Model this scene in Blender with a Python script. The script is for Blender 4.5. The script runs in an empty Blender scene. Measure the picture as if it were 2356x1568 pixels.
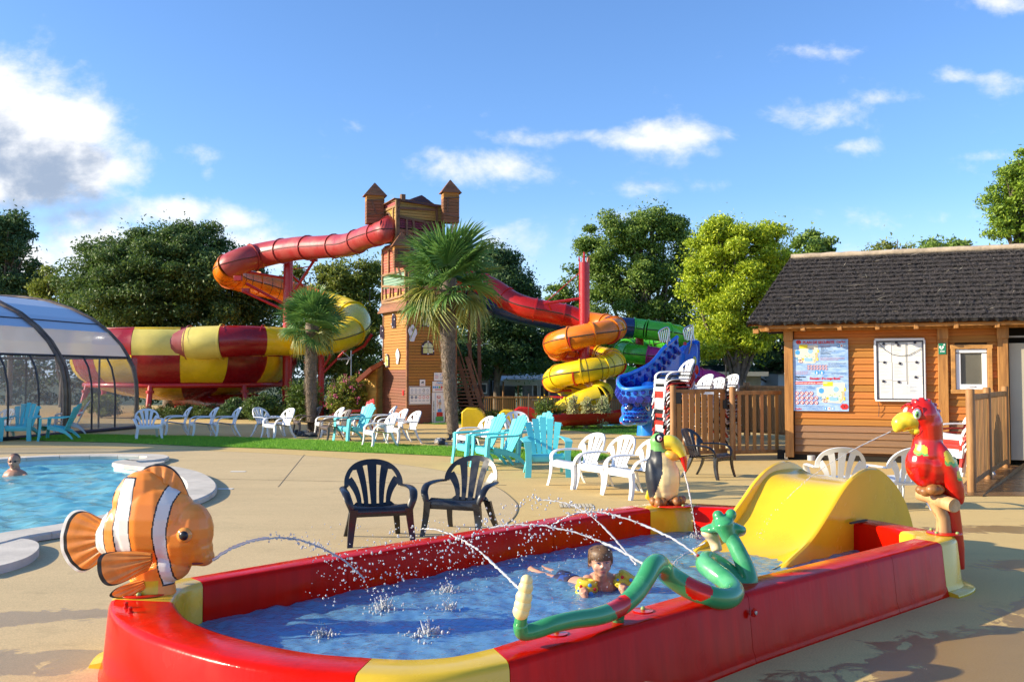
import bpy, math, random
import numpy as np
from mathutils import Vector, Matrix
R = math.radians
PI = math.pi
random.seed(7)
rng = np.random.default_rng(7)
SC = bpy.context.scene
COL = SC.collection
# ------------------------------------------------------------------ camera
F, CX, CY, HZ, CH = 2100.0, 1178.0, 784.0, 862.0, 1.55      # photograph measured at 2356 px wide
PITCH = math.atan((HZ - CY) / F)
cd = bpy.data.cameras.new('camera'); cam = bpy.data.objects.new('camera', cd); COL.objects.link(cam)
cam.location = (0, 0, CH); cam.rotation_euler = (PI/2 + PITCH, 0, 0)
cd.sensor_width = 36; cd.lens = 36*F/2356; cd.clip_start = .1; cd.clip_end = 3000
SC.camera = cam
# ------------------------------------------------------------------ sun and sky
SUN_EL, SUN_AZ = R(21.5), R(-96)          # azimuth clockwise from +Y; the sun stands to the left
sun_dir = Vector((math.sin(SUN_AZ)*math.cos(SUN_EL), math.cos(SUN_AZ)*math.cos(SUN_EL), math.sin(SUN_EL)))
sl = bpy.data.lights.new('sun', 'SUN'); sl.energy = 5.0; sl.angle = R(.5); sl.color = (1, .87, .64)
so = bpy.data.objects.new('sun', sl); COL.objects.link(so)
so.rotation_euler = sun_dir.to_track_quat('Z', 'Y').to_euler()
SC.view_settings.view_transform = 'Standard'; SC.view_settings.look = 'None'
SC.view_settings.exposure = 0.78; SC.view_settings.gamma = 1; SC.view_settings.use_curve_mapping = False
SC.cycles.max_bounces = 8; SC.cycles.transparent_max_bounces = 12
SC.cycles.caustics_reflective = False; SC.cycles.caustics_refractive = False

def ray(x, y):
    u = (x-CX)/F; v = (CY-y)/F; c, s = math.cos(PITCH), math.sin(PITCH)
    return Vector((u, c - s*v, s + c*v))
def gp(x, y, z=0.0):
    d = ray(x, y); t = (z-CH)/d.z
    return Vector((d.x*t, d.y*t, z))
def at(x, y, Y):
    d = ray(x, y); t = Y/d.y
    return Vector((d.x*t, Y, CH + d.z*t))

world = bpy.data.worlds.new('World'); SC.world = world; world.use_nodes = True
def build_world():
    nt = world.node_tree; N = nt.nodes; L = nt.links
    N.clear()
    def n(t, **k):
        o = N.new(t)
        for a, b in k.items(): setattr(o, a, b)
        return o
    def con(sock, v):
        if isinstance(v, (int, float)): sock.default_value = v
        elif isinstance(v, (tuple, list)): sock.default_value = v
        else: L.new(v, sock)
    def mt(op, a, b=0.0, c=None, clamp=False):
        o = n('ShaderNodeMath', operation=op, use_clamp=clamp); con(o.inputs[0], a); con(o.inputs[1], b)
        if c is not None: con(o.inputs[2], c)
        return o.outputs[0]
    def vm(op, a, b):
        o = n('ShaderNodeVectorMath', operation=op); con(o.inputs[0], a); con(o.inputs[1], b)
        return o.outputs['Value' if op in ('LENGTH', 'DOT_PRODUCT') else 'Vector']
    sky = n('ShaderNodeTexSky', sky_type='NISHITA'); sky.sun_disc = False
    sky.sun_elevation = SUN_EL; sky.sun_rotation = SUN_AZ; sky.altitude = 0
    sky.air_density = 1.0; sky.dust_density = .6; sky.ozone_density = 2.2
    tint = n('ShaderNodeMixRGB', blend_type='MULTIPLY'); tint.inputs[0].default_value = 1
    L.new(sky.outputs[0], tint.inputs[1]); tint.inputs[2].default_value = SKY_TINT
    tc = n('ShaderNodeTexCoord'); d = tc.outputs['Generated']
    sep = n('ShaderNodeSeparateXYZ'); L.new(d, sep.inputs[0])
    y = mt('MAXIMUM', mt('ABSOLUTE', sep.outputs[1]), .05)
    u = mt('DIVIDE', sep.outputs[0], y); v = mt('DIVIDE', sep.outputs[2], y)
    cb = n('ShaderNodeCombineXYZ'); L.new(u, cb.inputs[0]); L.new(v, cb.inputs[1]); P = cb.outputs[0]
    def blobs(P):
        m = None
        for (px, py, w, h, k) in CLOUDS:
            r = ray(px, py); cu, cv = r.x/r.y, r.z/r.y
            dv = vm('SUBTRACT', P, (cu, cv, 0)); dv = vm('MULTIPLY', dv, (F/w, F/h, 0))
            q = vm('DOT_PRODUCT', dv, dv)
            e = mt('MULTIPLY', mt('EXPONENT', mt('MULTIPLY', q, -.9)), k)
            m = e if m is None else mt('MAXIMUM', m, e)
        return m
    def fbm(P, sc, det, rough, dist=0.0):
        o = n('ShaderNodeTexNoise'); o.inputs['Scale'].default_value = sc; o.inputs['Detail'].default_value = det
        o.inputs['Roughness'].default_value = rough; o.inputs['Distortion'].default_value = dist; L.new(P, o.inputs['Vector']); return o.outputs[0]
    def dens(P):
        w = vm('MULTIPLY', P, (1, 1.45, 1))
        f = mt('SUBTRACT', mt('MULTIPLY_ADD', fbm(w, 9, 9, .62, .3), .75, mt('MULTIPLY', fbm(w, 32, 5, .6), .3)), .525)
        return mt('ADD', blobs(P), mt('MULTIPLY', f, 2.6))
    # faint high streaks everywhere
    D0 = dens(P)
    D1 = dens(vm('ADD', P, (-.006, .042, 0)))
    al = n('ShaderNodeMapRange', interpolation_type='SMOOTHSTEP'); L.new(D0, al.inputs[0]); al.inputs[1].default_value = .22; al.inputs[2].default_value = 1.15
    al.inputs[3].default_value = 0; al.inputs[4].default_value = .93
    lit = n('ShaderNodeMapRange', interpolation_type='SMOOTHSTEP'); L.new(mt('SUBTRACT', D1, mt('MULTIPLY', D0, .25)), lit.inputs[0]); lit.inputs[1].default_value = .40; lit.inputs[2].default_value = 1.3
    lit.inputs[3].default_value = 1; lit.inputs[4].default_value = 0
    cc = n('ShaderNodeMixRGB'); L.new(lit.outputs[0], cc.inputs[0]); cc.inputs[1].default_value = CLOUD_DARK; cc.inputs[2].default_value = CLOUD_LIT
    # haze towards the horizon
    hz = n('ShaderNodeMapRange', interpolation_type='SMOOTHSTEP'); L.new(sep.outputs[2], hz.inputs[0]); hz.inputs[1].default_value = 0; hz.inputs[2].default_value = .20
    hz.inputs[3].default_value = .62; hz.inputs[4].default_value = 0
    hm = n('ShaderNodeMixRGB'); L.new(hz.outputs[0], hm.inputs[0]); L.new(tint.outputs[0], hm.inputs[1]); hm.inputs[2].default_value = HAZE
    mx = n('ShaderNodeMixRGB'); L.new(al.outputs[0], mx.inputs[0]); L.new(hm.outputs[0], mx.inputs[1]); L.new(cc.outputs[0], mx.inputs[2])
    bg = n('ShaderNodeBackground'); L.new(mx.outputs[0], bg.inputs[0]); bg.inputs[1].default_value = SKY_STR
    out = n('ShaderNodeOutputWorld'); L.new(bg.outputs[0], out.inputs[0])
SKY_STR = .138; SKY_TINT = (.65, .85, 1.13, 1); HAZE = (4.3, 5.1, 6.1, 1); CLOUD_LIT = (5.0, 4.95, 4.9, 1); CLOUD_DARK = (1.75, 2.1, 2.7, 1)
CLOUDS = [(60, 300, 170, 130, 1.5), (-40, 270, 170, 150, 1.5), (190, 285, 80, 80, 1.15), (200, 395, 150, 75, 1.3), (20, 410, 240, 85, 1.5), (-150, 330, 220, 180, 1.5), (260, 400, 70, 60, .9),
          (452, 350, 55, 32, .62), (480, 405, 22, 20, .45),
          (400, 490, 140, 45, 1.0), (520, 505, 85, 38, .95), (290, 480, 70, 45, .8), (120, 500, 180, 40, .75), (300, 560, 460, 55, .9), (20, 590, 240, 70, 1.0), (250, 610, 360, 60, .9),
          (1110, 385, 160, 46, .82), (1010, 360, 55, 30, .5), (1240, 318, 140, 24, .66), (1570, 312, 170, 44, .9), (1470, 325, 110, 28, .8), (1380, 314, 160, 20, .66),
          (1860, 268, 140, 44, .82), (1960, 337, 70, 26, .55), (2050, 225, 120, 22, .4), (2200, 172, 70, 28, .6), (2300, 190, 110, 34, .62), (2290, 8, 110, 26, .68),
          (1220, 545, 240, 60, .55), (1470, 435, 160, 30, .45), (2150, 495, 220, 34, .5), (1420, 500, 120, 28, .45), (2280, 360, 90, 22, .45), (1880, 120, 90, 16, .35), (1660, 590, 500, 40, .45)]
build_world()

# ------------------------------------------------------------------ materials
MATS = {}
def mat(name, col, rough=.5, var=0.0, vs=4.0, bump=0.0, bs=40.0, metal=0.0, coat=0.0, island=0.0, stretch=(1, 1, 1), col2=None, trans=0.0, sub=0.0, alpha=1.0, thr=(.4, .65), gen=False, em=0.0):
    if name in MATS: return MATS[name]
    m = bpy.data.materials.new(name); MATS[name] = m; m.use_nodes = True
    nt = m.node_tree; N = nt.nodes; L = nt.links; b = N['Principled BSDF']
    b.inputs['Roughness'].default_value = rough; b.inputs['Metallic'].default_value = metal
    b.inputs['Coat Weight'].default_value = coat; b.inputs['Coat Roughness'].default_value = .08
    c = (*col, 1) if len(col) == 3 else col
    b.inputs['Base Color'].default_value = c
    tc = N.new('ShaderNodeTexCoord'); mp = N.new('ShaderNodeMapping'); L.new(tc.outputs['Generated' if gen else 'Object'], mp.inputs[0]); mp.inputs['Scale'].default_value = stretch
    src = None
    if var or col2:
        nz = N.new('ShaderNodeTexNoise'); nz.inputs['Scale'].default_value = vs; nz.inputs['Detail'].default_value = 6; nz.inputs['Roughness'].default_value = .6
        L.new(mp.outputs[0], nz.inputs[0])
        rp = N.new('ShaderNodeMapRange'); L.new(nz.outputs[0], rp.inputs[0]); rp.inputs[1].default_value = thr[0]; rp.inputs[2].default_value = thr[1]
        mx = N.new('ShaderNodeMixRGB'); L.new(rp.outputs[0], mx.inputs[0]); mx.inputs[1].default_value = c
        mx.inputs[2].default_value = (*col2, 1) if col2 else (*[max(0, x*(1-var)) for x in c[:3]], 1)
        src = mx.outputs[0]
    if island:
        g = N.new('ShaderNodeNewGeometry'); oi = N.new('ShaderNodeObjectInfo')
        ad = N.new('ShaderNodeMath'); ad.operation = 'ADD'; L.new(g.outputs['Random Per Island'], ad.inputs[0]); L.new(oi.outputs['Random'], ad.inputs[1])
        fr = N.new('ShaderNodeMath'); fr.operation = 'FRACT'; L.new(ad.outputs[0], fr.inputs[0])
        mr = N.new('ShaderNodeMapRange'); L.new(fr.outputs[0], mr.inputs[0]); mr.inputs[3].default_value = 1-island; mr.inputs[4].default_value = 1+island
        hs = N.new('ShaderNodeHueSaturation'); L.new(mr.outputs[0], hs.inputs['Value'])
        if src: L.new(src, hs.inputs['Color'])
        else: hs.inputs['Color'].default_value = c
        hm = N.new('ShaderNodeMapRange'); L.new(fr.outputs[0], hm.inputs[0]); hm.inputs[3].default_value = .5+island*.05; hm.inputs[4].default_value = .5-island*.05
        L.new(hm.outputs[0], hs.inputs['Hue'])
        src = hs.outputs[0]
    if src: L.new(src, b.inputs['Base Color'])
    if bump:
        nb = N.new('ShaderNodeTexNoise'); nb.inputs['Scale'].default_value = bs; nb.inputs['Detail'].default_value = 4; L.new(mp.outputs[0], nb.inputs[0])
        bp = N.new('ShaderNodeBump'); bp.inputs['Strength'].default_value = bump; bp.inputs['Distance'].default_value = .01; L.new(nb.outputs[0], bp.inputs['Height'])
        L.new(bp.outputs[0], b.inputs['Normal'])
    if rough < .45 and not metal:
        nr = N.new('ShaderNodeTexNoise'); nr.inputs['Scale'].default_value = vs*1.7+1; nr.inputs['Detail'].default_value = 5; L.new(tc.outputs['Object'], nr.inputs[0])
        rr = N.new('ShaderNodeMapRange'); L.new(nr.outputs[0], rr.inputs[0]); rr.inputs[1].default_value = .3; rr.inputs[2].default_value = .7; rr.inputs[3].default_value = max(.03, rough-.08); rr.inputs[4].default_value = rough+.16
        L.new(rr.outputs[0], b.inputs['Roughness'])
    if trans:
        # translucent leaf: part of the light passes through
        t = N.new('ShaderNodeBsdfTranslucent'); 
        if src: L.new(src, t.inputs[0])
        else: t.inputs[0].default_value = c
        ms = N.new('ShaderNodeMixShader'); ms.inputs[0].default_value = trans
        L.new(b.outputs[0], ms.inputs[1]); L.new(t.outputs[0], ms.inputs[2]); L.new(ms.outputs[0], N['Material Output'].inputs[0])
    if sub:
        b.inputs['Subsurface Weight'].default_value = sub; b.inputs['Subsurface Radius'].default_value = (.02, .008, .004); b.inputs['Subsurface Scale'].default_value = .5
    if em:
        b.inputs['Emission Color'].default_value = c; b.inputs['Emission Strength'].default_value = em
    return m
def clear_mat(name, tint, gloss=1.0, bump=0.0, bs=8.0, stretch=(1, 1, 1), haze=0.0, hcol=(.8, .8, .8), rough=.02, ior=1.33, foam=None):
    """thin clear surface: transparent body, fresnel reflection, optional ripples"""
    if name in MATS: return MATS[name]
    m = bpy.data.materials.new(name); MATS[name] = m; m.use_nodes = True
    nt = m.node_tree; N = nt.nodes; L = nt.links; N.clear()
    o = N.new('ShaderNodeOutputMaterial'); tr = N.new('ShaderNodeBsdfTransparent'); tr.inputs[0].default_value = (*tint, 1)
    gl = N.new('ShaderNodeBsdfGlossy'); gl.inputs['Roughness'].default_value = rough
    fr = N.new('ShaderNodeFresnel'); fr.inputs[0].default_value = ior
    body = tr.outputs[0]
    if haze:
        df = N.new('ShaderNodeBsdfTranslucent'); df.inputs[0].default_value = (*hcol, 1); d2 = N.new('ShaderNodeBsdfDiffuse'); d2.inputs[0].default_value = (*hcol, 1)
        mm = N.new('ShaderNodeMixShader'); L.new(df.outputs[0], mm.inputs[1]); L.new(d2.outputs[0], mm.inputs[2])
        mh = N.new('ShaderNodeMixShader'); mh.inputs[0].default_value = haze; L.new(tr.outputs[0], mh.inputs[1]); L.new(mm.outputs[0], mh.inputs[2]); body = mh.outputs[0]
    ms = N.new('ShaderNodeMixShader'); L.new(fr.outputs[0], ms.inputs[0]); L.new(body, ms.inputs[1]); L.new(gl.outputs[0], ms.inputs[2]); L.new(ms.outputs[0], o.inputs[0])
    if bump:
        tc = N.new('ShaderNodeTexCoord'); mp = N.new('ShaderNodeMapping'); mp.inputs['Scale'].default_value = stretch; L.new(tc.outputs['Object'], mp.inputs[0])
        a = N.new('ShaderNodeTexNoise'); a.inputs['Scale'].default_value = bs; a.inputs['Detail'].default_value = 5; a.inputs['Distortion'].default_value = .8; L.new(mp.outputs[0], a.inputs[0])
        bp = N.new('ShaderNodeBump'); bp.inputs['Strength'].default_value = bump; bp.inputs['Distance'].default_value = .05; L.new(a.outputs[0], bp.inputs['Height'])
        L.new(bp.outputs[0], gl.inputs['Normal']); L.new(bp.outputs[0], fr.inputs['Normal'])
    return m

# ------------------------------------------------------------------ mesh helpers
ORG = {}
class MB:
    def __init__(s): s.v = []; s.f = []; s.m = []
    def add(s, vs, fs, mi=0):
        b = len(s.v); s.v.extend(tuple(p) for p in vs); s.f.extend(tuple(i+b for i in f) for f in fs); s.m.extend([mi]*len(fs)); return s
    def box(s, c, sz, Rm=None, mi=0):
        c = Vector(c); h = Vector(sz)*.5; vs = []
        for k in range(8):
            p = Vector((h.x*(1 if k & 1 else -1), h.y*(1 if k & 2 else -1), h.z*(1 if k & 4 else -1)))
            vs.append(c + (Rm @ p if Rm else p))
        return s.add(vs, [(0, 2, 3, 1), (4, 5, 7, 6), (0, 1, 5, 4), (2, 6, 7, 3), (0, 4, 6, 2), (1, 3, 7, 5)], mi)
    def bb(s, lo, hi, mi=0): return s.box([(a+b)/2 for a, b in zip(lo, hi)], [abs(b-a) for a, b in zip(lo, hi)], None, mi)
    def beam(s, a, b, w, d, up=(0, 0, 1), mi=0):
        a, b = Vector(a), Vector(b); z = (b-a).normalized(); x = Vector(up).cross(z)
        if x.length < 1e-4: x = Vector((1, 0, 0)).cross(z)
        x.normalize(); y = z.cross(x); Rm = Matrix((x, y, z)).transposed()
        return s.box((a+b)/2, (w, d, (b-a).length), Rm, mi)
    def ring(s, rings, closed=False, caps=True, mi=0):
        n = len(rings[0]); b = len(s.v)
        for r in rings: s.v.extend(tuple(p) for p in r)
        k = len(rings); fs = []
        for i in range(k if closed else k-1):
            j = (i+1) % k
            for q in range(n):
                fs.append((b+i*n+q, b+i*n+(q+1) % n, b+j*n+(q+1) % n, b+j*n+q))
        if caps and not closed:
            fs.append(tuple(b+q for q in range(n))[::-1]); fs.append(tuple(b+(k-1)*n+q for q in range(n)))
        s.f.extend(fs); s.m.extend([mi]*len(fs)); return s
    def tube(s, pts, r, n=8, mi=0, closed=False, caps=True, flat=1.0, up=None):
        pts = [Vector(p) for p in pts]; k = len(pts); rs = r if isinstance(r, (list, tuple)) else [r]*k
        rings = []; prev = None
        for i in range(k):
            if closed: t = pts[(i+1) % k]-pts[i-1]
            else: t = pts[min(i+1, k-1)]-pts[max(i-1, 0)]
            if t.length < 1e-9: t = Vector((0, 0, 1))
            t.normalize()
            if up is not None:
                a = Vector(up).cross(t); a = a if a.length > 1e-3 else Vector((1, 0, 0))
            elif prev is None:
                a = t.cross(Vector((0, 0, 1)))
                if a.length < .1: a = t.cross(Vector((0, 1, 0)))
            else: a = prev - t*prev.dot(t)
            a.normalize(); prev = a; b = t.cross(a)
            rr = rs[i]
            rings.append([pts[i] + a*(rr*math.cos(2*PI*q/n)) + b*(rr*flat*math.sin(2*PI*q/n)) for q in range(n)])
        return s.ring(rings, closed, caps, mi)
    def lathe(s, prof, c=(0, 0, 0), n=16, mi=0, Rm=None, caps=True, a0=0, a1=2*PI):
        c = Vector(c); full = abs(a1-a0-2*PI) < 1e-6; rings = []
        m = n if full else n+1
        for (r, z) in prof:
            ring = []
            for q in range(m):
                a = a0+(a1-a0)*q/n; p = Vector((r*math.cos(a), r*math.sin(a), z)); ring.append(c+(Rm @ p if Rm else p))
            rings.append(ring)
        if full: return s.ring(rings, False, caps, mi)
        return s.grid(rings, mi)
    def grid(s, rows, mi=0):
        n = len(rows[0]); b = len(s.v)
        for r in rows: s.v.extend(tuple(p) for p in r)
        for i in range(len(rows)-1):
            for q in range(n-1):
                s.f.append((b+i*n+q, b+i*n+q+1, b+(i+1)*n+q+1, b+(i+1)*n+q)); s.m.append(mi)
        return s
    def ell(s, c, r, Rm=None, nu=14, nv=9, mi=0):
        c = Vector(c); r = Vector(r) if hasattr(r, '__len__') else Vector((r, r, r)); rings = []
        for i in range(nv+1):
            ph = -PI/2+PI*i/nv; cr = max(math.cos(ph), 1e-3)
            ring = []
            for q in range(nu):
                a = 2*PI*q/nu; p = Vector((r.x*cr*math.cos(a), r.y*cr*math.sin(a), r.z*math.sin(ph))); ring.append(c+(Rm @ p if Rm else p))
            rings.append(ring)
        return s.ring(rings, False, True, mi)
    def prism(s, poly, off, mi=0):
        poly = [Vector(p) for p in poly]; off = Vector(off); n = len(poly)
        vs = poly+[p+off for p in poly]
        nrm = Vector((0, 0, 0))
        for i in range(n): nrm += poly[i].cross(poly[(i+1) % n])
        fs = [tuple(range(n)), tuple(range(2*n-1, n-1, -1))]+[((i+1) % n, i, n+i, n+(i+1) % n) for i in range(n)]
        if nrm.dot(off) > 0: fs = [f[::-1] for f in fs]
        return s.add(vs, fs, mi)
    def build(s, name, mats, parent=None, smooth=40, bevel=0, seg=2, org=True):
        me = bpy.data.meshes.new(name)
        o0 = ORG.get(parent.name, Vector((0, 0, 0))) if (parent and org) else Vector((0, 0, 0))
        vs = [(p[0]-o0.x, p[1]-o0.y, p[2]-o0.z) for p in s.v] if o0.length > 0 else s.v
        me.from_pydata(vs, [], s.f)
        if not isinstance(mats, (list, tuple)): mats = [mats]
        for m in mats: me.materials.append(m)
        if len(mats) > 1: me.polygons.foreach_set('material_index', s.m)
        if smooth:
            me.polygons.foreach_set('use_smooth', [True]*len(me.polygons))
            try: me.set_sharp_from_angle(angle=R(smooth))
            except Exception: pass
        me.update()
        return link(name, me, parent, bevel, seg)
def link(name, me, parent=None, bevel=0, seg=2):
    o = bpy.data.objects.new(name, me); COL.objects.link(o)
    if parent:
        o.parent = parent; ORG[o.name] = ORG.get(parent.name, Vector((0, 0, 0)))
    if bevel:
        b = o.modifiers.new('bevel', 'BEVEL'); b.width = bevel; b.segments = seg; b.limit_method = 'ANGLE'; b.angle_limit = R(40); b.harden_normals = False
    return o
def tag(o, label=None, cat=None, group=None, kind=None):
    if label: o['label'] = label
    if cat: o['category'] = cat
    if group: o['group'] = group
    if kind: o['kind'] = kind
    return o
def thing(name, label, cat, loc=(0, 0, 0), group=None):
    o = bpy.data.objects.new(name, None); COL.objects.link(o); o.empty_display_size = .1
    o.location = loc; ORG[o.name] = Vector(loc); return tag(o, label, cat, group)
def copy_tree(o, parent=None):
    c = o.copy(); COL.objects.link(c)
    if parent: c.parent = parent
    for ch in o.children: copy_tree(ch, c)
    return c
def spline(pts, n=8, closed=False):
    pts = [Vector(p) for p in pts]; k = len(pts); out = []
    for i in range(k if closed else k-1):
        if closed: p0, p1, p2, p3 = pts[i-1], pts[i], pts[(i+1) % k], pts[(i+2) % k]
        else: p0, p1, p2, p3 = pts[max(i-1, 0)], pts[i], pts[i+1], pts[min(i+2, k-1)]
        for j in range(n):
            t = j/n
            out.append(.5*((2*p1)+(p2-p0)*t+(2*p0-5*p1+4*p2-p3)*t*t+(3*p1-p0-3*p2+p3)*t*t*t))
    if not closed: out.append(pts[-1])
    return out
def quads(name, P, U, V, material, parent=None, leaf=True):
    """many small leaf-shaped faces in one mesh (numpy)"""
    n = len(P); o0 = ORG.get(parent.name, Vector((0, 0, 0))) if parent else Vector((0, 0, 0))
    P = P-np.array(o0)
    if leaf: A = np.stack([P-U, P+V-U*.15, P+U, P-V-U*.15], 1)
    else: A = np.stack([P-U-V, P+U-V, P+U+V, P-U+V], 1)
    me = bpy.data.meshes.new(name); me.vertices.add(n*4); me.vertices.foreach_set('co', A.reshape(-1).astype(np.float32))
    me.loops.add(n*4); me.loops.foreach_set('vertex_index', np.arange(n*4, dtype=np.int32))
    me.polygons.add(n); me.polygons.foreach_set('loop_start', np.arange(0, n*4, 4, dtype=np.int32)); me.polygons.foreach_set('loop_total', np.full(n, 4, np.int32))
    me.update(calc_edges=True); me.materials.append(material)
    return link(name, me, parent)
def rnd_unit(n):
    v = rng.normal(size=(n, 3)); return v/np.linalg.norm(v, axis=1, keepdims=True)
def text(body, size, m, parent, o, a, up, align='LEFT', name='lettering', bold=0.0, sx=1.0):
    """flat lettering lying in the plane spanned by a (reading direction) and up, at o"""
    c = bpy.data.curves.new(name, 'FONT'); c.body = body; c.size = size; c.align_x = align; c.offset = bold; c.materials.append(m); c.extrude = .0006
    ob = bpy.data.objects.new(name, c); COL.objects.link(ob)
    dg = bpy.context.evaluated_depsgraph_get(); me = bpy.data.meshes.new_from_object(ob.evaluated_get(dg)); bpy.data.objects.remove(ob); bpy.data.curves.remove(c)
    me.name = name; a = Vector(a).normalized(); up = Vector(up).normalized(); nn = a.cross(up)
    M4 = Matrix((a*sx, up, nn)).transposed().to_4x4(); M4.translation = Vector(o) - ORG.get(parent.name, Vector((0, 0, 0))); me.transform(M4)
    if not me.materials: me.materials.append(m)
    ob = bpy.data.objects.new(name, me); COL.objects.link(ob); ob.parent = parent
    return ob
def blob(name, mb, material, parent, voxel=.012, smooth=6, classify=None, fac=.5):
    """joins overlapping forms into one continuous skin"""
    tmp = mb.build('tmp', MATS.get('_d') or mat('_d', (.5, .5, .5)), None, smooth=0)
    r = tmp.modifiers.new('r', 'REMESH'); r.mode = 'VOXEL'; r.voxel_size = voxel
    s = tmp.modifiers.new('s', 'SMOOTH'); s.iterations = smooth; s.factor = fac
    dg = bpy.context.evaluated_depsgraph_get(); dg.update()
    me = bpy.data.meshes.new_from_object(tmp.evaluated_get(dg)); me.name = name
    bpy.data.objects.remove(tmp)
    me.materials.clear()
    mats = material if isinstance(material, (list, tuple)) else [material]
    for m in mats: me.materials.append(m)
    if classify:
        for p in me.polygons: p.material_index = classify(p.center, p.normal)
    me.polygons.foreach_set('use_smooth', [True]*len(me.polygons))
    o0 = ORG.get(parent.name, Vector((0, 0, 0))) if parent else Vector((0, 0, 0))
    me.transform(Matrix.Translation(-o0))
    return link(name, me, parent)
def cubes(name, material):
    me = bpy.data.meshes.new(name); b = MB().box((0, 0, 0), (1, 1, 1)); me.from_pydata(b.v, [], b.f); me.materials.append(material); return me
def piece(name, me, parent, c, sz, Rm=None, label=None):
    """one plank, slat or stone: shared unit mesh, scaled"""
    o = bpy.data.objects.new(name, me); COL.objects.link(o); o.parent = parent
    M4 = (Rm.to_4x4() if Rm else Matrix.Identity(4)) @ Matrix.Diagonal((*sz, 1)); M4.translation = Vector(c)-ORG.get(parent.name, Vector((0, 0, 0)))
    o.matrix_basis = M4
    if label: o['label'] = label
    return o
def poly_sheet(name, pts, material, kind='structure', z=None, label=None):
    import mathutils.geometry as mg
    pts = [Vector(p) for p in pts]
    tri = mg.tessellate_polygon([pts]); me = bpy.data.meshes.new(name)
    fs = []
    for t in tri:
        a, b, c = (pts[i] for i in t)
        fs.append(t if (b-a).cross(c-a).z > 0 else t[::-1])
    me.from_pydata([tuple(p) for p in pts], [], fs); me.materials.append(material)
    o = link(name, me); o['kind'] = kind
    if label: o['label'] = label
    return o
# ------------------------------------------------------------------ ground
import mathutils.geometry as mgeo
def ground_material(name, c1, c2, wet_shade=(), joint=False, speck=.42, dk=(.50, .46, .43)):
    m = bpy.data.materials.new(name); m.use_nodes = True; nt = m.node_tree; N = nt.nodes; L = nt.links; b = N['Principled BSDF']
    tc = N.new('ShaderNodeTexCoord'); P = tc.outputs['Object']
    def noise(sc, det=6, ro=.6, st=None, dist=0):
        o = N.new('ShaderNodeTexNoise'); o.inputs['Scale'].default_value = sc; o.inputs['Detail'].default_value = det; o.inputs['Roughness'].default_value = ro; o.inputs['Distortion'].default_value = dist
        if st:
            mp = N.new('ShaderNodeMapping'); mp.inputs['Scale'].default_value = st; L.new(P, mp.inputs[0]); L.new(mp.outputs[0], o.inputs[0])
        else: L.new(P, o.inputs[0])
        return o.outputs[0]
    def mr(v, a, b_, c=0.0, d=1.0, sm=False):
        o = N.new('ShaderNodeMapRange'); L.new(v, o.inputs[0]); o.inputs[1].default_value = a; o.inputs[2].default_value = b_; o.inputs[3].default_value = c; o.inputs[4].default_value = d
        if sm: o.interpolation_type = 'SMOOTHSTEP'
        return o.outputs[0]
    def mix(f, a, b_, t='MIX'):
        o = N.new('ShaderNodeMixRGB'); o.blend_type = t
        for i, v in ((0, f), (1, a), (2, b_)):
            if isinstance(v, (int, float)): o.inputs[i].default_value = v
            elif isinstance(v, tuple): o.inputs[i].default_value = (*v, 1)
            else: L.new(v, o.inputs[i])
        return o.outputs[0]
    def mth(op, a, b_=0.0):
        o = N.new('ShaderNodeMath'); o.operation = op
        for i, v in ((0, a), (1, b_)):
            if isinstance(v, (int, float)): o.inputs[i].default_value = v
            else: L.new(v, o.inputs[i])
        return o.outputs[0]
    col = mix(mr(noise(.55, 8), .35, .68), c1, c2)
    st = noise(.9, 7, .65, (.35, 2.2, 1), .6)
    col = mix(mr(st, .48, .68, 0, .6), col, tuple(x*.7 for x in c1))
    sp = noise(95, 4, .8)
    col = mix(speck, col, mix(mr(sp, .35, .65), tuple(x*.55 for x in c1), tuple(min(.9, x*1.5) for x in c1)))
    stain = mr(noise(3.1, 8, .75), .55, .72, 0, .45)
    col = mix(stain, col, tuple(x*.55 for x in c2))
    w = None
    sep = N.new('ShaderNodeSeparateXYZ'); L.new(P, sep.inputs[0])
    for (x, y, rx, ry, ang) in wet_shade:  # darkened ellipses: wet ground, and on the resin paving painted shade too
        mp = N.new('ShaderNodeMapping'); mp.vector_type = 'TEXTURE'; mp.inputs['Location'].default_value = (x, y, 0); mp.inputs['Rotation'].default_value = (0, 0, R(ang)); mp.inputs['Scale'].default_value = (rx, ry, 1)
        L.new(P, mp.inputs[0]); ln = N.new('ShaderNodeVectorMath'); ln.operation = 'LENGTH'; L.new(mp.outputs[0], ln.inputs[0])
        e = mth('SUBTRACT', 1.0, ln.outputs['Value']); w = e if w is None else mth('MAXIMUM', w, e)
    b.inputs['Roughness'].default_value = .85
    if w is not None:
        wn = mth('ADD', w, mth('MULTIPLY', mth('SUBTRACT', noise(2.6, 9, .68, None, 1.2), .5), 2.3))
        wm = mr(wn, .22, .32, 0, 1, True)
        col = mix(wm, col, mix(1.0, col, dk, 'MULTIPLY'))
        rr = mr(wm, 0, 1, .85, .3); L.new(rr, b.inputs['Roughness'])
    L.new(col, b.inputs['Base Color'])
    bp = N.new('ShaderNodeBump'); bp.inputs['Strength'].default_value = .5; bp.inputs['Distance'].default_value = .004; L.new(noise(180, 3), bp.inputs['Height']); L.new(bp.outputs[0], b.inputs['Normal'])
    return m
POOL_PX = [(-420, 1300), (-150, 1262), (0, 1228), (135, 1207), (240, 1185), (350, 1160), (415, 1138), (434, 1120), (425, 1102), (400, 1088), (352, 1077), (290, 1070), (262, 1064), (285, 1058), (325, 1056), (340, 1052), (322, 1048), (207, 1048), (60, 1053), (-120, 1066), (-420, 1090)]
POOL = [gp(x, y, .07) for x, y in POOL_PX]
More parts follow.
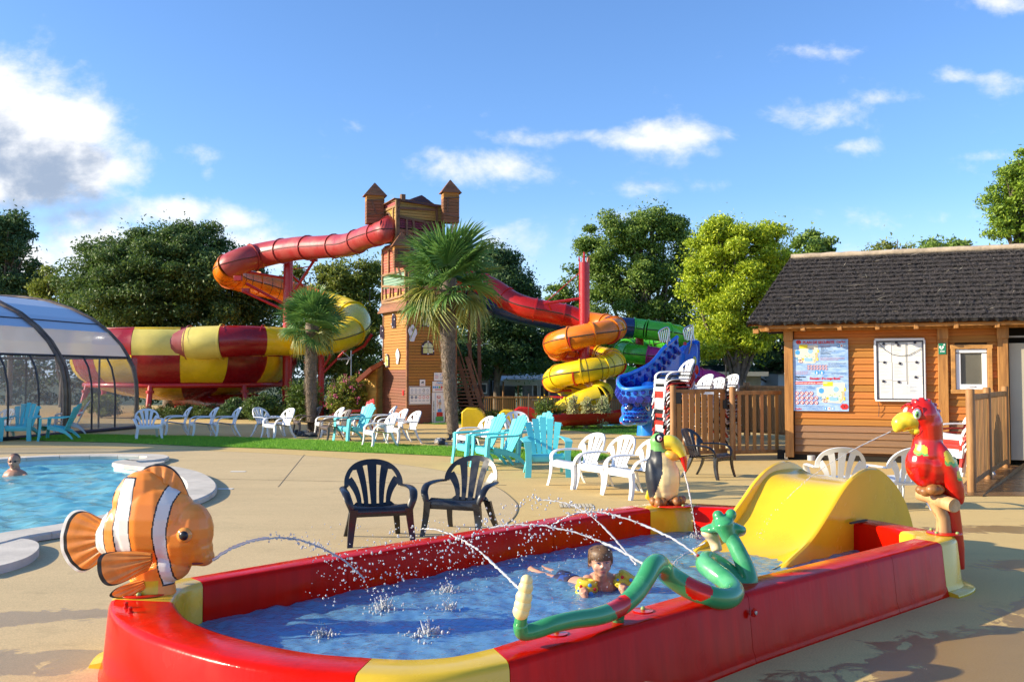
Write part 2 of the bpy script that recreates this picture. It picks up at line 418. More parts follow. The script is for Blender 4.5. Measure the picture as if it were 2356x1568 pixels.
POOL_S = spline(POOL, 4, True); POOL_S = [Vector((p.x, p.y, 0)) for p in POOL_S]
def sheet_with_hole(name, outer, hole, z, material):
    pts = [Vector((p[0], p[1], z)) for p in outer]+[Vector((p.x, p.y, z)) for p in hole]
    tri = mgeo.tessellate_polygon([pts[:len(outer)], pts[len(outer):]]) if hole else mgeo.tessellate_polygon([pts])
    fs = []
    for t in tri:
        a, b, c = (pts[i] for i in t); fs.append(t if (b-a).cross(c-a).z > 0 else tuple(t[::-1]))
    me = bpy.data.meshes.new(name); me.from_pydata([tuple(p) for p in pts], [], fs); me.materials.append(material)
    o = link(name, me); o['kind'] = 'structure'; return o
TAN1, TAN2 = (.65, .44, .165), (.56, .375, .14)
g_resin = ground_material('resin_paving', TAN1, TAN2, wet_shade=[(2.6, 4.9, 1.6, .8, 38), (3.9, 6.0, 1.5, .7, 30), (3.2, 5.1, 1.3, .9, 10), (1.6, 4.1, 1.2, .7, 40), (4.6, 7.6, .9, .35, 10), (5.5, 9.3, 2.2, .3, 5)])  # dark patches: damp paving, plus shade between sun patches painted into the colour
g_pale = ground_material('pale_concrete_paving', (.58, .43, .22), (.50, .365, .185), wet_shade=[(-3.4, 4.9, 1.9, .35, 8), (-2.6, 4.3, 1.2, .3, -10), (-3.0, 5.9, 1.1, .22, 12), (-2.9, 4.0, 1.5, .4, 5)], speck=.40, dk=(.74, .71, .68))
RECT = [(-70, -30), (70, -30), (70, 33), (-1.5, 33), (-1.5, 47), (-70, 47)]
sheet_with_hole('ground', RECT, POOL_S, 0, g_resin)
pp = [(-420, 1052), (0, 1030), (200, 1031), (450, 1036), (640, 1044), (850, 1060), (1030, 1085), (1130, 1115), (1182, 1150), (1190, 1175), (1165, 1205), (1100, 1235), (1010, 1262)]
pale = spline([gp(x, y) for x, y in pp], 4)+[Vector((-.6, 5.0, 0)), Vector((-1.6, 2.5, 0)), Vector((-3, 1.5, 0)), Vector((-9, 1.5, 0))]
pool_o = [Vector((p.x, p.y, 0)) for p in POOL_S]
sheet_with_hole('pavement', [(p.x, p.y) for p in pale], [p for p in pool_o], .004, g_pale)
# thin recessed joint round the pale slab
mb = MB(); edge = spline([gp(x, y) for x, y in pp], 6)
for a, b in zip(edge[:-1], edge[1:]): mb.beam(a+Vector((0, 0, .004)), b+Vector((0, 0, .004)), .012, .004)
for (a, b) in ((gp(430, 1100), gp(1165, 1116)), (gp(700, 1046), gp(640, 1120))): mb.beam(a+Vector((0, 0, .005)), b+Vector((0, 0, .005)), .010, .004)
o = mb.build('pavement_joint', mat('joint', (.2, .15, .09), .9), smooth=0); o['kind'] = 'structure'
# land beyond, falling away behind the park
fm = mat('field', (.07, .10, .03), .9, var=.5, vs=.4, bump=.5, bs=20)
rows = []
for (d, z) in ((0, -.03), (6, -.35), (14, -.9), (60, -1.1), (900, -1.2)):
    rows.append([(-70-d, -30-d, z), (70+d, -30-d, z), (70+d, 33+d, z), (-70-d, 33+d, z), (-70-d, -30-d, z)])
o = MB().grid(rows).build('field', fm, smooth=0); o['kind'] = 'structure'

# ------------------------------------------------------------------ artificial turf
turf_m = mat('turf', (.15, .32, .03), .8, var=.45, vs=3, bump=.8, bs=260, col2=(.21, .42, .04))
blade_m = mat('turf_blade', (.19, .42, .035), .7, island=.35, trans=.3)
def turf(name, px, n, label=None):
    pts = [Vector((p.x, p.y, .008)) for p in px]
    o = poly_sheet(name, pts, turf_m)
    xs = [p.x for p in pts]; ys = [p.y for p in pts]
    P = []
    tri = mgeo.tessellate_polygon([pts]); ar = []
    for t in tri:
        a, b, c = (pts[i] for i in t); ar.append((b-a).cross(c-a).length)
    ar = np.array(ar)/sum(ar); pick = rng.choice(len(tri), n, p=ar)
    A = np.array([[tuple(pts[i]) for i in tri[k]] for k in pick]); r1 = np.sqrt(rng.random((n, 1))); r2 = rng.random((n, 1))
    P = A[:, 0]*(1-r1)+A[:, 1]*(r1*(1-r2))+A[:, 2]*(r1*r2)
    h = rng.uniform(.012, .03, (n, 1)); U = np.concatenate([rng.normal(0, .35, (n, 2))*h, h], 1)
    a = rng.uniform(0, PI, (n, 1)); V = np.concatenate([np.cos(a), np.sin(a), a*0], 1)*.004
    P = P+U*.9
    q = quads('grass', P, U, V, blade_m); q['kind'] = 'stuff'; q['label'] = 'short green artificial grass blades'
tp = [(30, 1010), (90, 1004), (161, 1000), (330, 1003), (470, 1005), (591, 1009), (738, 1014), (840, 1020), (965, 1026), (1052, 1030), (1199, 1034), (1322, 1039), (1380, 1044), (1404, 1050), (1385, 1058), (1328, 1064), (1210, 1060), (1093, 1052), (916, 1044), (789, 1039), (633, 1032), (457, 1027), (269, 1018), (110, 1015)]
turf('lawn', [gp(x, y) for x, y in tp], 90000)
tp = [(900, 968), (1000, 976), (1110, 975), (1200, 974), (1260, 980), (1281, 988), (1387, 996), (1489, 1003), (1600, 1003), (1660, 990), (1560, 955), (1400, 950), (1240, 950), (1000, 955)]
turf('lawn', [gp(x, y) for x, y in tp], 50000)

# ------------------------------------------------------------------ swimming pool
wz = -.06
def ring_floor():
    ps = [Vector((p.x, p.y, -1.15)) for p in POOL_S]
    tri = mgeo.tessellate_polygon([ps]); return ps, tri
liner = mat('pool_liner', (.62, .83, .86), .6, var=.12, vs=2)
ps, tri = ring_floor(); mb = MB(); mb.add(ps, [tuple(t) for t in tri])
n = len(ps)
for i in range(n):
    a, b = POOL_S[i], POOL_S[(i+1) % n]
    mb.add([(a.x, a.y, -1.15), (b.x, b.y, -1.15), (b.x, b.y, .03), (a.x, a.y, .03)], [(0, 1, 2, 3)])
o = mb.build('swimming_pool', liner, smooth=30); o['kind'] = 'structure'
wsurf = clear_mat('pool_water', (.55, .92, .97), bump=.25, bs=5, stretch=(1, 1.6, 1), haze=.75, hcol=(.36, .90, 1.0), ior=1.18)
# gently rippled sheet with real relief
def ripple(name, poly, z, material, step, amp, sc, label=None):
    xs = [p.x for p in poly]; ys = [p.y for p in poly]; x0, x1, y0, y1 = min(xs), max(xs), min(ys), max(ys)
    nx, ny = int((x1-x0)/step)+2, int((y1-y0)/step)+2
    X, Y = np.meshgrid(x0+np.arange(nx)*step, y0+np.arange(ny)*step)
    Z = np.zeros_like(X); rg = np.random.default_rng(5)
    for k in range(26):
        an = rg.uniform(0, 2*PI); f = sc*rg.uniform(.5, 3.0); Z += amp/f*sc*np.sin(f*(X*math.cos(an)+Y*math.sin(an))+rg.uniform(0, 6.28)+1.3*np.sin(.7*f*(X*math.sin(an)-Y*math.cos(an))))
    px = np.array(xs); py = np.array(ys); ins = np.zeros(X.shape, bool)
    j = len(px)-1
    for i in range(len(px)):
        c = ((py[i] > Y) != (py[j] > Y)) & (X < (px[j]-px[i])*(Y-py[i])/(py[j]-py[i]+1e-12)+px[i]); ins ^= c; j = i
    idx = np.arange(nx*ny).reshape(ny, nx)
    keep = ins[:-1, :-1] | ins[1:, :-1] | ins[:-1, 1:] | ins[1:, 1:]
    q = np.stack([idx[:-1, :-1], idx[:-1, 1:], idx[1:, 1:], idx[1:, :-1]], -1)[keep]
    V = np.stack([X, Y, Z+z], -1).reshape(-1, 3); used = np.unique(q); rm = np.full(nx*ny, -1); rm[used] = np.arange(len(used))
    me = bpy.data.meshes.new(name); me.from_pydata(V[used].tolist(), [], rm[q].tolist()); me.materials.append(material); me.polygons.foreach_set('use_smooth', [True]*len(me.polygons))
    o = link(name, me); o['kind'] = 'structure'; return o
ripple('water', [p for p in POOL_S], wz, wsurf, .05, .006, 8.0)
# coping stones, each a part of one kerb
stone = mat('coping_stone', (.62, .56, .47), .75, var=.22, vs=3, island=.06, bump=.3, bs=60)
cp = thing('pool_coping', 'pale stone coping curving round the blue swimming pool', 'pool edge', (POOL_S[0].x, POOL_S[0].y, 0))
def outward(poly):
    n = len(poly); out = []
    ar = sum(poly[i].x*poly[(i+1) % n].y-poly[(i+1) % n].x*poly[i].y for i in range(n)); sg = 1 if ar > 0 else -1
    for i in range(n):
        t = (poly[(i+1) % n]-poly[i-1]); t.z = 0; t.normalize(); out.append(Vector((t.y, -t.x, 0))*sg)
    return out
ow = outward(POOL_S)
i = 0
while i < n:
    j = min(i+2, n); mb = MB(); rings = []
    for k in range(i, j+1):
        p, q = POOL_S[k % n], ow[k % n]
        g = .012 if k == i else 0
        a = p-q*.03; b = p+q*.36
        rings.append([(a.x, a.y, .012), (a.x, a.y, .06), (a.x+q.x*.02, a.y+q.y*.02, .08), (b.x-q.x*.02, b.y-q.y*.02, .08), (b.x, b.y, .06), (b.x, b.y, .012)])
    for r in (rings[0],):
        r2 = rings[1]; rings[0] = [tuple(Vector(a).lerp(Vector(b), .03)) for a, b in zip(r, r2)]
    mb.ring(rings[::-1]).build('coping_stone', stone, cp, smooth=30)
    i = j
# wide outer slab on the right side of the pool and the round slab at lower left
def slab(name, px, z0, z1, label):
    pts = spline([gp(x, y, z1) for x, y in px], 5, True); c = sum(pts, Vector())/len(pts)
    t = thing(name, label, 'pool edge', (c.x, c.y, 0))
    rings = [[(p.x, p.y, z0) for p in pts], [(p.x, p.y, z1-.015) for p in pts], [tuple(p.lerp(Vector((c.x, c.y, z1)), .01)) for p in pts]]
    MB().ring(rings).build('slab', stone, t, smooth=30); return t
slab('stone_step', [(-60, 1246), (0, 1240), (55, 1238), (86, 1246), (88, 1262), (60, 1282), (0, 1300), (-60, 1308)], 0, .07, 'rounded pale stone step at the lower left pool edge')
outer = [(330, 1048), (362, 1048), (380, 1055), (374, 1063), (350, 1068), (400, 1073), (450, 1086), (480, 1100), (488, 1116), (478, 1135), (455, 1150), (430, 1158)]
inner = [(340, 1052), (350, 1052), (356, 1056), (346, 1061), (325, 1064), (375, 1080), (420, 1092), (441, 1104), (448, 1120), (438, 1136), (420, 1145), (405, 1150)]
a = spline([gp(x, y, .045) for x, y in outer], 4); b = spline([gp(x, y, .045) for x, y in inner], 4)
ct = thing('curved_step', 'low curved stone step outside the right end of the pool', 'pool edge', (a[0].x, a[0].y, 0))
for k in range(0, len(a)-2, 3):
    rings = []
    for q in range(k, min(k+4, len(a))):
        o_, i_ = a[q], b[q]; f = .03 if q == k else 0
        if f: o_ = a[q].lerp(a[q+1], f); i_ = b[q].lerp(b[q+1], f)
        rings.append([(i_.x, i_.y, .01), (i_.x, i_.y, .046), (o_.x, o_.y, .046), (o_.x, o_.y, .006)])
    MB().ring(rings).build('coping_stone', stone, ct, smooth=30)
for (x, y, w) in ((518, 1125, 36), (548, 1085, 34)):
    c = gp(x, y, 0); s = w/F*c.y
    o = MB().bb((c.x-s/2, c.y-.05, .006), (c.x+s/2, c.y+.05, .010)).build('floor_marking', mat('marking', (.75, .72, .65), .6), smooth=0); o['kind'] = 'structure'
# drain grate near the basin
d0 = gp(1330, 1158, 0)
t = thing('drain_grate', 'pale slotted drain grate set in the paving behind the splash basin', 'drain grate', tuple(gp(1440, 1140)))
c = gp(1440, 1140); c = gp(1300, 1145) if False else gp((1800+990/1.963)*.5752, (1600+830/1.963)*.5752)
t.location = c; ORG[t.name] = c.copy()
gm = mat('grate_metal', (.60, .50, .32), .6)
MB().bb((c.x-.20, c.y-.16, .002), (c.x+.20, c.y+.16, .006)).build('frame', mat('drain_dark', (.30, .24, .15), .8), t, smooth=0)
for k in range(9): MB().beam((c.x-.176+k*.044, c.y-.145, .009), (c.x-.176+k*.044, c.y+.145, .009), .030, .005).build('slat', gm, t, smooth=0)
# broken stone block at the bottom of the view
bl = at(1590, 1570, 3.55); t = MB()
t.prism([(.50, 3.62, 0), (1.02, 3.50, 0), (1.06, 3.2, 0), (.52, 3.2, 0)], (0, 0, .36))
o = t.build('stone_block', mat('rough_stone', (.30, .22, .13), .95, var=.5, vs=9, bump=1, bs=30), smooth=0, bevel=.02); tag(o, 'rough brown stone block edge at the bottom of the view', 'stone block')
# ------------------------------------------------------------------ splash basin
red = mat('red_fibreglass', (.74, .007, .001), .13, col2=(.50, .006, .002), vs=2.2, stretch=(5, 5, .35), bump=.12, bs=9, thr=(.3, .75))
red.node_tree.nodes['Principled BSDF'].inputs['Specular IOR Level'].default_value = .10
yel = mat('yellow_fibreglass', (.80, .52, .03), .2, var=.15, vs=2, coat=.2)
bluef = mat('blue_basin_floor', (.05, .20, .80), .5, var=.3, vs=1.5)
bolt_m = mat('bolt_green', (.25, .36, .12), .5); steel = mat('steel', (.6, .6, .6), .25, metal=1)
ZT = .37; WL = .15
PAIRS = [
 ('y', [((-1.90, 5.40), (-1.76, 5.25)), ((-2.08, 5.25), (-1.80, 5.12)), ((-2.16, 5.06), (-1.79, 4.98)), ((-2.12, 4.86), (-1.75, 4.80))]),
 ('r', [((-2.12, 4.86), (-1.75, 4.80)), ((-2.03, 4.65), (-1.66, 4.63)), ((-1.88, 4.43), (-1.56, 4.48)), ((-1.69, 4.22), (-1.42, 4.33)), ((-1.46, 4.03), (-1.25, 4.19)), ((-1.21, 3.86), (-1.05, 4.06)), ((-.93, 3.72), (-.83, 3.95)), ((-.62, 3.64), (-.58, 3.89))]),
 ('y', [((-.62, 3.64), (-.58, 3.89)), ((-.42, 3.62), (-.41, 3.87)), ((-.22, 3.67), (-.25, 3.91)), ((-.01, 3.80), (-.09, 4.03))]),
 ('r', [((-.01, 3.80), (-.09, 4.03)), ((.3, 4.09), (.15, 4.28)), ((.8, 4.55), (.65, 4.73)), ((1.28, 5.0), (1.13, 5.18))]),
 ('r', [((1.28, 5.0), (1.13, 5.18)), ((1.7, 5.36), (1.55, 5.54)), ((2.49, 6.03), (2.35, 6.21))]),
 ('r', [((2.49, 6.03), (2.35, 6.21)), ((3.03, 6.49), (2.89, 6.67))]),
 ('y', [((3.03, 6.49), (2.89, 6.67)), ((3.15, 6.58), (2.92, 6.72)), ((3.24, 6.70), (2.95, 6.80)), ((3.26, 6.85), (2.95, 6.88)), ((3.21, 7.0), (2.93, 6.96))]),
 ('r', [((3.21, 7.0), (2.93, 6.96)), ((2.98, 7.5), (2.74, 7.38)), ((2.6, 7.95), (2.4, 7.78)), ((2.15, 8.28), (2.02, 8.04))]),
 ('r', [((2.15, 8.28), (2.02, 8.04)), ((1.72, 8.46), (1.62, 8.21))]),
 ('y', [((1.72, 8.46), (1.62, 8.21)), ((1.5, 8.52), (1.5, 8.26)), ((1.3, 8.48), (1.36, 8.2)), ((1.06, 8.33), (1.22, 8.09))]),
 ('r', [((1.06, 8.33), (1.22, 8.09)), ((.55, 7.86), (.68, 7.65)), ((.2, 7.53), (.33, 7.32))]),
 ('r', [((.2, 7.53), (.33, 7.32)), ((-.46, 6.88), (-.33, 6.68)), ((-1.2, 6.14), (-1.06, 5.95))]),
 ('r', [((-1.2, 6.14), (-1.06, 5.95)), ((-1.90, 5.40), (-1.76, 5.25))]),
]
basin = thing('splash_basin', 'red and yellow fibreglass splash basin filled with blue water', 'paddling pool', (.5, 5.8, 0))
inner_all = []
for kind, pr in PAIRS:
    if len(pr) > 3:
        O = spline([(*a, 0) for a, b in pr], 5); I = spline([(*b, 0) for a, b in pr], 5)
    else:
        O = spline([(*a, 0) for a, b in pr], 2); I = spline([(*b, 0) for a, b in pr], 2)
    inner_all += I[:-1]
    fl = .11 if kind == 'y' else .045
    rings = []
    for k, (o_, i_) in enumerate(zip(O, I)):
        e = .002 if k in (0, len(O)-1) else 0
        nn = (o_-i_); w = nn.length; nn.normalize()
        tt = (O[min(k+1, len(O)-1)]-O[max(k-1, 0)]).normalized(); sh = tt*(e if k == 0 else -e)
        def q(d, z): p = i_+nn*d+sh; return (p.x, p.y, z)
        rings.append([q(0, .0), q(0, ZT-.03), q(.012, ZT-.008), q(.035, ZT), q(w-.035, ZT), q(w-.010, ZT-.008), q(w+.004, ZT-.03), q(w+.03, .07), q(w+.045, .035), q(w+fl, .022), q(w+fl+.008, .012), q(w+fl+.006, 0)])
    MB().ring(rings).build('wall_panel', red if kind == 'r' else yel, basin, smooth=50)
# one fastening plate with its bolt on the near wall
p = Vector((1.30, 4.985, .0)); nn = Vector((.70, -.714, 0))
MB().lathe([(.0, -.004), (.022, -.004), (.024, .004), (.0, .006)], tuple(p+Vector((.005, -.012, .27))), 20, Rm=nn.to_track_quat('Z', 'Y').to_matrix()).build('cover_plate', red, basin)
MB().lathe([(.0, 0), (.012, 0), (.011, .008), (.0, .009)], tuple(p+nn*.016+Vector((0, 0, .27))), 12, Rm=nn.to_track_quat('Z', 'Y').to_matrix()).build('bolt', steel, basin)
inner_all = [Vector((q.x, q.y, 0)) for q in inner_all]
tri = mgeo.tessellate_polygon([[Vector((q.x, q.y, .02)) for q in inner_all]])
mb = MB(); mb.add([(q.x, q.y, .02) for q in inner_all], [tuple(t) if (inner_all[t[1]]-inner_all[t[0]]).cross(inner_all[t[2]]-inner_all[t[0]]).z > 0 else tuple(t[::-1]) for t in tri])
mb.build('basin_floor', bluef, basin, smooth=0)
bw = clear_mat('basin_water', (.80, .90, 1.0), bump=.35, bs=20, stretch=(1, 1.3, 1), haze=.72, hcol=(.30, .70, 1.0), ior=1.32)
ripple('water', inner_all, WL, bw, .02, .0015, 30.0)

# ------------------------------------------------------------------ yellow wave slide
SU = Vector((.744, .668, 0)); SV = Vector((-.668, .744, 0)); SA = Vector((1.97, 6.74, 0))
def sp(s, v, z): p = SA+SU*s+SV*v; return Vector((p.x, p.y, z))
slide = thing('kiddie_slide', 'short yellow wave slide with tall rounded sides dipping into the basin', 'slide', tuple(sp(1.0, .37, 0)))
yslide = mat('yellow_slide', (.82, .50, .015), .16, var=.12, vs=2.5, coat=.3)
crest = spline([(-.12, 0, .10), (.05, 0, .185), (.35, 0, .30), (.62, 0, .475), (.85, 0, .64), (1.05, 0, .735), (1.27, 0, .775), (1.5, 0, .74), (1.75, 0, .60), (1.92, 0, .44), (2.05, 0, .22), (2.09, 0, .02)], 5)
prof = spline([(-.35, 0, .075), (.05, 0, .115), (.35, 0, .185), (.6, 0, .315), (.8, 0, .48), (.95, 0, .60), (1.1, 0, .655), (1.35, 0, .665), (1.55, 0, .65)], 5)
def flank(v, sgn):
    mb = MB(); rows = []
    for q in crest:
        lowz = -.0
        rows.append([sp(q.x, v, 0.0), sp(q.x, v, max(q.z-.02, .0)), sp(q.x, v+sgn*.008, q.z), sp(q.x, v+sgn*.03, q.z+.006), sp(q.x, v+sgn*.045, q.z-.006), sp(q.x, v+sgn*.045, max(q.z-.03, 0)), sp(q.x, v+sgn*.04, 0)])
    return mb.ring(rows).build('side_wall', yslide, slide, smooth=50)
flank(0, -1); flank(.745, 1)
rows = []
for q in prof:
    zt = q.z
    row = []
    for k in range(9):
        v = .0+.745*k/8; lift = .05*max(0, (abs(k-4)/4))**4
        row.append(sp(q.x, v, zt+lift))
    rows.append(row)
for k in range(8, -1, -1): pass
bot = [[Vector((p.x, p.y, p.z-.035)) for p in r] for r in rows]
mb = MB().grid([r[::-1] for r in rows]).grid(bot)
mb.build('slide_bed', yslide, slide, smooth=60)
MB().prism([sp(1.55, .02, .62), sp(1.55, .73, .62), sp(1.72, .73, .50), sp(1.72, .02, .50)], (0, 0, .03)).build('step', yslide, slide, bevel=.008)
# the slide's flat foot under the water
MB().prism([sp(-.1, -.02, .08), sp(-.1, .78, .08), sp(-.55, .95, .08), sp(-.95, .55, .08), sp(-.85, .1, .08), sp(-.5, -.1, .08)], (0, 0, .060)).build('foot_plate', yslide, slide, smooth=0, bevel=.01)
c = sp(1.12, -.05, ZT+.006); MB().beam(sp(.86, -.09, ZT+.012), sp(1.12, -.09, ZT+.012), .02, .012).build('rubber_edge', mat('black_rubber', (.02, .02, .02), .6), slide)
# ------------------------------------------------------------------ fountain figures
org = mat('painted_orange', (.93, .27, .03), .28, var=.35, vs=5, coat=.2, col2=(.95, .42, .11), thr=(.5, .8))
orgd = mat('painted_orange_fin', (.90, .30, .05), .32, var=.3, vs=9)
whi = mat('painted_white', (.78, .76, .72), .3, var=.1, vs=5, coat=.15)
blk = mat('painted_black', (.012, .012, .015), .3)
cream = mat('painted_cream', (.95, .74, .34), .35, var=.2, vs=5)
pyel = mat('painted_yellow', (.86, .66, .04), .25, var=.2, vs=5, coat=.2)
pgrn = mat('painted_green', (.18, .50, .12), .3, var=.2, vs=6)
pred = mat('painted_red', (.64, .014, .005), .13, var=.15, vs=5, coat=.4)
pbrn = mat('painted_brown', (.34, .14, .04), .4, var=.5, vs=14)
woodp = mat('painted_wood', (.62, .36, .16), .45, var=.5, vs=8, stretch=(1, 1, .15))
def plate(c, r, parent, bolts=4, m=None):
    MB().lathe([(r-.01, 0), (r, .004), (r, .010), (r-.01, .014), (0, .016)], c, 24).build('base_plate', m or pred, parent)
    for k in range(bolts):
        a = 2*PI*k/bolts+.6; MB().ell((c[0]+math.cos(a)*r*.82, c[1]+math.sin(a)*r*.82, c[2]+.018), (.014, .014, .012), None, 8, 5).build('bolt_cap', bolt_m, parent)
# ---- clownfish: a plain clownfish figure
FD = 5.0; fs = F/FD
def fp(x, y, dy=0.0): p = at(x, y, FD); return Vector((p.x, p.y+dy, p.z))
fish = thing('fish_fountain', 'orange clownfish figure with white bands spouting water over the basin corner', 'fountain figure', (fp(350, 1362).x, FD, ZT))
b = MB()
b.ell(fp(352, 1205), (.235, .135, .235)); b.ell(fp(420, 1235), (.155, .125, .165)); b.ell(fp(330, 1165), (.17, .10, .20)); b.ell(fp(290, 1225), (.15, .095, .155))
b.ell(fp(440, 1222), (.122, .115, .16)); b.ell(fp(452, 1262), (.09, .09, .09)); b.ell(fp(468, 1280), (.06, .065, .05)); b.ell(fp(255, 1238), (.09, .05, .10)); b.tube([fp(350, 1300), fp(352, 1340), fp(352, 1366)], [.13, .115, .125], 16, flat=.85)
b.ell(fp(385, 1300), (.13, .10, .09)); b.ell(fp(400, 1180), (.12, .09, .13))
BANDS = [[(402, 1090), (384, 1150), (376, 1210), (380, 1270), (394, 1335), (422, 1335), (409, 1270), (405, 1210), (414, 1150), (436, 1095)],
         [(298, 1095), (288, 1150), (281, 1205), (288, 1260), (302, 1312), (336, 1312), (327, 1260), (322, 1205), (325, 1150), (326, 1095)], [(262, 1170), (234, 1180), (230, 1213), (231, 1254), (247, 1300), (268, 1300), (260, 1254), (257, 1215)]]
def fc(c, n):
    u = CX+c.x*fs; w = HZ-(c.z-CH)*fs
    if w > 1322 and u < 385: return 4 if u+.3*(w-1340) > 300 else 3
    for B_ in BANDS:
        ins = False; dm = 99
        for i in range(len(B_)):
            (x1, y1), (x2, y2) = B_[i-1], B_[i]
            if (y1 > w) != (y2 > w) and u < (x2-x1)*(w-y1)/(y2-y1)+x1: ins = not ins
            L2 = (x2-x1)**2+(y2-y1)**2; t = max(0, min(1, ((u-x1)*(x2-x1)+(w-y1)*(y2-y1))/L2)); dm = min(dm, math.hypot(u-x1-t*(x2-x1), w-y1-t*(y2-y1)))
        if dm < 1.6: return 2
        if ins: return 1
    return 0
blob('body', b, [org, whi, blk, orgd, pyel], fish, .0048, 14, fc)
def fin(name, root, edge, th=.018, ridges=9, dy=0.0, dye=0.0, border=True, parent=fish, mats=None):
    Rr = spline(root, 8); Ed = spline(edge, 8); k = 44; nr = 12
    def samp(P, t): q = t*(len(P)-1); i = min(int(q), len(P)-2); return P[i].lerp(P[i+1], q-i)
    A = []; B = []
    for i in range(nr+1):
        t = i/nr; ra = []; rb = []
        for j in range(k+1):
            s_ = j/k; p = samp(Rr, s_).lerp(samp(Ed, s_), t)
            h = th*(1.15-.85*t)*(.72+.28*math.cos(s_*ridges*2*PI))*(math.sin(PI*min(1, max(0, s_))*.96+.06))**.35
            if t > .99: h *= .3
            ra.append(p+Vector((0, -h, 0))); rb.append(p+Vector((0, h, 0)))
        A.append(ra); B.append(rb)
    mb = MB(); mb.grid([r[::-1] for r in A]); mb.grid(B)
    mb.m = []
    for _ in range(2):
        for i in range(nr):
            for j in range(k): mb.m.append((1 if i >= nr-1 else 2 if i == nr-2 else 0) if border else (2 if i >= nr-1 else 0))
    return mb.build(name, [orgd, whi, blk], parent, smooth=80)
fin('tail_fin', [fp(243, 1196), fp(238, 1235), fp(245, 1280)], [fp(232, 1192), fp(190, 1172), fp(158, 1182), fp(140, 1225), fp(142, 1270), fp(165, 1305), fp(195, 1315), fp(240, 1285)], .022)
fin('dorsal_fin', [fp(312, 1135), fp(350, 1120), fp(390, 1118), fp(432, 1160)], [fp(314, 1122), fp(322, 1085), fp(352, 1068), fp(390, 1072), fp(418, 1100), fp(438, 1148)], .022, 7, border=False)
fin('dorsal_fin', [fp(272, 1192), fp(290, 1160), fp(305, 1142)], [fp(262, 1178), fp(258, 1150), fp(270, 1124), fp(306, 1126)], .018, 5, border=False)
fin('pectoral_fin', [fp(370, 1260, -.13), fp(372, 1275, -.135), fp(368, 1290, -.13)], [fp(330, 1256, -.13), fp(270, 1258, -.17), fp(258, 1285, -.18), fp(270, 1322, -.18), fp(300, 1328, -.17), fp(362, 1300, -.13)], .016, 6, border=False)
fin('pectoral_fin', [fp(370, 1260, .12), fp(372, 1275, .125), fp(368, 1290, .12)], [fp(330, 1256, .13), fp(275, 1265, .18), fp(262, 1285, .19), fp(275, 1315, .19), fp(305, 1322, .17), fp(362, 1300, .12)], .016, 6, border=False)
fin('pelvic_fin', [fp(345, 1322, -.09), fp(350, 1330, -.095), fp(352, 1340, -.095)], [fp(330, 1324, -.10), fp(290, 1340, -.13), fp(277, 1358, -.13), fp(310, 1362, -.12), fp(350, 1346, -.095)], .014, 5, border=False)
eye_m = mat('eye_amber', (.75, .30, .05), .1, coat=.5)
for sy in (-1, 1):
    MB().ell(fp(441, 1222, sy*.112), (.042, .024, .042)).build('eye_ring', eye_m, fish); MB().ell(fp(442, 1222, sy*.124), (.027, .019, .027)).build('pupil', blk, fish)
MB().tube([fp(452, 1290, -.07), fp(470, 1290, -.055), fp(487, 1288, -.02), fp(487, 1288, .02), fp(470, 1290, .055), fp(452, 1290, .07)], .006, 6).build('mouth', mat('lip', (.25, .04, .02), .4), fish)
plate(tuple(Vector((fp(356, 0).x, FD, ZT))), .145, fish, 3)
for (x, y) in ((290, 1397), (300, 1408)):
    p = gp(x*1.0, y*1.0, ZT); MB().lathe([(.016, 0), (.016, .004), (.010, .006), (.010, .02), (.012, .024), (.004, .03)], tuple(p), 10).build('anchor_bolt', pred, fish)

# ---- toucan
TD = 8.33; ts = F/TD
def tp_(x, y, dy=0.0): p = at(x, y, TD); return Vector((p.x, p.y+dy, p.z))
tou = thing('toucan_fountain', 'toucan figure with a big yellow red-tipped beak standing on the far basin corner', 'fountain figure', (tp_(1535, 0).x, TD, ZT))
b = MB(); b.ell(tp_(1528, 1100), (.150, .145, .20)); b.ell(tp_(1524, 1070), (.125, .12, .17)); b.ell(tp_(1516, 1016), (.085, .085, .085)); b.tube([tp_(1516, 1020), tp_(1520, 1060)], [.08, .10], 14)
b.ell(tp_(1505, 1110), (.075, .12, .24), Matrix.Rotation(-.15, 3, 'Y')); b.ell(tp_(1530, 1130), (.125, .12, .10))
def tc_(c, n):
    u = CX+c.x*ts; w = HZ-(c.z-CH)*ts; q = c.y-TD
    if w < 1036+.15*(u-1516): return 1 if not (u > 1516 and w < 1004) else 0
    if u > 1517-.34*max(0, w-1085) and u < 1557+.02*(w-1060) and q < .10: return 2
    return 0
blob('body', b, [mat('toucan_black', (.02, .025, .035), .35, var=.3, vs=4), pgrn, cream], tou, .011, 6, tc_)
bk = spline([(1527, 1016, .078), (1542, 1016, .083), (1556, 1028, .072), (1565, 1045, .052), (1570, 1063, .032), (1573, 1082, .010)], 6)
mb = MB().tube([tp_(q.x, q.y, -.06-.05*i/len(bk)) for i, q in enumerate(bk)], [q.z for q in bk], 18, flat=.8)
mb.m = [(1 if i//18 > 18 else 0) for i in range(len(mb.f))]
mb.build('beak', [pyel, pred], tou, smooth=80)
MB().ell(tp_(1544, 1045, -.07), (.075, .06, .045), Matrix.Rotation(.35, 3, 'Y')).build('throat', mat('painted_amber', (.86, .42, .06), .35), tou)
MB().lathe([(0, 0), (.034, .002), (.040, .008), (0, .016)], tuple(tp_(1513, 1006, -.078)), 16, Rm=Vector((-.1, -1, .1)).to_track_quat('Z', 'Y').to_matrix()).build('eye_patch', blk, tou)
MB().ell(tp_(1514, 1006, -.088), (.022, .012, .026)).build('eye', whi, tou); MB().ell(tp_(1514.5, 1006, -.097), (.009, .006, .011)).build('pupil', blk, tou)
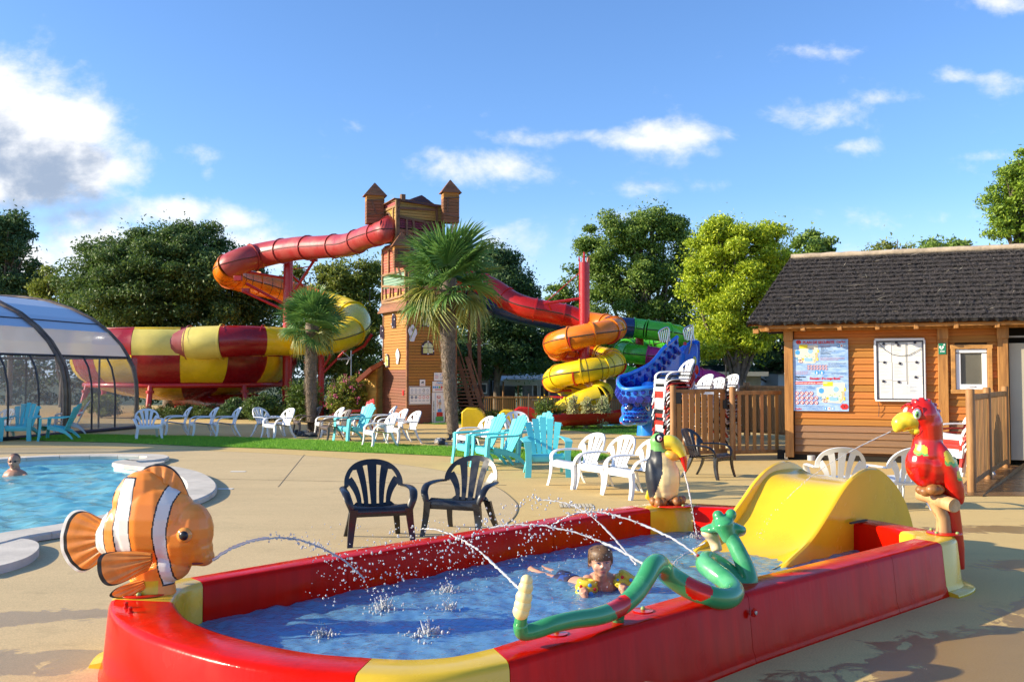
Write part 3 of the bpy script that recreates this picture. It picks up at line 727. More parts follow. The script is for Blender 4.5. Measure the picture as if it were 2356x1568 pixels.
for k, (x, y, dy, r) in enumerate(((1500, 1150, -.06, .035), (1511, 1152, -.10, .042), (1521, 1151, -.09, .04), (1530, 1148, -.03, .036), (1541, 1148, -.05, .036), (1552, 1150, -.09, .042), (1563, 1149, -.07, .04), (1570, 1147, -.02, .03))):
    MB().ell(tp_(x, y, dy), (r, r*1.5, r*1.15), None, 12, 8).build('toe', pbrn, tou)
MB().prism([tp_(1497, 1120, .1), tp_(1490, 1150, .13), tp_(1500, 1158, .14), tp_(1508, 1130, .1)], (0, .05, 0)).build('tail', pyel, tou, bevel=.01)
plate((tp_(1536, 0).x, TD-.03, ZT), .18, tou, 4)

# ---- parrot
PD = 6.84; ps_ = F/PD
def pp_(x, y, dy=0.0): p = at(x, y, PD); return Vector((p.x, p.y+dy, p.z))
par = thing('parrot_fountain', 'glossy red parrot figure with yellow beak perched on a wooden post', 'fountain figure', (pp_(2150, 0).x, PD, ZT))
def rx(a): return Matrix.Rotation(a, 3, 'Y')
b = MB(); b.ell(pp_(2122, 956), (.115, .115, .125)); b.ell(pp_(2132, 975), (.115, .11, .13)); b.tube([pp_(2132, 975), pp_(2135, 1010), pp_(2132, 1050)], [.11, .105, .12], 16)
b.ell(pp_(2120, 1068), (.115, .12, .15)); b.ell(pp_(2142, 1075), (.12, .13, .17)); b.ell(pp_(2130, 1100), (.09, .10, .07))
b.ell(pp_(2172, 1085, -.085), (.075, .055, .25), rx(-.35)); b.ell(pp_(2172, 1085, .085), (.075, .055, .25), rx(-.35))
b.tube([pp_(2165, 1060), pp_(2185, 1110), pp_(2195, 1160)], [.11, .09, .04], 14)
b.tube([pp_(2185, 1130), pp_(2197, 1200), pp_(2208, 1260), pp_(2213, 1310)], [.058, .052, .04, .026], 12, flat=.55, up=(0, 1, 0))
for k in range(7):
    a = .2+k*.25; b.ell(pp_(2120+40*math.sin((k-2)*.42), 957-40*math.cos((k-2)*.42)), (.017, .045, .015))
def zz(u, w): return (u-1668)/.4313, (w-891.6)/.4313
def pc_(c, n):
    u, w = zz(CX+c.x*ps_, HZ-(c.z-CH)*ps_)
    q = c.y-PD
    def patch(x0, x1, y0, y1, k=3):
        if not (x0 < u < x1): return 0
        sc = (y1-y0)*.16*abs(math.sin(k*PI*(u-x0)/(x1-x0)))
        sl = (u-x0)*.12
        if y0+(y1-y0)*.15-sc+sl < w < y1-(y1-y0)*.28+sc+sl: return 1
        if y0 < w < y1+sc+sl: return 2 if w > y0+(y1-y0)*.5 else 0
        return 0
    if q < .0:
        r = patch(1120, 1212, 325, 395) or patch(1182, 1240, 425, 475, 2) or (q < -.03 and patch(985, 1040, 296, 345, 2))
        if r: return r
        if 1228 < u < 1292 and 515 < w < 635: return 1 if u-1228 < 50 and w < 600 else 2
    if u > 1262 and 640 < w < 700: return 3
    if u > 1215 and 330 < w < 470 and abs(q) < .12: return 3
    return 0
blob('body', b, [pred, pyel, pgrn, mat('pale_blue_paint', (.45, .6, .75), .3)], par, .010, 6, pc_)
b = MB(); b.ell(pp_(2092, 967), (.108, .09, .066), rx(.2)); b.ell(pp_(2072, 973), (.066, .065, .066)); b.ell(pp_(2105, 990), (.045, .07, .035)); b.ell(pp_(2062, 986), (.025, .03, .03))
blob('beak', b, pyel, par, .009, 6)
MB().tube([pp_(2072, 991, -.045), pp_(2085, 987, -.075), pp_(2100, 984, -.085)], .0035, 5).build('beak_line', mat('beak_shade', (.5, .33, .02), .4), par)
MB().tube([pp_(2056, 991), pp_(2050, 992)], .006, 8).build('nozzle', mat('brass', (.6, .4, .12), .3, metal=1), par)
for sy in (-1, 1):
    MB().ell(pp_(2098, 950, sy*.088), (.028, .022, .042)).build('eye', whi, par); MB().ell(pp_(2096, 951, sy*.100), (.017, .014, .026)).build('iris', pgrn, par); MB().ell(pp_(2095, 952, sy*.109), (.008, .008, .014)).build('pupil', blk, par)
    MB().tube([pp_(2086, 940, sy*.095), pp_(2098, 931, sy*.10), pp_(2108, 938, sy*.10), pp_(2110, 955, sy*.097)], .007, 7).build('brow', pred, par)
post = MB().tube([(pp_(2150, 0).x, PD, ZT), (pp_(2149, 0).x, PD, ZT+.12), pp_(2150, 1150)], [.055, .048, .052], 16).build('post', woodp, par)
MB().tube([pp_(2170, 1155, -.17), pp_(2152, 1146, 0), pp_(2140, 1142, .16)], [.052, .05, .048], 18).build('crossbar', woodp, par)
MB().lathe([(0, 0), (.045, .002), (.05, -.004)], tuple(pp_(2170, 1155, -.173)), 18, Rm=Vector((.1, -1, 0)).to_track_quat('Z', 'Y').to_matrix()).build('cut_end', mat('cut_wood', (.72, .48, .24), .6, var=.4, vs=20), par)
for (x, y, dy, r) in ((2124, 1128, -.05, .042), (2134, 1122, -.09, .045), (2146, 1122, -.08, .042), (2128, 1128, .05, .04), (2142, 1124, .07, .04)):
    MB().ell(pp_(x, y, dy), (r*1.2, r, r*.9), None, 12, 8).build('toe', pbrn, par)
plate((pp_(2151, 0).x, PD, ZT), .125, par, 4)

# ---- snake
def zs(x, y, d): return at(1150.4+x*.3031, 1092.9+y*.3031, d)
snake = thing('snake_fountain', 'long green snake figure with red spots coiling along the near basin wall', 'fountain figure', (.9, 4.7, ZT))
sg = mat('snake_green', (.045, .30, .11), .17, var=.0, vs=3, coat=.3, col2=(.16, .50, .24), thr=(.48, .75)); scr = mat('snake_cream', (.80, .58, .32), .25, coat=.2)
path = [(165, 1060, 3.97), (155, 1130, 3.98), (175, 1190, 4.0), (270, 1175, 4.03), (400, 1130, 4.08), (560, 1095, 4.17), (750, 1065, 4.28), (900, 1005, 4.40), (1020, 905, 4.48), (1100, 790, 4.55), (1150, 700, 4.62), (1200, 670, 4.70), (1245, 720, 4.78), (1330, 790, 4.80), (1470, 870, 4.80), (1620, 925, 4.80), (1730, 930, 4.86), (1775, 880, 4.96), (1720, 805, 5.06), (1630, 735, 5.14), (1562, 680, 5.22), (1580, 645, 5.32), (1670, 690, 5.36), (1770, 770, 5.33), (1840, 830, 5.28), (1885, 810, 5.28), (1870, 720, 5.30), (1820, 600, 5.34), (1770, 500, 5.38), (1720, 410, 5.40)]
SPN = 16; pts = spline([tuple(zs(*q)) for q in path], SPN)
k = len(pts); rs = [.030+.026*min(1, 2.2*i/k) if i < k*.86 else .056-.016*(i-k*.86)/(k*.14) for i in range(k)]
rs = [r*(.88 if i < SPN else 1) for i, r in enumerate(rs)]
mb = MB().tube(pts, rs, 40)
def near(i, off): return pts[i*SPN]+Vector(off)
sp1 = near(7, (0, -.035, .03)); sp2 = near(14, (.02, -.055, .03)); sp3 = near(11, (0, -.01, .04))
mm = []
for f in mb.f:
    c = sum((Vector(mb.v[i]) for i in f[:4]), Vector())/4
    e1 = c-sp1; e2 = c-sp2
    mm.append(1 if (abs(e1.x)+abs(e1.z)*.8 < .075 and e1.length < .07) or e2.length < .074 else 0)
mb.m = mm
mb.build('body', [sg, pred], snake, smooth=80)
rat = [(160, 1030, .036), (172, 985, .037), (182, 925, .036), (196, 850, .032), (203, 800, .026)]
for (x, y, r) in rat: MB().ell(zs(x, y, 3.96), (r, r, r*1.05), None, 18, 12).build('rattle_ring', cream, snake)
b = MB(); H_ = lambda x, y, d=5.40: at(x, y, d)
b.tube([H_(1682, 1240), H_(1668, 1212), H_(1664, 1200)], [.05, .055, .06], 14); b.ell(H_(1664, 1203, 5.44), (.065, .10, .05)); b.ell(H_(1642, 1214, 5.48), (.065, .07, .028), Matrix.Rotation(-.15, 3, 'Y')); b.ell(H_(1695, 1214, 5.42), (.055, .06, .028), Matrix.Rotation(.4, 3, 'Y'))
b.ell(H_(1652, 1186, 5.44), (.034, .04, .035)); b.ell(H_(1682, 1183, 5.44), (.034, .04, .035)); b.ell(H_(1708, 1218, 5.42), (.025, .035, .026)); b.ell(H_(1622, 1218, 5.5), (.03, .04, .02))
blob('head', b, sg, snake, .008, 6)
b = MB(); b.ell(H_(1632, 1229, 5.50), (.055, .05, .028), Matrix.Rotation(.3, 3, 'Y')); b.tube([H_(1637, 1228, 5.5), H_(1645, 1248, 5.5), H_(1650, 1268, 5.48)], [.045, .035, .035], 12); b.ell(H_(1704, 1224, 5.43), (.035, .04, .022), Matrix.Rotation(-.4, 3, 'Y'))
blob('jaw', b, scr, snake, .008, 5)
for (x, y, d) in ((1112, 690, 4.60), (1503, 607, 5.25)):
    MB().tube([zs(x-8, y-4, d), zs(x+14, y+10, d)], .009, 8).build('nozzle', pred, snake)
for (x, y) in ((430, 1200), (1085, 1028)):
    p = gp(1150.4+x*.3031, 1092.9+y*.3031, ZT); MB().lathe([(.05, 0), (.052, .005), (0, .007)], tuple(p), 18).build('base_plate', pred, snake); MB().ell(tuple(p+Vector((0, 0, .012))), .012, None, 10, 6).build('bolt_cap', bolt_m, snake)
MB().tube([zs(900, 1010, 4.40)-Vector((0, 0, .03)), Vector((zs(900, 1010, 4.40).x, 4.43, ZT))], .03, 10).build('support', sg, snake)
MB().tube([pts[24*SPN], Vector((pts[24*SPN].x, pts[24*SPN].y, ZT))], .04, 10).build('support', sg, snake)

# ------------------------------------------------------------------ water jets
drop = bpy.data.materials.new('water_drop'); drop.use_nodes = True; bs_ = drop.node_tree.nodes['Principled BSDF']
bs_.inputs['Base Color'].default_value = (1, 1, 1, 1); bs_.inputs['Transmission Weight'].default_value = .55; bs_.inputs['IOR'].default_value = 1.33; bs_.inputs['Roughness'].default_value = .12
def jet(label, ctrl, r0, solid=.4, spread=.02, nd=60, seed=1, dr=.006):
    rg = random.Random(seed); P = spline(ctrl, 14); k = len(P); mb = MB()
    m = max(4, int(k*solid*.62)); mb.tube([p+Vector((rg.gauss(0, 1), 0, rg.gauss(0, 1)))*r0*.25 for p in P[:m]], [r0*(.75+.45*abs(math.sin(i*2.1))+.35*rg.random()) for i in range(m)], 6)
    o = mb.build('water_jet', drop, None, smooth=80); mb = MB(); i = m-1
    while i < k*min(1, solid*1.5):
        p = P[min(i, k-1)].lerp(P[min(i+1, k-1)], rg.random()); q = (P[min(i+1, k-1)]-P[max(i-1, 0)]).normalized(); l = r0*rg.uniform(1.5, 5); mb.tube([p-q*l, p+Vector((rg.gauss(0, 1), 0, rg.gauss(0, 1)))*r0*.5, p+q*l], [r0*.25, r0*rg.uniform(.6, 1.0), r0*.25], 5); i += rg.choice((0, 1, 1))+.01 if False else 1
    for i in range(nd):
        t = rg.random()**.75; q = int((solid*.6+(1-solid*.6)*t)*(k-1)); p = P[q]+Vector((rg.gauss(0, 1), rg.gauss(0, 1), rg.gauss(0, 1)))*spread*(q/k)
        r = dr*rg.uniform(.4, 1.15); mb.ell(p, (r, r, r*rg.uniform(.9, 1.4)), None, 7, 5)
    mb.build('droplets', drop, o, smooth=80)['kind'] = 'stuff'; return tag(o, label, 'water jet', 'water jets over the splash basin')
J = lambda *q: [tuple(at(*p)) for p in q]
jet('water jet arching from the mouth of the clownfish figure', J((489, 1288, 4.95), (530, 1262, 5.0), (580, 1243, 5.05), (640, 1236, 5.1), (700, 1244, 5.2), (750, 1265, 5.3), (800, 1295, 5.4), (850, 1345, 5.5), (885, 1400, 5.5)), .0065, .55, .04, 150, 1, .0058)
jet('water jet rising from the yellow tail tip of the snake', J((1196, 1354, 4.0), (1150, 1310, 4.1), (1100, 1265, 4.2), (1050, 1235, 4.3), (990, 1216, 4.4), (930, 1226, 4.5), (870, 1258, 4.6), (800, 1330, 4.8), (740, 1420, 4.9)), .005, .35, .05, 90, 2, .0055)
jet('thick water jet from the raised hump of the snake', J((1488, 1302, 4.62), (1440, 1272, 4.7), (1380, 1244, 4.8), (1300, 1218, 4.9), (1210, 1206, 5.0), (1120, 1215, 5.1), (1030, 1250, 5.2), (930, 1320, 5.3), (880, 1400, 5.4)), .006, .4, .07, 170, 3, .006)
jet('high water jet crossing behind the head of the boy', J((1465, 1300, 5.3), (1420, 1245, 5.4), (1370, 1195, 5.5), (1320, 1163, 5.6), (1260, 1150, 5.7), (1210, 1152, 5.8), (1150, 1185, 5.9), (1080, 1250, 6.0), (1020, 1350, 6.0)), .005, .36, .045, 120, 4, .0065)
jet('water jet from the middle coil of the snake over the boy', J((1604, 1276, 5.25), (1550, 1240, 5.35), (1480, 1207, 5.5), (1420, 1186, 5.6), (1360, 1177, 5.7), (1300, 1190, 5.8), (1230, 1240, 5.9), (1180, 1300, 5.9)), .006, .5, .045, 100, 5, .0065)
jet('thin water jet falling from the beak tip of the toucan', J((1574, 1083, 8.2), (1583, 1120, 8.0), (1592, 1165, 7.8), (1602, 1225, 7.5)), .006, .95, .012, 20, 6, .005)
jet('long thin water jet from the beak of the parrot', J((2050, 992, 6.84), (1975, 1028, 6.8), (1900, 1072, 6.75), (1840, 1118, 6.7), (1780, 1180, 6.7), (1745, 1240, 6.7)), .0035, .45, .015, 45, 7, .0035)
jet('short thin water jet from the mouth of the snake', J((1622, 1248, 5.55), (1595, 1262, 5.7), (1565, 1280, 5.9), (1545, 1300, 5.95)), .004, .6, .012, 24, 8, .004)
mb = MB(); rg = random.Random(3)
for i in range(420):
    x = rg.uniform(700, 1420); y = rg.triangular(1190, 1400, 1270); d = 4.9+(x-700)/720*.8+rg.gauss(0, .25); r = rg.uniform(.0014, .0038); mb.ell(at(x, y, d), (r, r, r*1.2), None, 6, 4)
tag(mb.build('water_spray', drop, None, smooth=80), 'loose water drops flying above the splash basin', None, None, 'stuff')
foam = mat('foam', (.85, .9, .95), .25, trans=.3)
mb = MB()
for (x, y, s) in ((885, 1405, 1.2), (1030, 1362, 1.0), (985, 1462, 1.3), (745, 1462, 1.0), (1035, 1400, .8), (1600, 1238, .7), (545, 1300, .0)):
    if s == 0: continue
    c = gp(x, y, WL)
    for i in range(90):
        a = rg.uniform(0, 2*PI); rr = abs(rg.gauss(0, .055))*s; h = abs(rg.gauss(0, .035))*s*math.exp(-rr/.05)*1.6; p = c+Vector((math.cos(a)*rr, math.sin(a)*rr, h)); r = rg.uniform(.002, .008)*s*(1 if h < .03 else .6); mb.ell(p, (r, r, r*rg.uniform(.7, 1.8)), None, 6, 4)
    for i in range(7):
        a = rg.uniform(0, 2*PI); rr = rg.uniform(.01, .03)*s; h = rg.uniform(.03, .07)*s; p = c+Vector((math.cos(a)*rr, math.sin(a)*rr, 0)); mb.tube([p, p+Vector((math.cos(a)*h*.3, math.sin(a)*h*.3, h*.6)), p+Vector((math.cos(a)*h*.5, math.sin(a)*h*.5, h))], [.008*s, .005*s, .002], 5)
tag(mb.build('water_splash', drop, None, smooth=80), 'small white splashes where the jets land in the basin', None, None, 'stuff')
# ------------------------------------------------------------------ plastic chairs
CHM = {'white': mat('chair_white', (.74, .75, .76), .32, var=.06, vs=4), 'black': mat('chair_black', (.013, .015, .021), .27, var=.2, vs=6), 'brown': mat('chair_brown', (.115, .085, .07), .34, var=.15, vs=4),
       'red': mat('chair_red', (.50, .035, .025), .35, var=.15, vs=4), 'turquoise': mat('chair_turquoise', (.12, .62, .66), .38, var=.08, vs=3)}
def strip(c, w, fn, th=.011, mi=0, mb=None):
    """flat curved slat: c(t)->(x,h), w(t) half width, fn maps (x,h)->point"""
    mb = mb or MB(); rings = []; n = 9
    for i in range(n):
        t = i/(n-1); x, h = c(t); x2, h2 = c(min(1, t+.02)); x1, h1 = c(max(0, t-.02)); dx, dh = x2-x1, h2-h1; l = math.hypot(dx, dh) or 1; nx, nh = dh/l, -dx/l; ww = w(t)
        a = fn(x+nx*ww, h+nh*ww); b = fn(x-nx*ww, h-nh*ww); o = Vector((0, th, -th*.3))
        rings.append([a, b, b+o, a+o])
    return mb.ring(rings)
def bz(*P):
    pts = [Vector((p[0], p[1], 0)) for p in P]
    def f(t):
        q = pts
        while len(q) > 1: q = [q[i].lerp(q[i+1], t) for i in range(len(q)-1)]
        return q[0].x, q[0].y
    return f
def resin_chair(m, label, simple=False):
    t = thing('garden_chair', label, 'chair', (0, 0, 0))
    def B(x, h): return Vector((x, .19+.36*h-1.0*x*x*min(1, h/.25), .32+.93*h))
    # seat, with rolled front lip
    rows = []
    for (y, z, w) in ((-.275, .300, .225), (-.285, .345, .232), (-.265, .372, .235), (-.20, .375, .235), (-.05, .350, .228), (.1, .325, .215), (.20, .315, .19), (.215, .345, .16)):
        rows.append([Vector((x*w, y, z+(.018 if abs(x) > .9 else .012 if abs(x) > .75 else 0)*(1 if y > -.25 else 0))) for x in (-1, -.93, -.8, -.4, 0, .4, .8, .93, 1)])
    low = [[p+Vector((0, .006, -.014)) for p in r] for r in rows]
    MB().grid(rows).grid([r[::-1] for r in low]).build('seat', m, t, smooth=60)
    if simple:
        MB().beam((-.2, -.24, .33), (.2, -.24, .33), .05, .02)
    # back: rim, slats
    mb = MB(); rim = [(.135, .02), (.20, .12), (.268, .22), (.262, .31), (.225, .40), (.16, .465), (.08, .497), (0, .505)]
    rim2 = rim+[(-x, h) for x, h in rim[-2::-1]]
    sp_ = spline([(x, h, 0) for x, h in rim2[2:-2]], 4)
    rings = []
    for i, q in enumerate(sp_):
        a = sp_[max(i-1, 0)]; b = sp_[min(i+1, len(sp_)-1)]; d = (b-a).normalized(); nx, nh = d.y, -d.x
        wi = .060 if q.y > .42 else .042
        p1 = B(q.x, q.y); p2 = B(q.x+nx*-wi, q.y+nh*-wi); e = Vector((0, .022, -.004)); f = Vector((0, .012, -.003))
        if (Vector((q.x, q.y, 0))-Vector((0, .2, 0))).length < (Vector((q.x-nx*wi, q.y-nh*wi, 0))-Vector((0, .2, 0))).length: p2 = B(q.x+nx*wi, q.y+nh*wi)
        rings.append([p1, p2, p2+f, p1+e])
    mb.ring(rings)
    mb.beam(B(-.16, .0), B(.16, .0), .012, .05, up=(0, 1, 0))
    slats = [(bz((0, 0), (0, .47)), lambda s: .024+.020*s), (bz((.068, 0), (.075, .25), (.125, .45)), lambda s: .019+.017*s), (bz((-.068, 0), (-.075, .25), (-.125, .45)), lambda s: .019+.017*s),
             (bz((.128, 0), (.13, .17), (.225, .30)), lambda s: .017+.020*s), (bz((-.128, 0), (-.13, .17), (-.225, .30)), lambda s: .017+.020*s)]
    if simple:
        for c, w in slats: strip(c, w, B, mb=mb)
        mb.build('backrest', m, t, smooth=50)
    else:
        bk = mb.build('backrest', m, t, smooth=50)
        for c, w in slats: strip(c, w, B).build('slat', m, bk, smooth=50)
    for s in (-1, 1):
        arm = spline([B(s*.262, .22), (s*.290, .10, .530), (s*.300, -.04, .528), (s*.297, -.17, .512), (s*.284, -.245, .455), (s*.262, -.262, .385), (s*.25, -.262, .33)], 4)
        MB().tube(arm, [.018+.018*math.sin(PI*min(1, (i+2)/(len(arm)+1)))**.5 for i in range(len(arm))], 8, flat=.5, up=(s, 0, .15) if False else None).build('armrest', m, t, smooth=70)
        for (a, b, w) in (((s*.240, -.262, .36), (s*.276, -.305, 0), .036), ((s*.190, .17, .325), (s*.240, .315, 0), .034)):
            a, b = Vector(a), Vector(b); rings = []
            for q in range(6):
                u = q/5; c = a.lerp(b, u); ww = w*(1-.32*u); sy = 1 if a.y < 0 else -1; c = c+Vector((0, sy*.02*math.sin(PI*u), 0))
                o = s
                rings.append([c+Vector((-ww*o, -ww*.75, 0)), c+Vector((ww*o*.9, -ww*.75, 0)), c+Vector((ww*o*.9, ww*.75, 0)), c+Vector((ww*o*.45, ww*.75, 0)), c+Vector((ww*o*.45, -ww*.35, 0)), c+Vector((-ww*o, -ww*.35, 0))])
            MB().ring(rings).build('leg', m, t, smooth=30)
    return t
def adirondack(m, label):
    t = thing('garden_armchair', label, 'chair', (0, 0, 0))
    def B(x, h): return Vector((x, .17+.42*h-.35*x*x, .27+.90*h))
    rows = []
    for (y, z, w) in ((-.33, .27, .25), (-.345, .33, .262), (-.325, .372, .268), (-.26, .378, .268), (-.1, .335, .258), (.06, .285, .245), (.18, .265, .22)):
        rows.append([Vector((x*w, y, z)) for x in (-1, -.62, -.58, -.22, -.18, .18, .22, .58, .62, 1)])
    low = [[p+Vector((0, .01, -.018)) for p in r] for r in rows]
    MB().grid(rows).grid([r[::-1] for r in low]).build('seat', m, t, smooth=60)
    for k in range(-2, 3):
        top = .755-.022*k*k-(.012 if k else 0); x0, x1 = .078*k, .128*k
        c = lambda u, k=k, x0=x0, x1=x1, top=top: (x0+(x1-x0)*u, top*u)
        strip(c, lambda u: .033+.024*u, B, th=.018).build('backrest_slat', m, t, smooth=40)
    mb = MB()
    for h, w in ((.12, .22), (.34, .27), (.60, .33)):
        mb.tube([B(x*w, h)+Vector((0, .022, 0)) for x in (-1, -.5, 0, .5, 1)], .012, 6)
    mb.build('back_rail', m, t)
    for s in (-1, 1):
        pts = spline([B(s*.27, .40), (s*.345, .20, .605), (s*.352, .02, .60), (s*.345, -.18, .595), (s*.335, -.33, .585)], 3); rings = []
        for i, q in enumerate(pts):
            w = .062-.028*(i < 3)+.004*i/len(pts); rings.append([q+Vector((-w, 0, 0)), q+Vector((w, 0, 0)), q+Vector((w, 0, -.03)), q+Vector((w-.012, 0, -.03)), q+Vector((w-.012, 0, -.012)), q+Vector((-w, 0, -.012))])
        MB().ring(rings).build('armrest', m, t, smooth=30)
        for pts_, nm in (([(.335, -.325, .575, .058, .03), (.315, -.335, .40, .05, .03), (.315, -.35, .22, .048, .028), (.33, -.375, 0, .05, .026)], 'leg'), ([(.25, -.2, .34, .022, .05), (.26, .05, .29, .022, .05), (.28, .22, .22, .024, .042), (.30, .34, .11, .024, .034), (.315, .42, 0, .024, .03)], 'leg')):
            q5 = []
            for i in range(len(pts_)-1):
                for j in range(3):
                    u = j/3; q5.append([a+(b-a)*u for a, b in zip(pts_[i], pts_[i+1])])
            q5.append(list(pts_[-1])); rings = []
            for (x, y, z, wx, wy) in q5:
                c = Vector((s*x, y, z))
                if nm == 'leg' and pts_[0][3] > .05: rings.append([c+Vector((-wx*s, -wy, 0)), c+Vector((wx*s, -wy, 0)), c+Vector((wx*s, wy, 0)), c+Vector((wx*s*.7, wy, 0)), c+Vector((wx*s*.7, -wy*.4, 0)), c+Vector((-wx*s, -wy*.4, 0))])
                else: rings.append([c+Vector((-wx*s, 0, -wy)), c+Vector((wx*s, 0, -wy)), c+Vector((wx*s, 0, wy)), c+Vector((-wx*s, 0, wy))])
            MB().ring(rings).build(nm, m, t, smooth=30)
    return t
PROTO = {}
def put(kind, colr, px, rz, label, group, z=0.0, pos=None, dz=0):
    key = (kind, colr)
    if key not in PROTO:
        PROTO[key] = (adirondack if kind == 'A' else (lambda m, l: resin_chair(m, l, kind == 'S')))(CHM[colr], label); t = PROTO[key]
    else: t = copy_tree(PROTO[key])
    p = pos if pos is not None else gp(px[0], px[1], 0)
    t.scale = (.94, .96, .925) if kind == 'A' else (1.05, 1.0, .925)
    t.location = (p[0], p[1], z+dz); t.rotation_euler = (0, 0, R(rz)); t['label'] = label; t['group'] = group
    return t
GP = 'low plastic chairs standing round the pools'; GS = 'plastic chairs piled in stacks'
put('C', 'black', (867, 1243), 17, 'left one of the two black chairs behind the red basin wall', GP)
put('C', 'black', (1064, 1226), -19, 'right one of the two black chairs behind the red basin wall', GP)
put('C', 'black', (1628, 1097), 52, 'lone black chair in front of the wooden gate, beside the toucan', GP)
put('C', 'white', (1330, 1117), -58, 'white chair right beside the front turquoise armchair', GP)
put('C', 'white', (1397, 1127), -58, 'white chair in the middle of the three left of the toucan', GP)
put('C', 'white', (1463, 1140), -60, 'white chair partly hidden behind the toucan figure', GP)
put('C', 'white', (1925, 1166), 172, 'white chair seen from behind, directly above the yellow slide', GP)
put('C', 'white', (2062, 1166), -166, 'white chair seen from behind, next to the parrot figure', GP)
put('A', 'turquoise', (1256, 1092), 4, 'turquoise armchair facing the basin, foremost of the turquoise ones', GP)
put('A', 'turquoise', (1147, 1075), -66, 'turquoise armchair in side view, directly left of the foremost one', GP)
put('A', 'turquoise', (1101, 1066), -66, 'turquoise armchair in side view, second left of the foremost one', GP)
put('A', 'turquoise', (1212, 1058), -62, 'turquoise armchair mostly hidden behind the foremost turquoise one', GP)
put('C', 'white', (1093, 1042), -60, 'white chair right of the large palm trunk behind the turquoise armchairs', GP)
put('C', 'white', (1192, 1022), 8, 'white chair peeping between the turquoise armchair backs', GP)
put('A', 'turquoise', (48, 1012), 8, 'turquoise armchair facing forward beside the glass pool cover', GP)
put('A', 'turquoise', (136, 1012), -80, 'turquoise armchair in side view beside the glass pool cover', GP)
put('A', 'white', (160, 998), -66, 'white armchair behind the side-view turquoise one by the pool cover', GP)
put('C', 'white', (-8, 1010), -20, 'white chair cut off by the left edge of the view', GP)
put('C', 'white', (340, 1010), 28, 'white chair facing right, first beyond the glass cover corner', GP)
put('C', 'white', (405, 1001), -62, 'white chair turned left, second beyond the glass cover corner', GP)
put('C', 'white', (466, 1003), -60, 'white chair turned left, third beyond the glass cover corner', GP)
put('C', 'white', (519, 1003), -60, 'white chair turned left, fourth beyond the glass cover corner', GP)
put('C', 'white', (616, 1003), 62, 'white chair turned right with its back to the bowl slide', GP)
put('C', 'white', (641, 1007), -45, 'white chair facing the right-turned one on the turf edge', GP)
put('C', 'brown', (706, 999), -62, 'brown chair in front of the small palm trunk', GP)
put('C', 'white', (757, 1003), -62, 'white chair squeezed between the two brown chairs', GP)
put('C', 'brown', (770, 1013), -58, 'brown chair on the turf edge left of the lone turquoise armchair', GP)
put('A', 'red', (822, 989), -60, 'red armchair mostly hidden behind white and turquoise chairs', GP)
put('C', 'white', (826, 997), -55, 'white chair in front of the red armchair, behind the turquoise one', GP)
put('A', 'turquoise', (815, 1014), -50, 'lone turquoise armchair standing among white chairs before the tower', GP)
put('C', 'white', (875, 1027), -60, 'white chair standing on the green turf before the tower', GP)
put('C', 'white', (930, 1019), -58, 'rightmost white chair of the cluster before the tower', GP)
put('C', 'white', (902, 1010), -62, 'white chair in the middle of the cluster before the tower', GP)
put('C', 'white', (880, 997), -72, 'rear white chair of the cluster before the tower', GP)
def stack(px, rz, cols, where, dz=.07, base=0):
    nn = len(cols); p = gp(px[0], px[1], 0)
    a = R(rz); f = Vector((math.sin(a), -math.cos(a), 0))
    ords = ['lowest', 'second', 'third', 'fourth', 'fifth', 'sixth', 'seventh', 'eighth', 'ninth', 'tenth', 'eleventh', 'twelfth', 'thirteenth', 'fourteenth', 'fifteenth', 'sixteenth', 'seventeenth', 'eighteenth', 'nineteenth', 'twentieth']
    for k, c in enumerate(cols):
        lab = f'{c} chair, {"topmost" if k == nn-1 else "lowest" if k == 0 else ords[k]+" from the bottom"} in the stack {where}'
        put('S', c, None, rz+random.uniform(-.8, .8), lab, GS, pos=p+f*(.012*(k % 3)), dz=k*dz)
W, K, D_ = 'white', 'black', 'red'
stack((1553, 1052), -78, [W, W, K, W, W, D_, K, D_, K, W, W, W, D_, D_, W, K, W], 'beside the wooden gate post')
stack((1600, 1034), -72, [W, W, K, W, W, D_, W, W, K, W, W, W, W], 'right behind the tallest stack', base=0)
stack((1662, 1020), -66, [W, K, W, W, W, K, W, W, D_, W, W, K, W], 'farthest from the blue snake slide')
stack((1630, 1028), -64, [W, K, W, D_, W, W, K, W, W, D_, W, W], 'between the two rear stacks')
stack((2222, 1090), -76, [W, W, D_, D_, W], 'between the parrot figure and the hut')
# ------------------------------------------------------------------ wooden hut
def wood(name, c, c2, **k): return mat(name, c, .62, col2=c2, vs=3.2, stretch=(.35, .35, 3.2), thr=(.35, .7), bump=.35, bs=28, island=k.get('island', .1))
wplank = wood('hut_plank', (.56, .215, .03), (.36, .12, .018), island=.2); wpost = mat('hut_post', (.48, .22, .055), .6, col2=(.28, .12, .03), vs=5, stretch=(2.5, 2.5, .25), bump=.4, bs=25)
wgrey = mat('weathered_plank', (.33, .17, .07), .75, col2=(.16, .11, .08), vs=4, stretch=(.4, .4, 6), bump=.5, bs=25, island=.15)
HA = R(21); ha = Vector((math.cos(HA), -math.sin(HA), 0)); hn = Vector((-math.sin(HA), -math.cos(HA), 0)); H0 = gp(1812, 1056, 0)
UP = Vector((0, 0, 1)); HM = Matrix((ha, hn, UP)).transposed()
def hp(u, z, w=0.0): return H0+ha*u+hn*w+UP*z
hut = thing('wooden_hut', 'brown timber-clad hut with dark thatched roof beside the pool', 'hut', tuple(H0))
def hu(px): # wall coordinate for an image column
    t = (px-CX)/F; return (t*H0.y-H0.x)/(ha.x-t*ha.y)
def hz_(px, py, w=0.0):
    u = hu(px); Y = (H0+ha*u+hn*w).y; return CH+(HZ-py)/F*Y
u1, u2, u3, u4, u5 = 0.0, hu(2157), hu(2180), hu(2294), hu(2318)
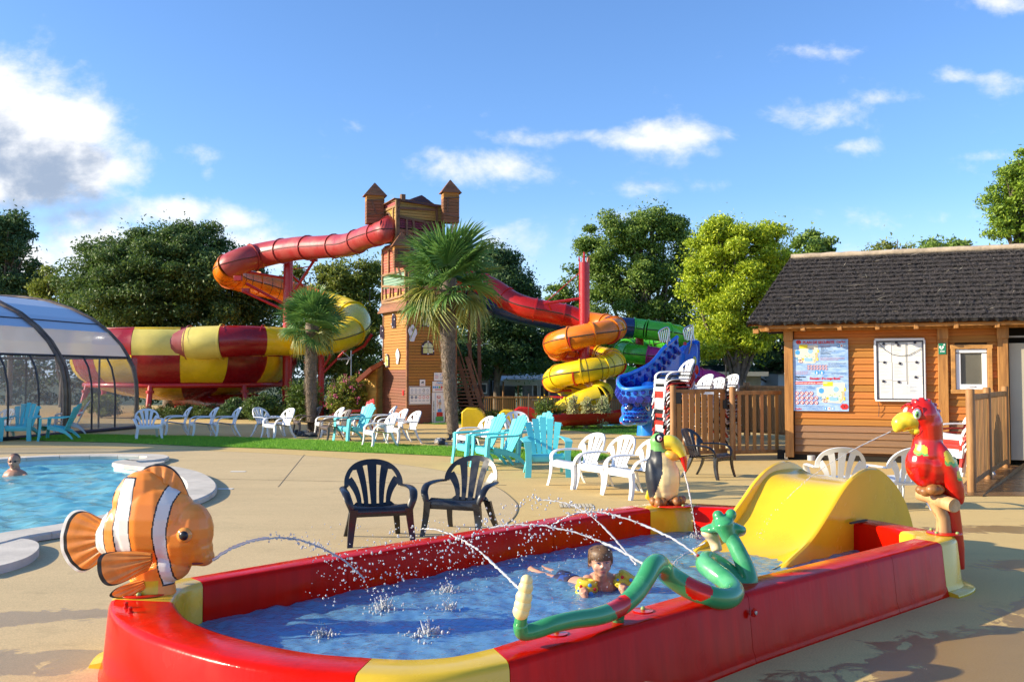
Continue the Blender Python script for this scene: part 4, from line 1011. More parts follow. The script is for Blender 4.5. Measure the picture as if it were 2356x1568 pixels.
HT = 2.36
cub_pl, cub_gr = cubes('plank', wplank), cubes('plank', wgrey)
tilt = Matrix.Rotation(R(12), 3, 'X')
nrow = 18; rh = (HT-.16)/nrow
# window gap in the second bay
wu0, wu1, wz0, wz1 = hu(2197), hu(2271), hz_(2197, 896), hz_(2197, 802)
for k in range(nrow):
    z = .16+rh*(k+.5)
    for (a, b) in ((.14, u2), (u3, u4)):
        segs = [(a, b)]
        if a == u3 and z+rh*.5 > wz0 and z-rh*.5 < wz1: segs = [(a, wu0), (wu1, b)]
        for (p, q) in segs:
            piece('plank', cub_gr if (k < 4 or (k < 6 and random.random() < .4)) else cub_pl, hut, hp((p+q)/2, z, .018+random.uniform(0, .002)), (q-p-.004, .026, rh*1.12), HM @ tilt)

bm_ = MB(); 
for (a, b) in ((u1+.02, u4),): bm_.add([hp(a, .1, -.02), hp(b, .1, -.02), hp(b, HT+.1, -.02), hp(a, HT+.1, -.02)], [(0, 1, 2, 3)])
L1 = 3.9
bm_.add([hp(u1+.04, .1, -.02), hp(u1+.04, .1, -L1), hp(u1+.04, HT+.1, -L1), hp(u1+.04, HT+.1, -.02)], [(0, 1, 2, 3)])
bm_.add([hp(u1+.04, HT+.1, -.02), hp(u1+.04, HT+.1, -L1), hp(u1+.04, HT+1.45, -L1/2)], [(0, 1, 2)])
bm_.add([hp(u1, .1, -L1), hp(u1+7, .1, -L1), hp(u1+7, HT+.1, -L1), hp(u1, HT+.1, -L1)], [(0, 1, 2, 3)])
bm_.build('wall', wood('hut_backing', (.14, .06, .015), (.08, .035, .01)), hut, smooth=0)
for (a, b) in ((u1-.03, u1+.12), (u2, u3), (u4, u5)):
    c = (a+b)/2; o = MB().box(hp(c, (HT+.05+.03)/2+.02, .045), (b-a, .13, HT+.02), HM).build('post', wpost, hut, bevel=.006)
    MB().box(hp(c, HT-.08, .12), (b-a+.02, .05, .22), HM).build('bracket', wpost, hut, bevel=.005)
MB().box(hp(3.5, HT+.06, .10), (7.9, .14, .14), HM).build('beam', wpost, hut, bevel=.006)
for k in range(12): MB().box(hp(-.30+k*.62, HT+.03, .30), (.07, .34, .10), HM).build('rafter', wpost, hut, bevel=.004)
MB().box(hp(3.5, HT+.075, .44), (7.9, .03, .11), HM).build('fascia', mat('fascia', (.46, .20, .04), .6, var=.4, vs=5, stretch=(.5, .5, 3)), hut, bevel=.004)
MB().box(hp(-.02, .05, .02), (.06, .06, .14), HM).build('foot', steel, hut)
MB().box(hp(u3/2+.2, .085, -.06), (u4, .06, .16), HM).build('sill_beam', mat('dark_gap', (.02, .015, .01), .9), hut)
MB().lathe([(.07, 0), (.07, .09), (.06, .09)], tuple(hp(.42, 0, .06)), 14).build('drain_pipe', mat('grey_pvc', (.5, .5, .5), .5), hut)
# cream door panel with a dark gap above and below, right of the last post
MB().box(hp(u5+.8, 1.1, -.02), (1.55, .04, 1.98), HM).build('door', mat('cream_panel', (.50, .44, .33), .6, var=.08, vs=2), hut, bevel=.004)
MB().box(hp(u5+.8, 1.3, -.5), (1.6, .04, 2.6), HM).build('dark_interior', mat('dark_gap', (.02, .015, .01), .9), hut)
MB().box(hp(u5+.45, 2.2, .0), (.9, .05, .03), HM).build('door_rail', mat('grey_rail', (.35, .33, .30), .4), hut)
# window
fr = mat('window_wood', (.55, .27, .075), .6, var=.4, vs=5, stretch=(1, 1, 2)); pvc = mat('white_pvc', (.75, .76, .78), .3)
uc, zc, ww, hh = (wu0+wu1)/2, (wz0+wz1)/2, wu1-wu0, wz1-wz0
win = MB().box(hp(uc, wz0-.03, .05), (ww+.16, .09, .07), HM).box(hp(uc, wz1+.03, .05), (ww+.16, .09, .07), HM).box(hp(wu0-.035, zc, .05), (.07, .09, hh), HM).box(hp(wu1+.035, zc, .05), (.07, .09, hh), HM).build('window', fr, hut, bevel=.005)
MB().box(hp(uc, wz0+.05, .03), (ww-.01, .06, .09), HM).box(hp(uc, wz1-.04, .03), (ww-.01, .06, .07), HM).box(hp(wu0+.045, zc, .03), (.08, .06, hh-.17), HM).box(hp(wu1-.045, zc, .03), (.08, .06, hh-.17), HM).build('window_frame', pvc, win, bevel=.008)
MB().box(hp(uc, zc, .01), (ww-.1, .012, hh-.1), HM).build('pane', mat('frosted_glass', (.13, .12, .09), .35, var=.2, vs=3), win)
MB().box(hp(uc, wz0+.06, .065), (.10, .02, .02), HM).build('handle', pvc, win, bevel=.004)
# thatched roof: rows of straw bundles over a rafter deck
RE, RZ0, RZ1, RD = .52, HT+.10, 3.86, 2.0      # eave overhang, eave height, ridge height, eave to ridge depth
straw = mat('thatch', (.034, .029, .028), .9, var=.6, vs=9, bump=1.0, bs=60, island=.35, stretch=(1, 1, 1)); strawl = mat('loose_straw', (.078, .065, .058), .85, island=.5); strawp = mat('pale_straw', (.55, .47, .33), .8, island=.3)
ue0, ue1, ur0, ur1 = -.64, 7.6, .0, 7.6
nr = 16
def rp(u, v, lift=0.0):   # u 0..1 along, v 0..1 eave->ridge
    a = ue0+(ur0-ue0)*v; b = ue1+(ur1-ue1)*v
    return hp(a+(b-a)*u, RZ0+(RZ1-RZ0)*v+lift*.8, RE-RD*1.0*v+lift*.6)
seg = 160
for r in range(nr):
    v0 = r/nr; v1 = min(1, (r+1.6)/nr); rows = [[], [], [], []]
    for i in range(seg+1):
        u = i/seg; j = random.uniform(-.10, .05)/nr*2.2; l = random.uniform(.035, .075)
        rows[0].append(rp(u, v0+j, l-.055)); rows[1].append(rp(u, v0+j+.004, l)); rows[2].append(rp(u, (v0+v1)/2, l*.6+random.uniform(-.008, .008))); rows[3].append(rp(u, v1, 0))
    MB().grid(rows).build('thatch_layer', straw, hut, smooth=0)
MB().add([rp(0, 0, -.03), rp(1, 0, -.03), rp(1, 1, -.03), rp(0, 1, -.03)], [(0, 1, 2, 3), (3, 2, 1, 0)]).build('roof_deck', wpost, hut, smooth=0)
bk = [hp(ur0, RZ1, RE-RD), hp(ur1, RZ1, RE-RD), hp(ue1, RZ0, RE-2*RD-.0), hp(ue0, RZ0, RE-2*RD)]
MB().prism(bk, (0, 0, .08)).build('roof_back', straw, hut, smooth=0)
nb = 42000
u = rng.random(nb); v = rng.random(nb)
v = (np.floor(v*nr)+np.clip(rng.exponential(.28, nb), 0, 1))/nr
base = np.array([rp(0, 0, .05), rp(1, 0, .05), rp(0, 1, .05), rp(1, 1, .05)])
P = (base[0]*(1-u)[:, None]+base[1]*u[:, None])*(1-v)[:, None]+(base[2]*(1-u)[:, None]+base[3]*u[:, None])*v[:, None]
slope = np.array((rp(.5, 0)-rp(.5, 1)).normalized()); al = np.array(ha); nrm = np.cross(slope, al); nrm = nrm*np.sign(nrm[2])
ln = rng.uniform(.05, .11, (nb, 1)); U = (slope+al*rng.normal(0, .33, (nb, 1))+nrm*rng.uniform(0, .35, (nb, 1)))*ln*.5
V = al*.0035+nrm*.001
V = np.tile(V, (nb, 1)); o = quads('straw', P+nrm*.012, U, V, strawl, hut); o['kind'] = 'stuff'
nb = 130; u = rng.random((nb, 1)); v = rng.random((nb, 1)); P = (base[0]*(1-u)+base[1]*u)*(1-v)+(base[2]*(1-u)+base[3]*u)*v; a = rng.normal(0, 1, (nb, 1))
U = (slope*rng.normal(.5, .6, (nb, 1))+al*a)*rng.uniform(.03, .09, (nb, 1)); o = quads('pale_straw', P+nrm*.05, U, np.tile(nrm*.001+np.cross(slope, nrm)*.004, (nb, 1)), strawp, hut); o['kind'] = 'stuff'
ridge = mat('ridge_mortar', (.55, .43, .30), .85, var=.3, vs=5, bump=.8, bs=20)
pts = [rp(i/40, 1, .0)+Vector((0, 0, .045+random.uniform(-.006, .006)))-hn*.0 for i in range(41)]
MB().tube(pts, [.085+random.uniform(-.006, .006) for _ in pts], 10, flat=.8).build('ridge_cap', ridge, hut, smooth=60)
# verge of the roof at the left
rows = []
for i in range(25):
    v = i/24; j = random.uniform(-.015, .015); rows.append([rp(0, v, -.05)-ha*.0, rp(0, v, -.05)-ha*(.02+j), rp(0, v, .055)-ha*(.01+j), rp(0, v, .055)+ha*.03])
MB().grid(rows).grid([r[::-1] for r in rows]).build('verge', straw, hut, smooth=0)
MB().box(hp(-.50, HT-.01, .38), (.10, .10, .09), HM).build('purlin_end', wpost, hut, bevel=.004)

# ---- safety plan poster
def uz(px, py, w=.06): return hp(hu(px), hz_(px, py), w)
def zp(x, y): return ((3100+x/2.3655)*.5752, (1300+y/2.3655)*.5752)   # coordinates measured in a close view of the photograph
def board(name, label, cat, x0, y0, x1, y1, w, th, m, rim=None):
    a, b = zp(x0, y0), zp(x1, y1); ua, ub = hu(a[0]), hu(b[0]); za, zb = hz_(a[0], zp(x0, y1)[1]), hz_(a[0], a[1])
    t = thing(name, label, cat, tuple(hp((ua+ub)/2, za, w)))
    MB().box(hp((ua+ub)/2, (za+zb)/2, w), (ub-ua, th, zb-za), HM).build('board', m, t, bevel=.004)
    return t, ua, ub, za, zb
def poster_mat():
    m = mat('poster_print', (.16, .33, .68), .35, col2=(.45, .62, .88), vs=7, stretch=(1, 1, 3), thr=(.3, .62)); return m
po, a0, b0, c0, d0_ = board('safety_poster', 'blue safety plan poster with red poppies on the hut wall', 'poster', 172, 138, 694, 806, .075, .012, poster_mat())
pw, ph = b0-a0, d0_-c0
def PT(x, y, k=1): return hp(a0+(x-172)/522*pw, d0_-(y-138)/668*ph, .075+.0065+.0012*k)
def flat(t, name, pts, m, fn=PT, k=1):
    q = [fn(x, y, k) for x, y in pts]; return MB().prism(q, hn*-.0008).build(name, m, t, smooth=0)
ink = mat('ink_black', (.03, .03, .05), .5); inr = mat('ink_red', (.62, .02, .02), .5); inw = mat('ink_white', (.85, .85, .85), .5); iny = mat('ink_yellow', (.85, .68, .03), .5); inb = mat('ink_blue', (.07, .35, .75), .5); inc = mat('ink_cream', (.78, .73, .60), .5); ingn = mat('ink_green', (.10, .45, .12), .5); inlb = mat('ink_pale_blue', (.30, .55, .80), .5); ingy = mat('ink_grey', (.30, .36, .48), .5); ino = mat('ink_orange', (.85, .35, .03), .5)
def circ(t, x, y, r, m, k=2, fn=PT, n=16, name='print_dot'): return flat(t, name, [(x+r*math.cos(2*PI*i/n), y+r*math.sin(2*PI*i/n)) for i in range(n)], m, fn, k)
def pop(x, y, r):
    n = 18; flat(po, 'poppy', [(x+r*(1+.14*math.sin(3.3*i))*math.cos(2*PI*i/n), y+r*.72*(1+.12*math.cos(2.1*i))*math.sin(2*PI*i/n)) for i in range(n)], inr, PT, 3); circ(po, x, y, r*.2, ink, 4, name='poppy_heart')
pop(228, 162, 26); pop(652, 762, 38)
unit = pw/522
def tx(t, s, x, y, h, m, fn=PT, al='LEFT', k=3, sx=1.0, bold=0.0): return text(s, h*unit*1.35, m, t, fn(x, y, k), ha, UP, al, bold=bold*unit, sx=sx)
tx(po, 'PLAN DE SECURITE', 268, 178, 27, inr, sx=.95, bold=1.3)
tx(po, "Cap'fun", 586, 172, 20, inr, sx=1.0, bold=.8)
def plan(ox, oy, s):
    f = lambda pts: [(ox+x*s, oy+y*s) for x, y in pts]
    flat(po, 'plan_sheet', f([(0, 40), (50, 36), (130, 2), (222, -4), (234, 2), (228, 130), (210, 155), (200, 168), (42, 160), (42, 110), (2, 108)]), inc, k=2)
    flat(po, 'plan_plot', f([(52, -8), (134, -8), (134, 28), (52, 28)]), iny, k=3)
    for (x, y, w, h) in ((226, 42, 14, 26), (222, 116, 12, 28)): flat(po, 'plan_plot', f([(x, y), (x+w, y), (x+w, y+h), (x, y+h)]), iny, k=3)
    circ(po, ox+38*s, oy+66*s, 25*s, inlb, 3); circ(po, ox+38*s, oy+66*s, 20*s, inb, 4); circ(po, ox+160*s, oy+54*s, 24*s, inlb, 3)
    flat(po, 'plan_pool', f([(102, 118), (128, 112), (150, 120), (178, 112), (180, 148), (150, 152), (104, 150)]), inlb, k=3)
    flat(po, 'plan_path', f([(206, 70), (222, 66), (230, 90), (214, 140), (196, 158), (186, 156), (204, 130)]), mat('ink_tan', (.70, .50, .28), .5), k=3)
    for (x, y) in ((110, 100), (126, 106), (148, 96), (186, 110), (192, 136), (206, 78), (172, 132)): circ(po, ox+x*s, oy+y*s, 4.5*s, ingn, 4, n=8)
    circ(po, ox+88*s, oy+128*s, 11*s, iny, 4, n=10); circ(po, ox+86*s, oy+128*s, 6*s, ino, 5, n=8)
    for (x0, y0, x1, y1, m) in ((20, 130, 40, 112, ingn), (30, 140, 72, 132, ink), (24, 124, 52, 136, inb), (66, 108, 74, 128, inb)): MB().beam(PT(ox+x0*s, oy+y0*s, 5), PT(ox+x1*s, oy+y1*s, 5), .006, .001, up=hn).build('plan_line', m, po, smooth=0)
    MB().tube([PT(ox+(70+14*math.cos(i*.6))*s, oy+(150+12*math.sin(i*.6))*s, 5) for i in range(11)], .003, 4).build('plan_line', inr, po)
plan(180, 194, 1.0); plan(396, 542, 1.13)
for i, (s, x, y, h, m) in enumerate([('NUMEROS UTILES', 432, 206, 8.5, inr), ('SAMU : 15', 438, 220, 8, ink), ('Police : 17', 438, 231, 8, ink), ('Pompiers : 18', 438, 243, 8, ink), ("Numéro unique d'urgence : 112", 432, 255, 8, ink), ('Centre anti-poison', 432, 266, 8, ink), ('Réception du camping', 432, 277, 8, ink)]): tx(po, s, x, y, h, m, k=3)
for (x, y, w, m) in [(432, 292, 230, ink), (432, 301, 110, ink), (432, 312, 232, inr), (432, 321, 228, inr), (432, 331, 170, inr), (506, 360, 165, ink), (506, 369, 160, ink), (506, 378, 100, ink), (506, 388, 168, ink), (506, 397, 120, ink), (192, 438, 130, inr), (192, 447, 150, inr), (192, 456, 120, inr), (192, 465, 142, inr), (530, 450, 150, ink), (530, 460, 140, ink), (190, 576, 160, ink), (190, 586, 190, ink), (190, 595, 190, ink), (190, 604, 100, ink), (192, 761, 265, ink), (208, 773, 240, ink), (258, 789, 190, ink)]:
    # rows of small unreadable print
    x1 = x
    while x1 < x+w:
        l = random.uniform(8, 26); l = min(l, x+w-x1)
        flat(po, 'small_print', [(x1, y-1.9), (x1+l, y-1.9), (x1+l, y+.6), (x1, y+.6)], mat('ink_soft_red', (.55, .16, .22), .5) if m is inr else mat('ink_soft', (.10, .16, .30), .5), PT, 3); x1 += l+4
def ban(x, y, r, t=po, fn=PT, kk=3):
    MB().tube([fn(x+r*math.cos(2*PI*i/14), y+r*math.sin(2*PI*i/14), kk+1) for i in range(14)], r*.12*unit, 4, closed=True).build('ban_ring', inr, t)
    circ(t, x, y, r*.9, inw, kk-1, fn, 12); MB().beam(fn(x-r*.65, y-r*.65, kk+1), fn(x+r*.65, y+r*.65, kk+1), r*.2*unit, .001, up=hn).build('ban_bar', inr, t, smooth=0); circ(t, x+r*.1, y, r*.33, ink, kk, fn, 6)
for j in range(2):
    for i in range(7): ban(318+i*28, 387+j*25, 10)
for (n_, y) in ((4, 641), (5, 684), (5, 727)):
    for i in range(n_): ban(208+i*45, y, 17)
for x in (398, 446): circ(po, x, 446, 21, inb, 3); circ(po, x, 440, 5, inw, 4, n=8); flat(po, 'figure', [(x-5, 446), (x+5, 446), (x+6, 462), (x-6, 462)], inw, k=4)
for (x, y, m) in ((602, 200, inb), (634, 200, inw), (664, 200, inlb), (475, 781, inb), (510, 781, inw), (542, 781, inlb)): flat(po, 'pictogram', [(x-13, y-13), (x+13, y-13), (x+13, y+13), (x-13, y+13)], m, k=3); circ(po, x, y, 7, inr if m is inw else inw, 4, n=8)
tx(po, 'Règlement', 194, 494, 17, ink, bold=.5); tx(po, 'Piscine', 194, 519, 17, ink, bold=.5)
tx(po, 'Domaine des coquelicots', 330, 512, 24, inr, sx=.86, bold=1.4); tx(po, '****', 606, 497, 18, inr)
flat(po, 'red_banner', [(190, 534), (454, 530), (454, 556), (190, 558)], inr, k=2); tx(po, 'BAIGNADE NON SURVEILLEE - UNSUPERVISED', 196, 551, 12.5, inw, sx=.86, bold=.4)
tx(po, "Cap'fun", 188, 793, 15, inr, bold=.8)
# ---- notice board
nbm = mat('board_white', (.78, .79, .80), .35)
nb_, a1, b1, c1, d1 = board('notice_board', 'white framed notice board of pinned papers on the hut wall', 'notice board', 944, 134, 1414, 712, .085, .03, mat('board_back', (.42, .42, .41), .5))
MB().box(hp((a1+b1)/2, d1-.012, .095), (b1-a1, .04, .05), HM).box(hp((a1+b1)/2, c1+.012, .095), (b1-a1, .04, .05), HM).box(hp(a1+.012, (c1+d1)/2, .095), (.05, .04, d1-c1-.04), HM).box(hp(b1-.012, (c1+d1)/2, .095), (.05, .04, d1-c1-.04), HM).build('frame', nbm, nb_, bevel=.012)
for (x0, y0, x1, y1) in ((958, 150, 1402, 162), (958, 690, 1402, 702), (958, 162, 970, 690), (1392, 162, 1404, 690)):
    MB().prism([hp(a1+(x-944)/470*(b1-a1), d1-(y-134)/578*(d1-c1), .1155) for x, y in ((x0, y0), (x1, y0), (x1, y1), (x0, y1))], hn*-.001).build('gasket', ink, nb_, smooth=0)
def NT(x, y, k=1): return hp(a1+(x-944)/470*(b1-a1), d1-(y-134)/578*(d1-c1), .085+.0155+.0012*k)
paper = mat('paper', (.80, .80, .76), .6, island=.04)
for (x0, y0, x1, y1) in ((978, 172, 1102, 345), (1108, 182, 1236, 350), (1256, 168, 1386, 348), (982, 348, 1104, 518), (1112, 352, 1240, 522), (1258, 350, 1388, 480), (984, 524, 1106, 690), (1116, 528, 1244, 692), (1260, 484, 1390, 656), (1190, 560, 1392, 694)):
    flat(nb_, 'paper', [(x0, y0+random.uniform(-3, 3)), (x1, y0), (x1, y1), (x0, y1+random.uniform(-3, 3))], paper, NT, k=2+random.random()*2)
    for r in range(random.randint(7, 11)):
        y = y0+14+r*(y1-y0-24)/11; l = random.uniform(.3, .85)*(x1-x0); flat(nb_, 'small_print', [(x0+10, y), (x0+10+l, y), (x0+10+l, y+2.4), (x0+10, y+2.4)], ingy, NT, k=5)
for (x, y) in ((1030, 180), (1150, 168), (1166, 192), (1324, 170), (1034, 352), (1180, 362), (1336, 352), (1022, 528), (1168, 535), (1326, 490)):
    MB().lathe([(.024, 0), (.024, .012), (.018, .016), (0, .016)], tuple(NT(x, y, 5)), 14, Rm=hn.to_track_quat('Z', 'Y').to_matrix()).build('magnet', ink, nb_)
MB().tube([NT(x, y, 14) for x, y in ((975, 165), (1040, 235), (1110, 280), (1190, 294), (1270, 285), (1330, 255), (1382, 222))], .004, 5).build('cable', ink, nb_)
MB().tube([hp(a1+.04, c1-.0, .08), hp(a1+.06, c1-.12, .08), hp(a1+.05, c1-.28, .06)], .005, 5).build('cord', ink, nb_)
# ---- defibrillator sign on the middle post
dg_, a2, b2, c2, d2 = board('defibrillator_sign', 'small green DAE sign with white heart on the hut post', 'sign', 1544, 172, 1614, 276, .118, .008, mat('sign_green', (.01, .22, .12), .4))
def DT(x, y, k=1): return hp(a2+(x-1544)/70*(b2-a2), d2-(y-172)/104*(d2-c2), .118+.0045+.0012*k)
hb = [(0, 10), (-10, 0), (-20, -10), (-23, -20), (-17, -28), (-8, -28), (0, -20), (8, -28), (17, -28), (23, -20), (20, -10), (10, 0)]
flat(dg_, 'heart', [(1572+x*1.0, 226+y*1.0) for x, y in hb], inw, DT, 1)
flat(dg_, 'bolt_mark', [(1574, 200), (1566, 216), (1572, 216), (1568, 232), (1580, 212), (1574, 212), (1579, 200)], mat('sign_green', (.01, .22, .12), .4), DT, 2)
flat(dg_, 'cross', [(1594, 178), (1600, 178), (1600, 184), (1606, 184), (1606, 190), (1600, 190), (1600, 196), (1594, 196), (1594, 190), (1588, 190), (1588, 184), (1594, 184)], inw, DT, 1)
text('DAE', 17*(b2-a2)/70*1.35, inw, dg_, DT(1579, 256, 2), ha, UP, 'CENTER', bold=.001)

# ------------------------------------------------------------------ wooden pool fences and gates
fpost = mat('fence_post', (.40, .19, .06), .65, col2=(.24, .11, .035), vs=6, stretch=(2, 2, .3), bump=.5, bs=20); fsl = mat('fence_slat', (.46, .22, .06), .65, col2=(.30, .15, .06), vs=6, stretch=(3, 3, .4), bump=.4, bs=20, island=.18)
cub_f = cubes('slat', fsl)
def fence(name, label, A, B, n, hgt=1.2, posts=(1, 1), gap=.5, parent=None, hmid=None, round_=True, cat='fence', z0=.1):
    A, B = Vector(A), Vector(B); A.z = B.z = 0; t = thing(name, label, cat, tuple(A)); d = (B-A).normalized(); Lg = (B-A).length; nn = Vector((-d.y, d.x, 0)); Rm = Matrix((d, nn, UP)).transposed()
    for s, on in ((0, posts[0]), (Lg, posts[1])):
        if on: MB().tube([A+d*s, A+d*s+UP*(hgt+.10), A+d*s+UP*(hgt+.115)], [.055, .055, .04], 12).build('post', fpost, t, smooth=60)
    for z, h in ((z0+.03, .07), (hgt, .07)): MB().box(A+d*Lg/2+UP*z, (Lg-.08, .045, h), Rm).build('rail', fpost, t, bevel=.006)
    for k in range(n):
        s = .06+(Lg-.12)*(k+.5)/n; piece('slat', cub_f, t, A+d*s+UP*((z0+hgt)/2)+nn*random.uniform(-.002, .002), (.095 if gap < .4 else (Lg-.12)/n*gap, .024, hgt-z0-.06), Rm)
    return t
g1a, g1b, g2b = gp(1549, 1060), gp(1676, 1053), gp(1803, 1053)
ga = fence('wooden_gate', 'closed wooden gate with black hinge left of the hut', g1a, g1b, 8, 1.25, (1, 0), .72, cat='gate')
gb = fence('wooden_fence', 'wooden fence panel with gaps joining the gate to the hut', gp(1686, 1056), g2b, 6, 1.22, (1, 0), .42)
bm2 = mat('black_iron', (.02, .02, .02), .45)
d = (g1b-g1a).normalized()
MB().box(g1a+d*.12+UP*1.13-Vector((0, .05, 0)), (.10, .02, .20)).build('hinge', bm2, ga, bevel=.004); MB().box(g1b-d*.08+UP*1.0-Vector((0, .05, 0)), (.08, .06, .16)).build('latch', bm2, ga, bevel=.006)
MB().tube([g1b-d*.06+UP*1.0-Vector((0, .06, 0)), g1b-d*.06+UP*1.75-Vector((0, .06, 0))], .014, 8).build('latch_rod', bm2, ga)
MB().box(g1a+d*.75+UP*1.215-Vector((0, .03, 0)), (.30, .01, .045)).build('label_plate', inw, ga)
fence('wooden_fence', 'inner wooden fence seen behind the gate, stacked chairs behind it', gp(1600, 1022), gp(1716, 1002), 26, 1.25, (1, 1), .6)
fence('wooden_fence', 'inner wooden fence seen through the gapped panel beside the hut', gp(1722, 1002), gp(1812, 1010), 20, 1.25, (1, 1), .6)
fA, fB = gp(2236, 1133), gp(2315, 1078); fM = gp(2274, 1104)
fence('wooden_fence', 'dense-slatted wooden fence beside the parrot, near half', fA, fM, 12, 1.25, (1, 1), .62)
fence('wooden_fence', 'dense-slatted wooden fence by the cream door, far half', fM, fB, 16, 1.25, (0, 1), .62)
rmp = thing('timber_ramp', 'low timber ramp edge at the foot of the hut fence', 'ramp', tuple(gp(2300, 1120)))
a, b, c = gp(2262, 1141), gp(2350, 1141), gp(2356, 1078)
MB().prism([Vector((a.x, a.y, 0)), Vector((a.x, a.y, .02)), Vector((c.x, c.y, .10)), Vector((c.x, c.y, 0))], (-.03, -.04, 0)).build('edge_board', fpost, rmp, smooth=0)
MB().prism([(b.x-.9, b.y, .012), (b.x+2, b.y, .012), (b.x+2, c.y+1, .03), (c.x-.4, c.y+.5, .03)], (0, 0, -.01)).build('ramp_deck', mat('ramp_wet', (.20, .11, .05), .25, var=.4, vs=3), rmp, smooth=0)
# ------------------------------------------------------------------ climbing tower
TW = 28.9; C0 = gp(937, 972, 0); C0 = at(937, 862, TW); C0 = Vector((C0.x, TW, 0)); TA = R(31)
ta = Vector((math.cos(TA), math.sin(TA), 0)); tb = Vector((-math.sin(TA), math.cos(TA), 0))     # right face runs along ta, left face along tb
NA = Vector((math.sin(TA), -math.cos(TA), 0)); NB = Vector((-math.cos(TA), -math.sin(TA), 0))     # outward normals of right and left face
MA = Matrix((ta, NA, UP)).transposed(); MBm = Matrix((tb, NB, UP)).transposed()
def T(a, b, z): return C0+ta*a+tb*b+UP*z
def ty(py, d=TW): return CH+(HZ-py)/F*d
def ta_of(px, b=0.0):   # a-coordinate on a plane tb=b seen at image column px
    k = (px-CX)/F; q = C0+tb*b; return (k*q.y-q.x)/(ta.x-k*ta.y)
def tb_of(px, a=0.0):
    k = (px-CX)/F; q = C0+ta*a; return (k*q.y-q.x)/(tb.x-k*tb.y)
tower = thing('water_slide_tower', 'tall crooked timber tower with painted boards and small turrets', 'tower', tuple(T(.8, .8, 0)))
def tw(name, c, c2=None): return mat(name, c, .68, col2=c2 or tuple(x*.6 for x in c), vs=2.5, stretch=(.5, .5, 3), bump=.3, bs=25, island=.13)
t_or = tw('tower_orange', (.50, .22, .035)); t_lo = tw('tower_brick_brown', (.27, .10, .055)); t_yel = tw('tower_yellow', (.60, .36, .07)); t_red = tw('tower_red', (.50, .085, .06), (.55, .20, .10)); t_teal = tw('tower_teal', (.16, .34, .26), (.30, .36, .22))
t_mar = tw('tower_maroon', (.17, .02, .045)); t_brn = tw('tower_brown', (.28, .11, .045)); t_dk = tw('tower_dark_frame', (.17, .085, .045)); t_pink = tw('tower_pink', (.52, .12, .12)); t_fr = tw('tower_frame', (.36, .19, .08))
CB = {m.name: cubes('plank', m) for m in (t_or, t_lo, t_yel, t_red, t_teal, t_mar, t_brn, t_dk, t_pink, t_fr)}
def clad(side, off, s0, s1, z0, z1, m, rows=None, parent=tower, sk0=0.0, sk1=0.0, th=.03):
    """boards on a face: side A (right) or B (left); off = position of the face along its normal axis"""
    n_ = rows or max(1, round((z1-z0)/.098)); h = (z1-z0)/n_
    for k in range(n_):
        z = z0+h*(k+.5); f = (k+.5)/n_; a, b = s0+sk0*f, s1+sk1*f
        mm = m(k/n_) if callable(m) else m
        c = T((a+b)/2, off, z) if side == 'A' else T(off, (a+b)/2, z)
        c = c+(NA if side == 'A' else NB)*random.uniform(-.004, .006)
        piece('plank', CB[mm.name], parent, c, (b-a, th, h-.012), MA if side == 'A' else MBm)
zb, zm, zt = 0.0, ty(712), ty(690)
wA, wB = 1.72, 1.88
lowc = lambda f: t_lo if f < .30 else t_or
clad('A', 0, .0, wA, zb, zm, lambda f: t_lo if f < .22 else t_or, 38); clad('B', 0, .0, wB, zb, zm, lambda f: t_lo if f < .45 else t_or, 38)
MB().prism([T(.03, .03, 0), T(wA-.03, .03, 0), T(wA-.03, wB-.03, 0), T(.03, wB-.03, 0)], (0, 0, zm)).build('core', t_dk, tower, smooth=0)
for (a, b) in ((0, 0), (wA, 0), (0, wB)): MB().box(T(a, b, zm/2), (.07, .07, zm), MA).build('corner_post', t_brn, tower)
# skirt roof between lower shaft and upper storeys
def skirt(a0, a1, b0, b1, z0, z1, o, m, name='skirt_roof'):
    lo = [T(a0-o, b0-o, z0), T(a1+o, b0-o, z0), T(a1+o, b1+o, z0), T(a0-o, b1+o, z0)]; hi = [T(a0, b0, z1), T(a1, b0, z1), T(a1, b1, z1), T(a0, b1, z1)]
    mb = MB()
    for i in range(4):
        j = (i+1) % 4
        for r in range(3):
            u0, u1 = r/3, (r+1)/3; A, B_, C_, D2 = lo[i].lerp(hi[i], u0), lo[j].lerp(hi[j], u0), lo[j].lerp(hi[j], u1), lo[i].lerp(hi[i], u1)
            e = UP*.03; mb.add([A+e, B_+e, C_, D2, A, B_], [(0, 1, 2, 3), (4, 5, 1, 0)])
    return mb.build(name, m, tower, smooth=0)
skirt(-.05, wA+.05, -.05, wB+.05, zm-.02, zt, .12, t_brn)
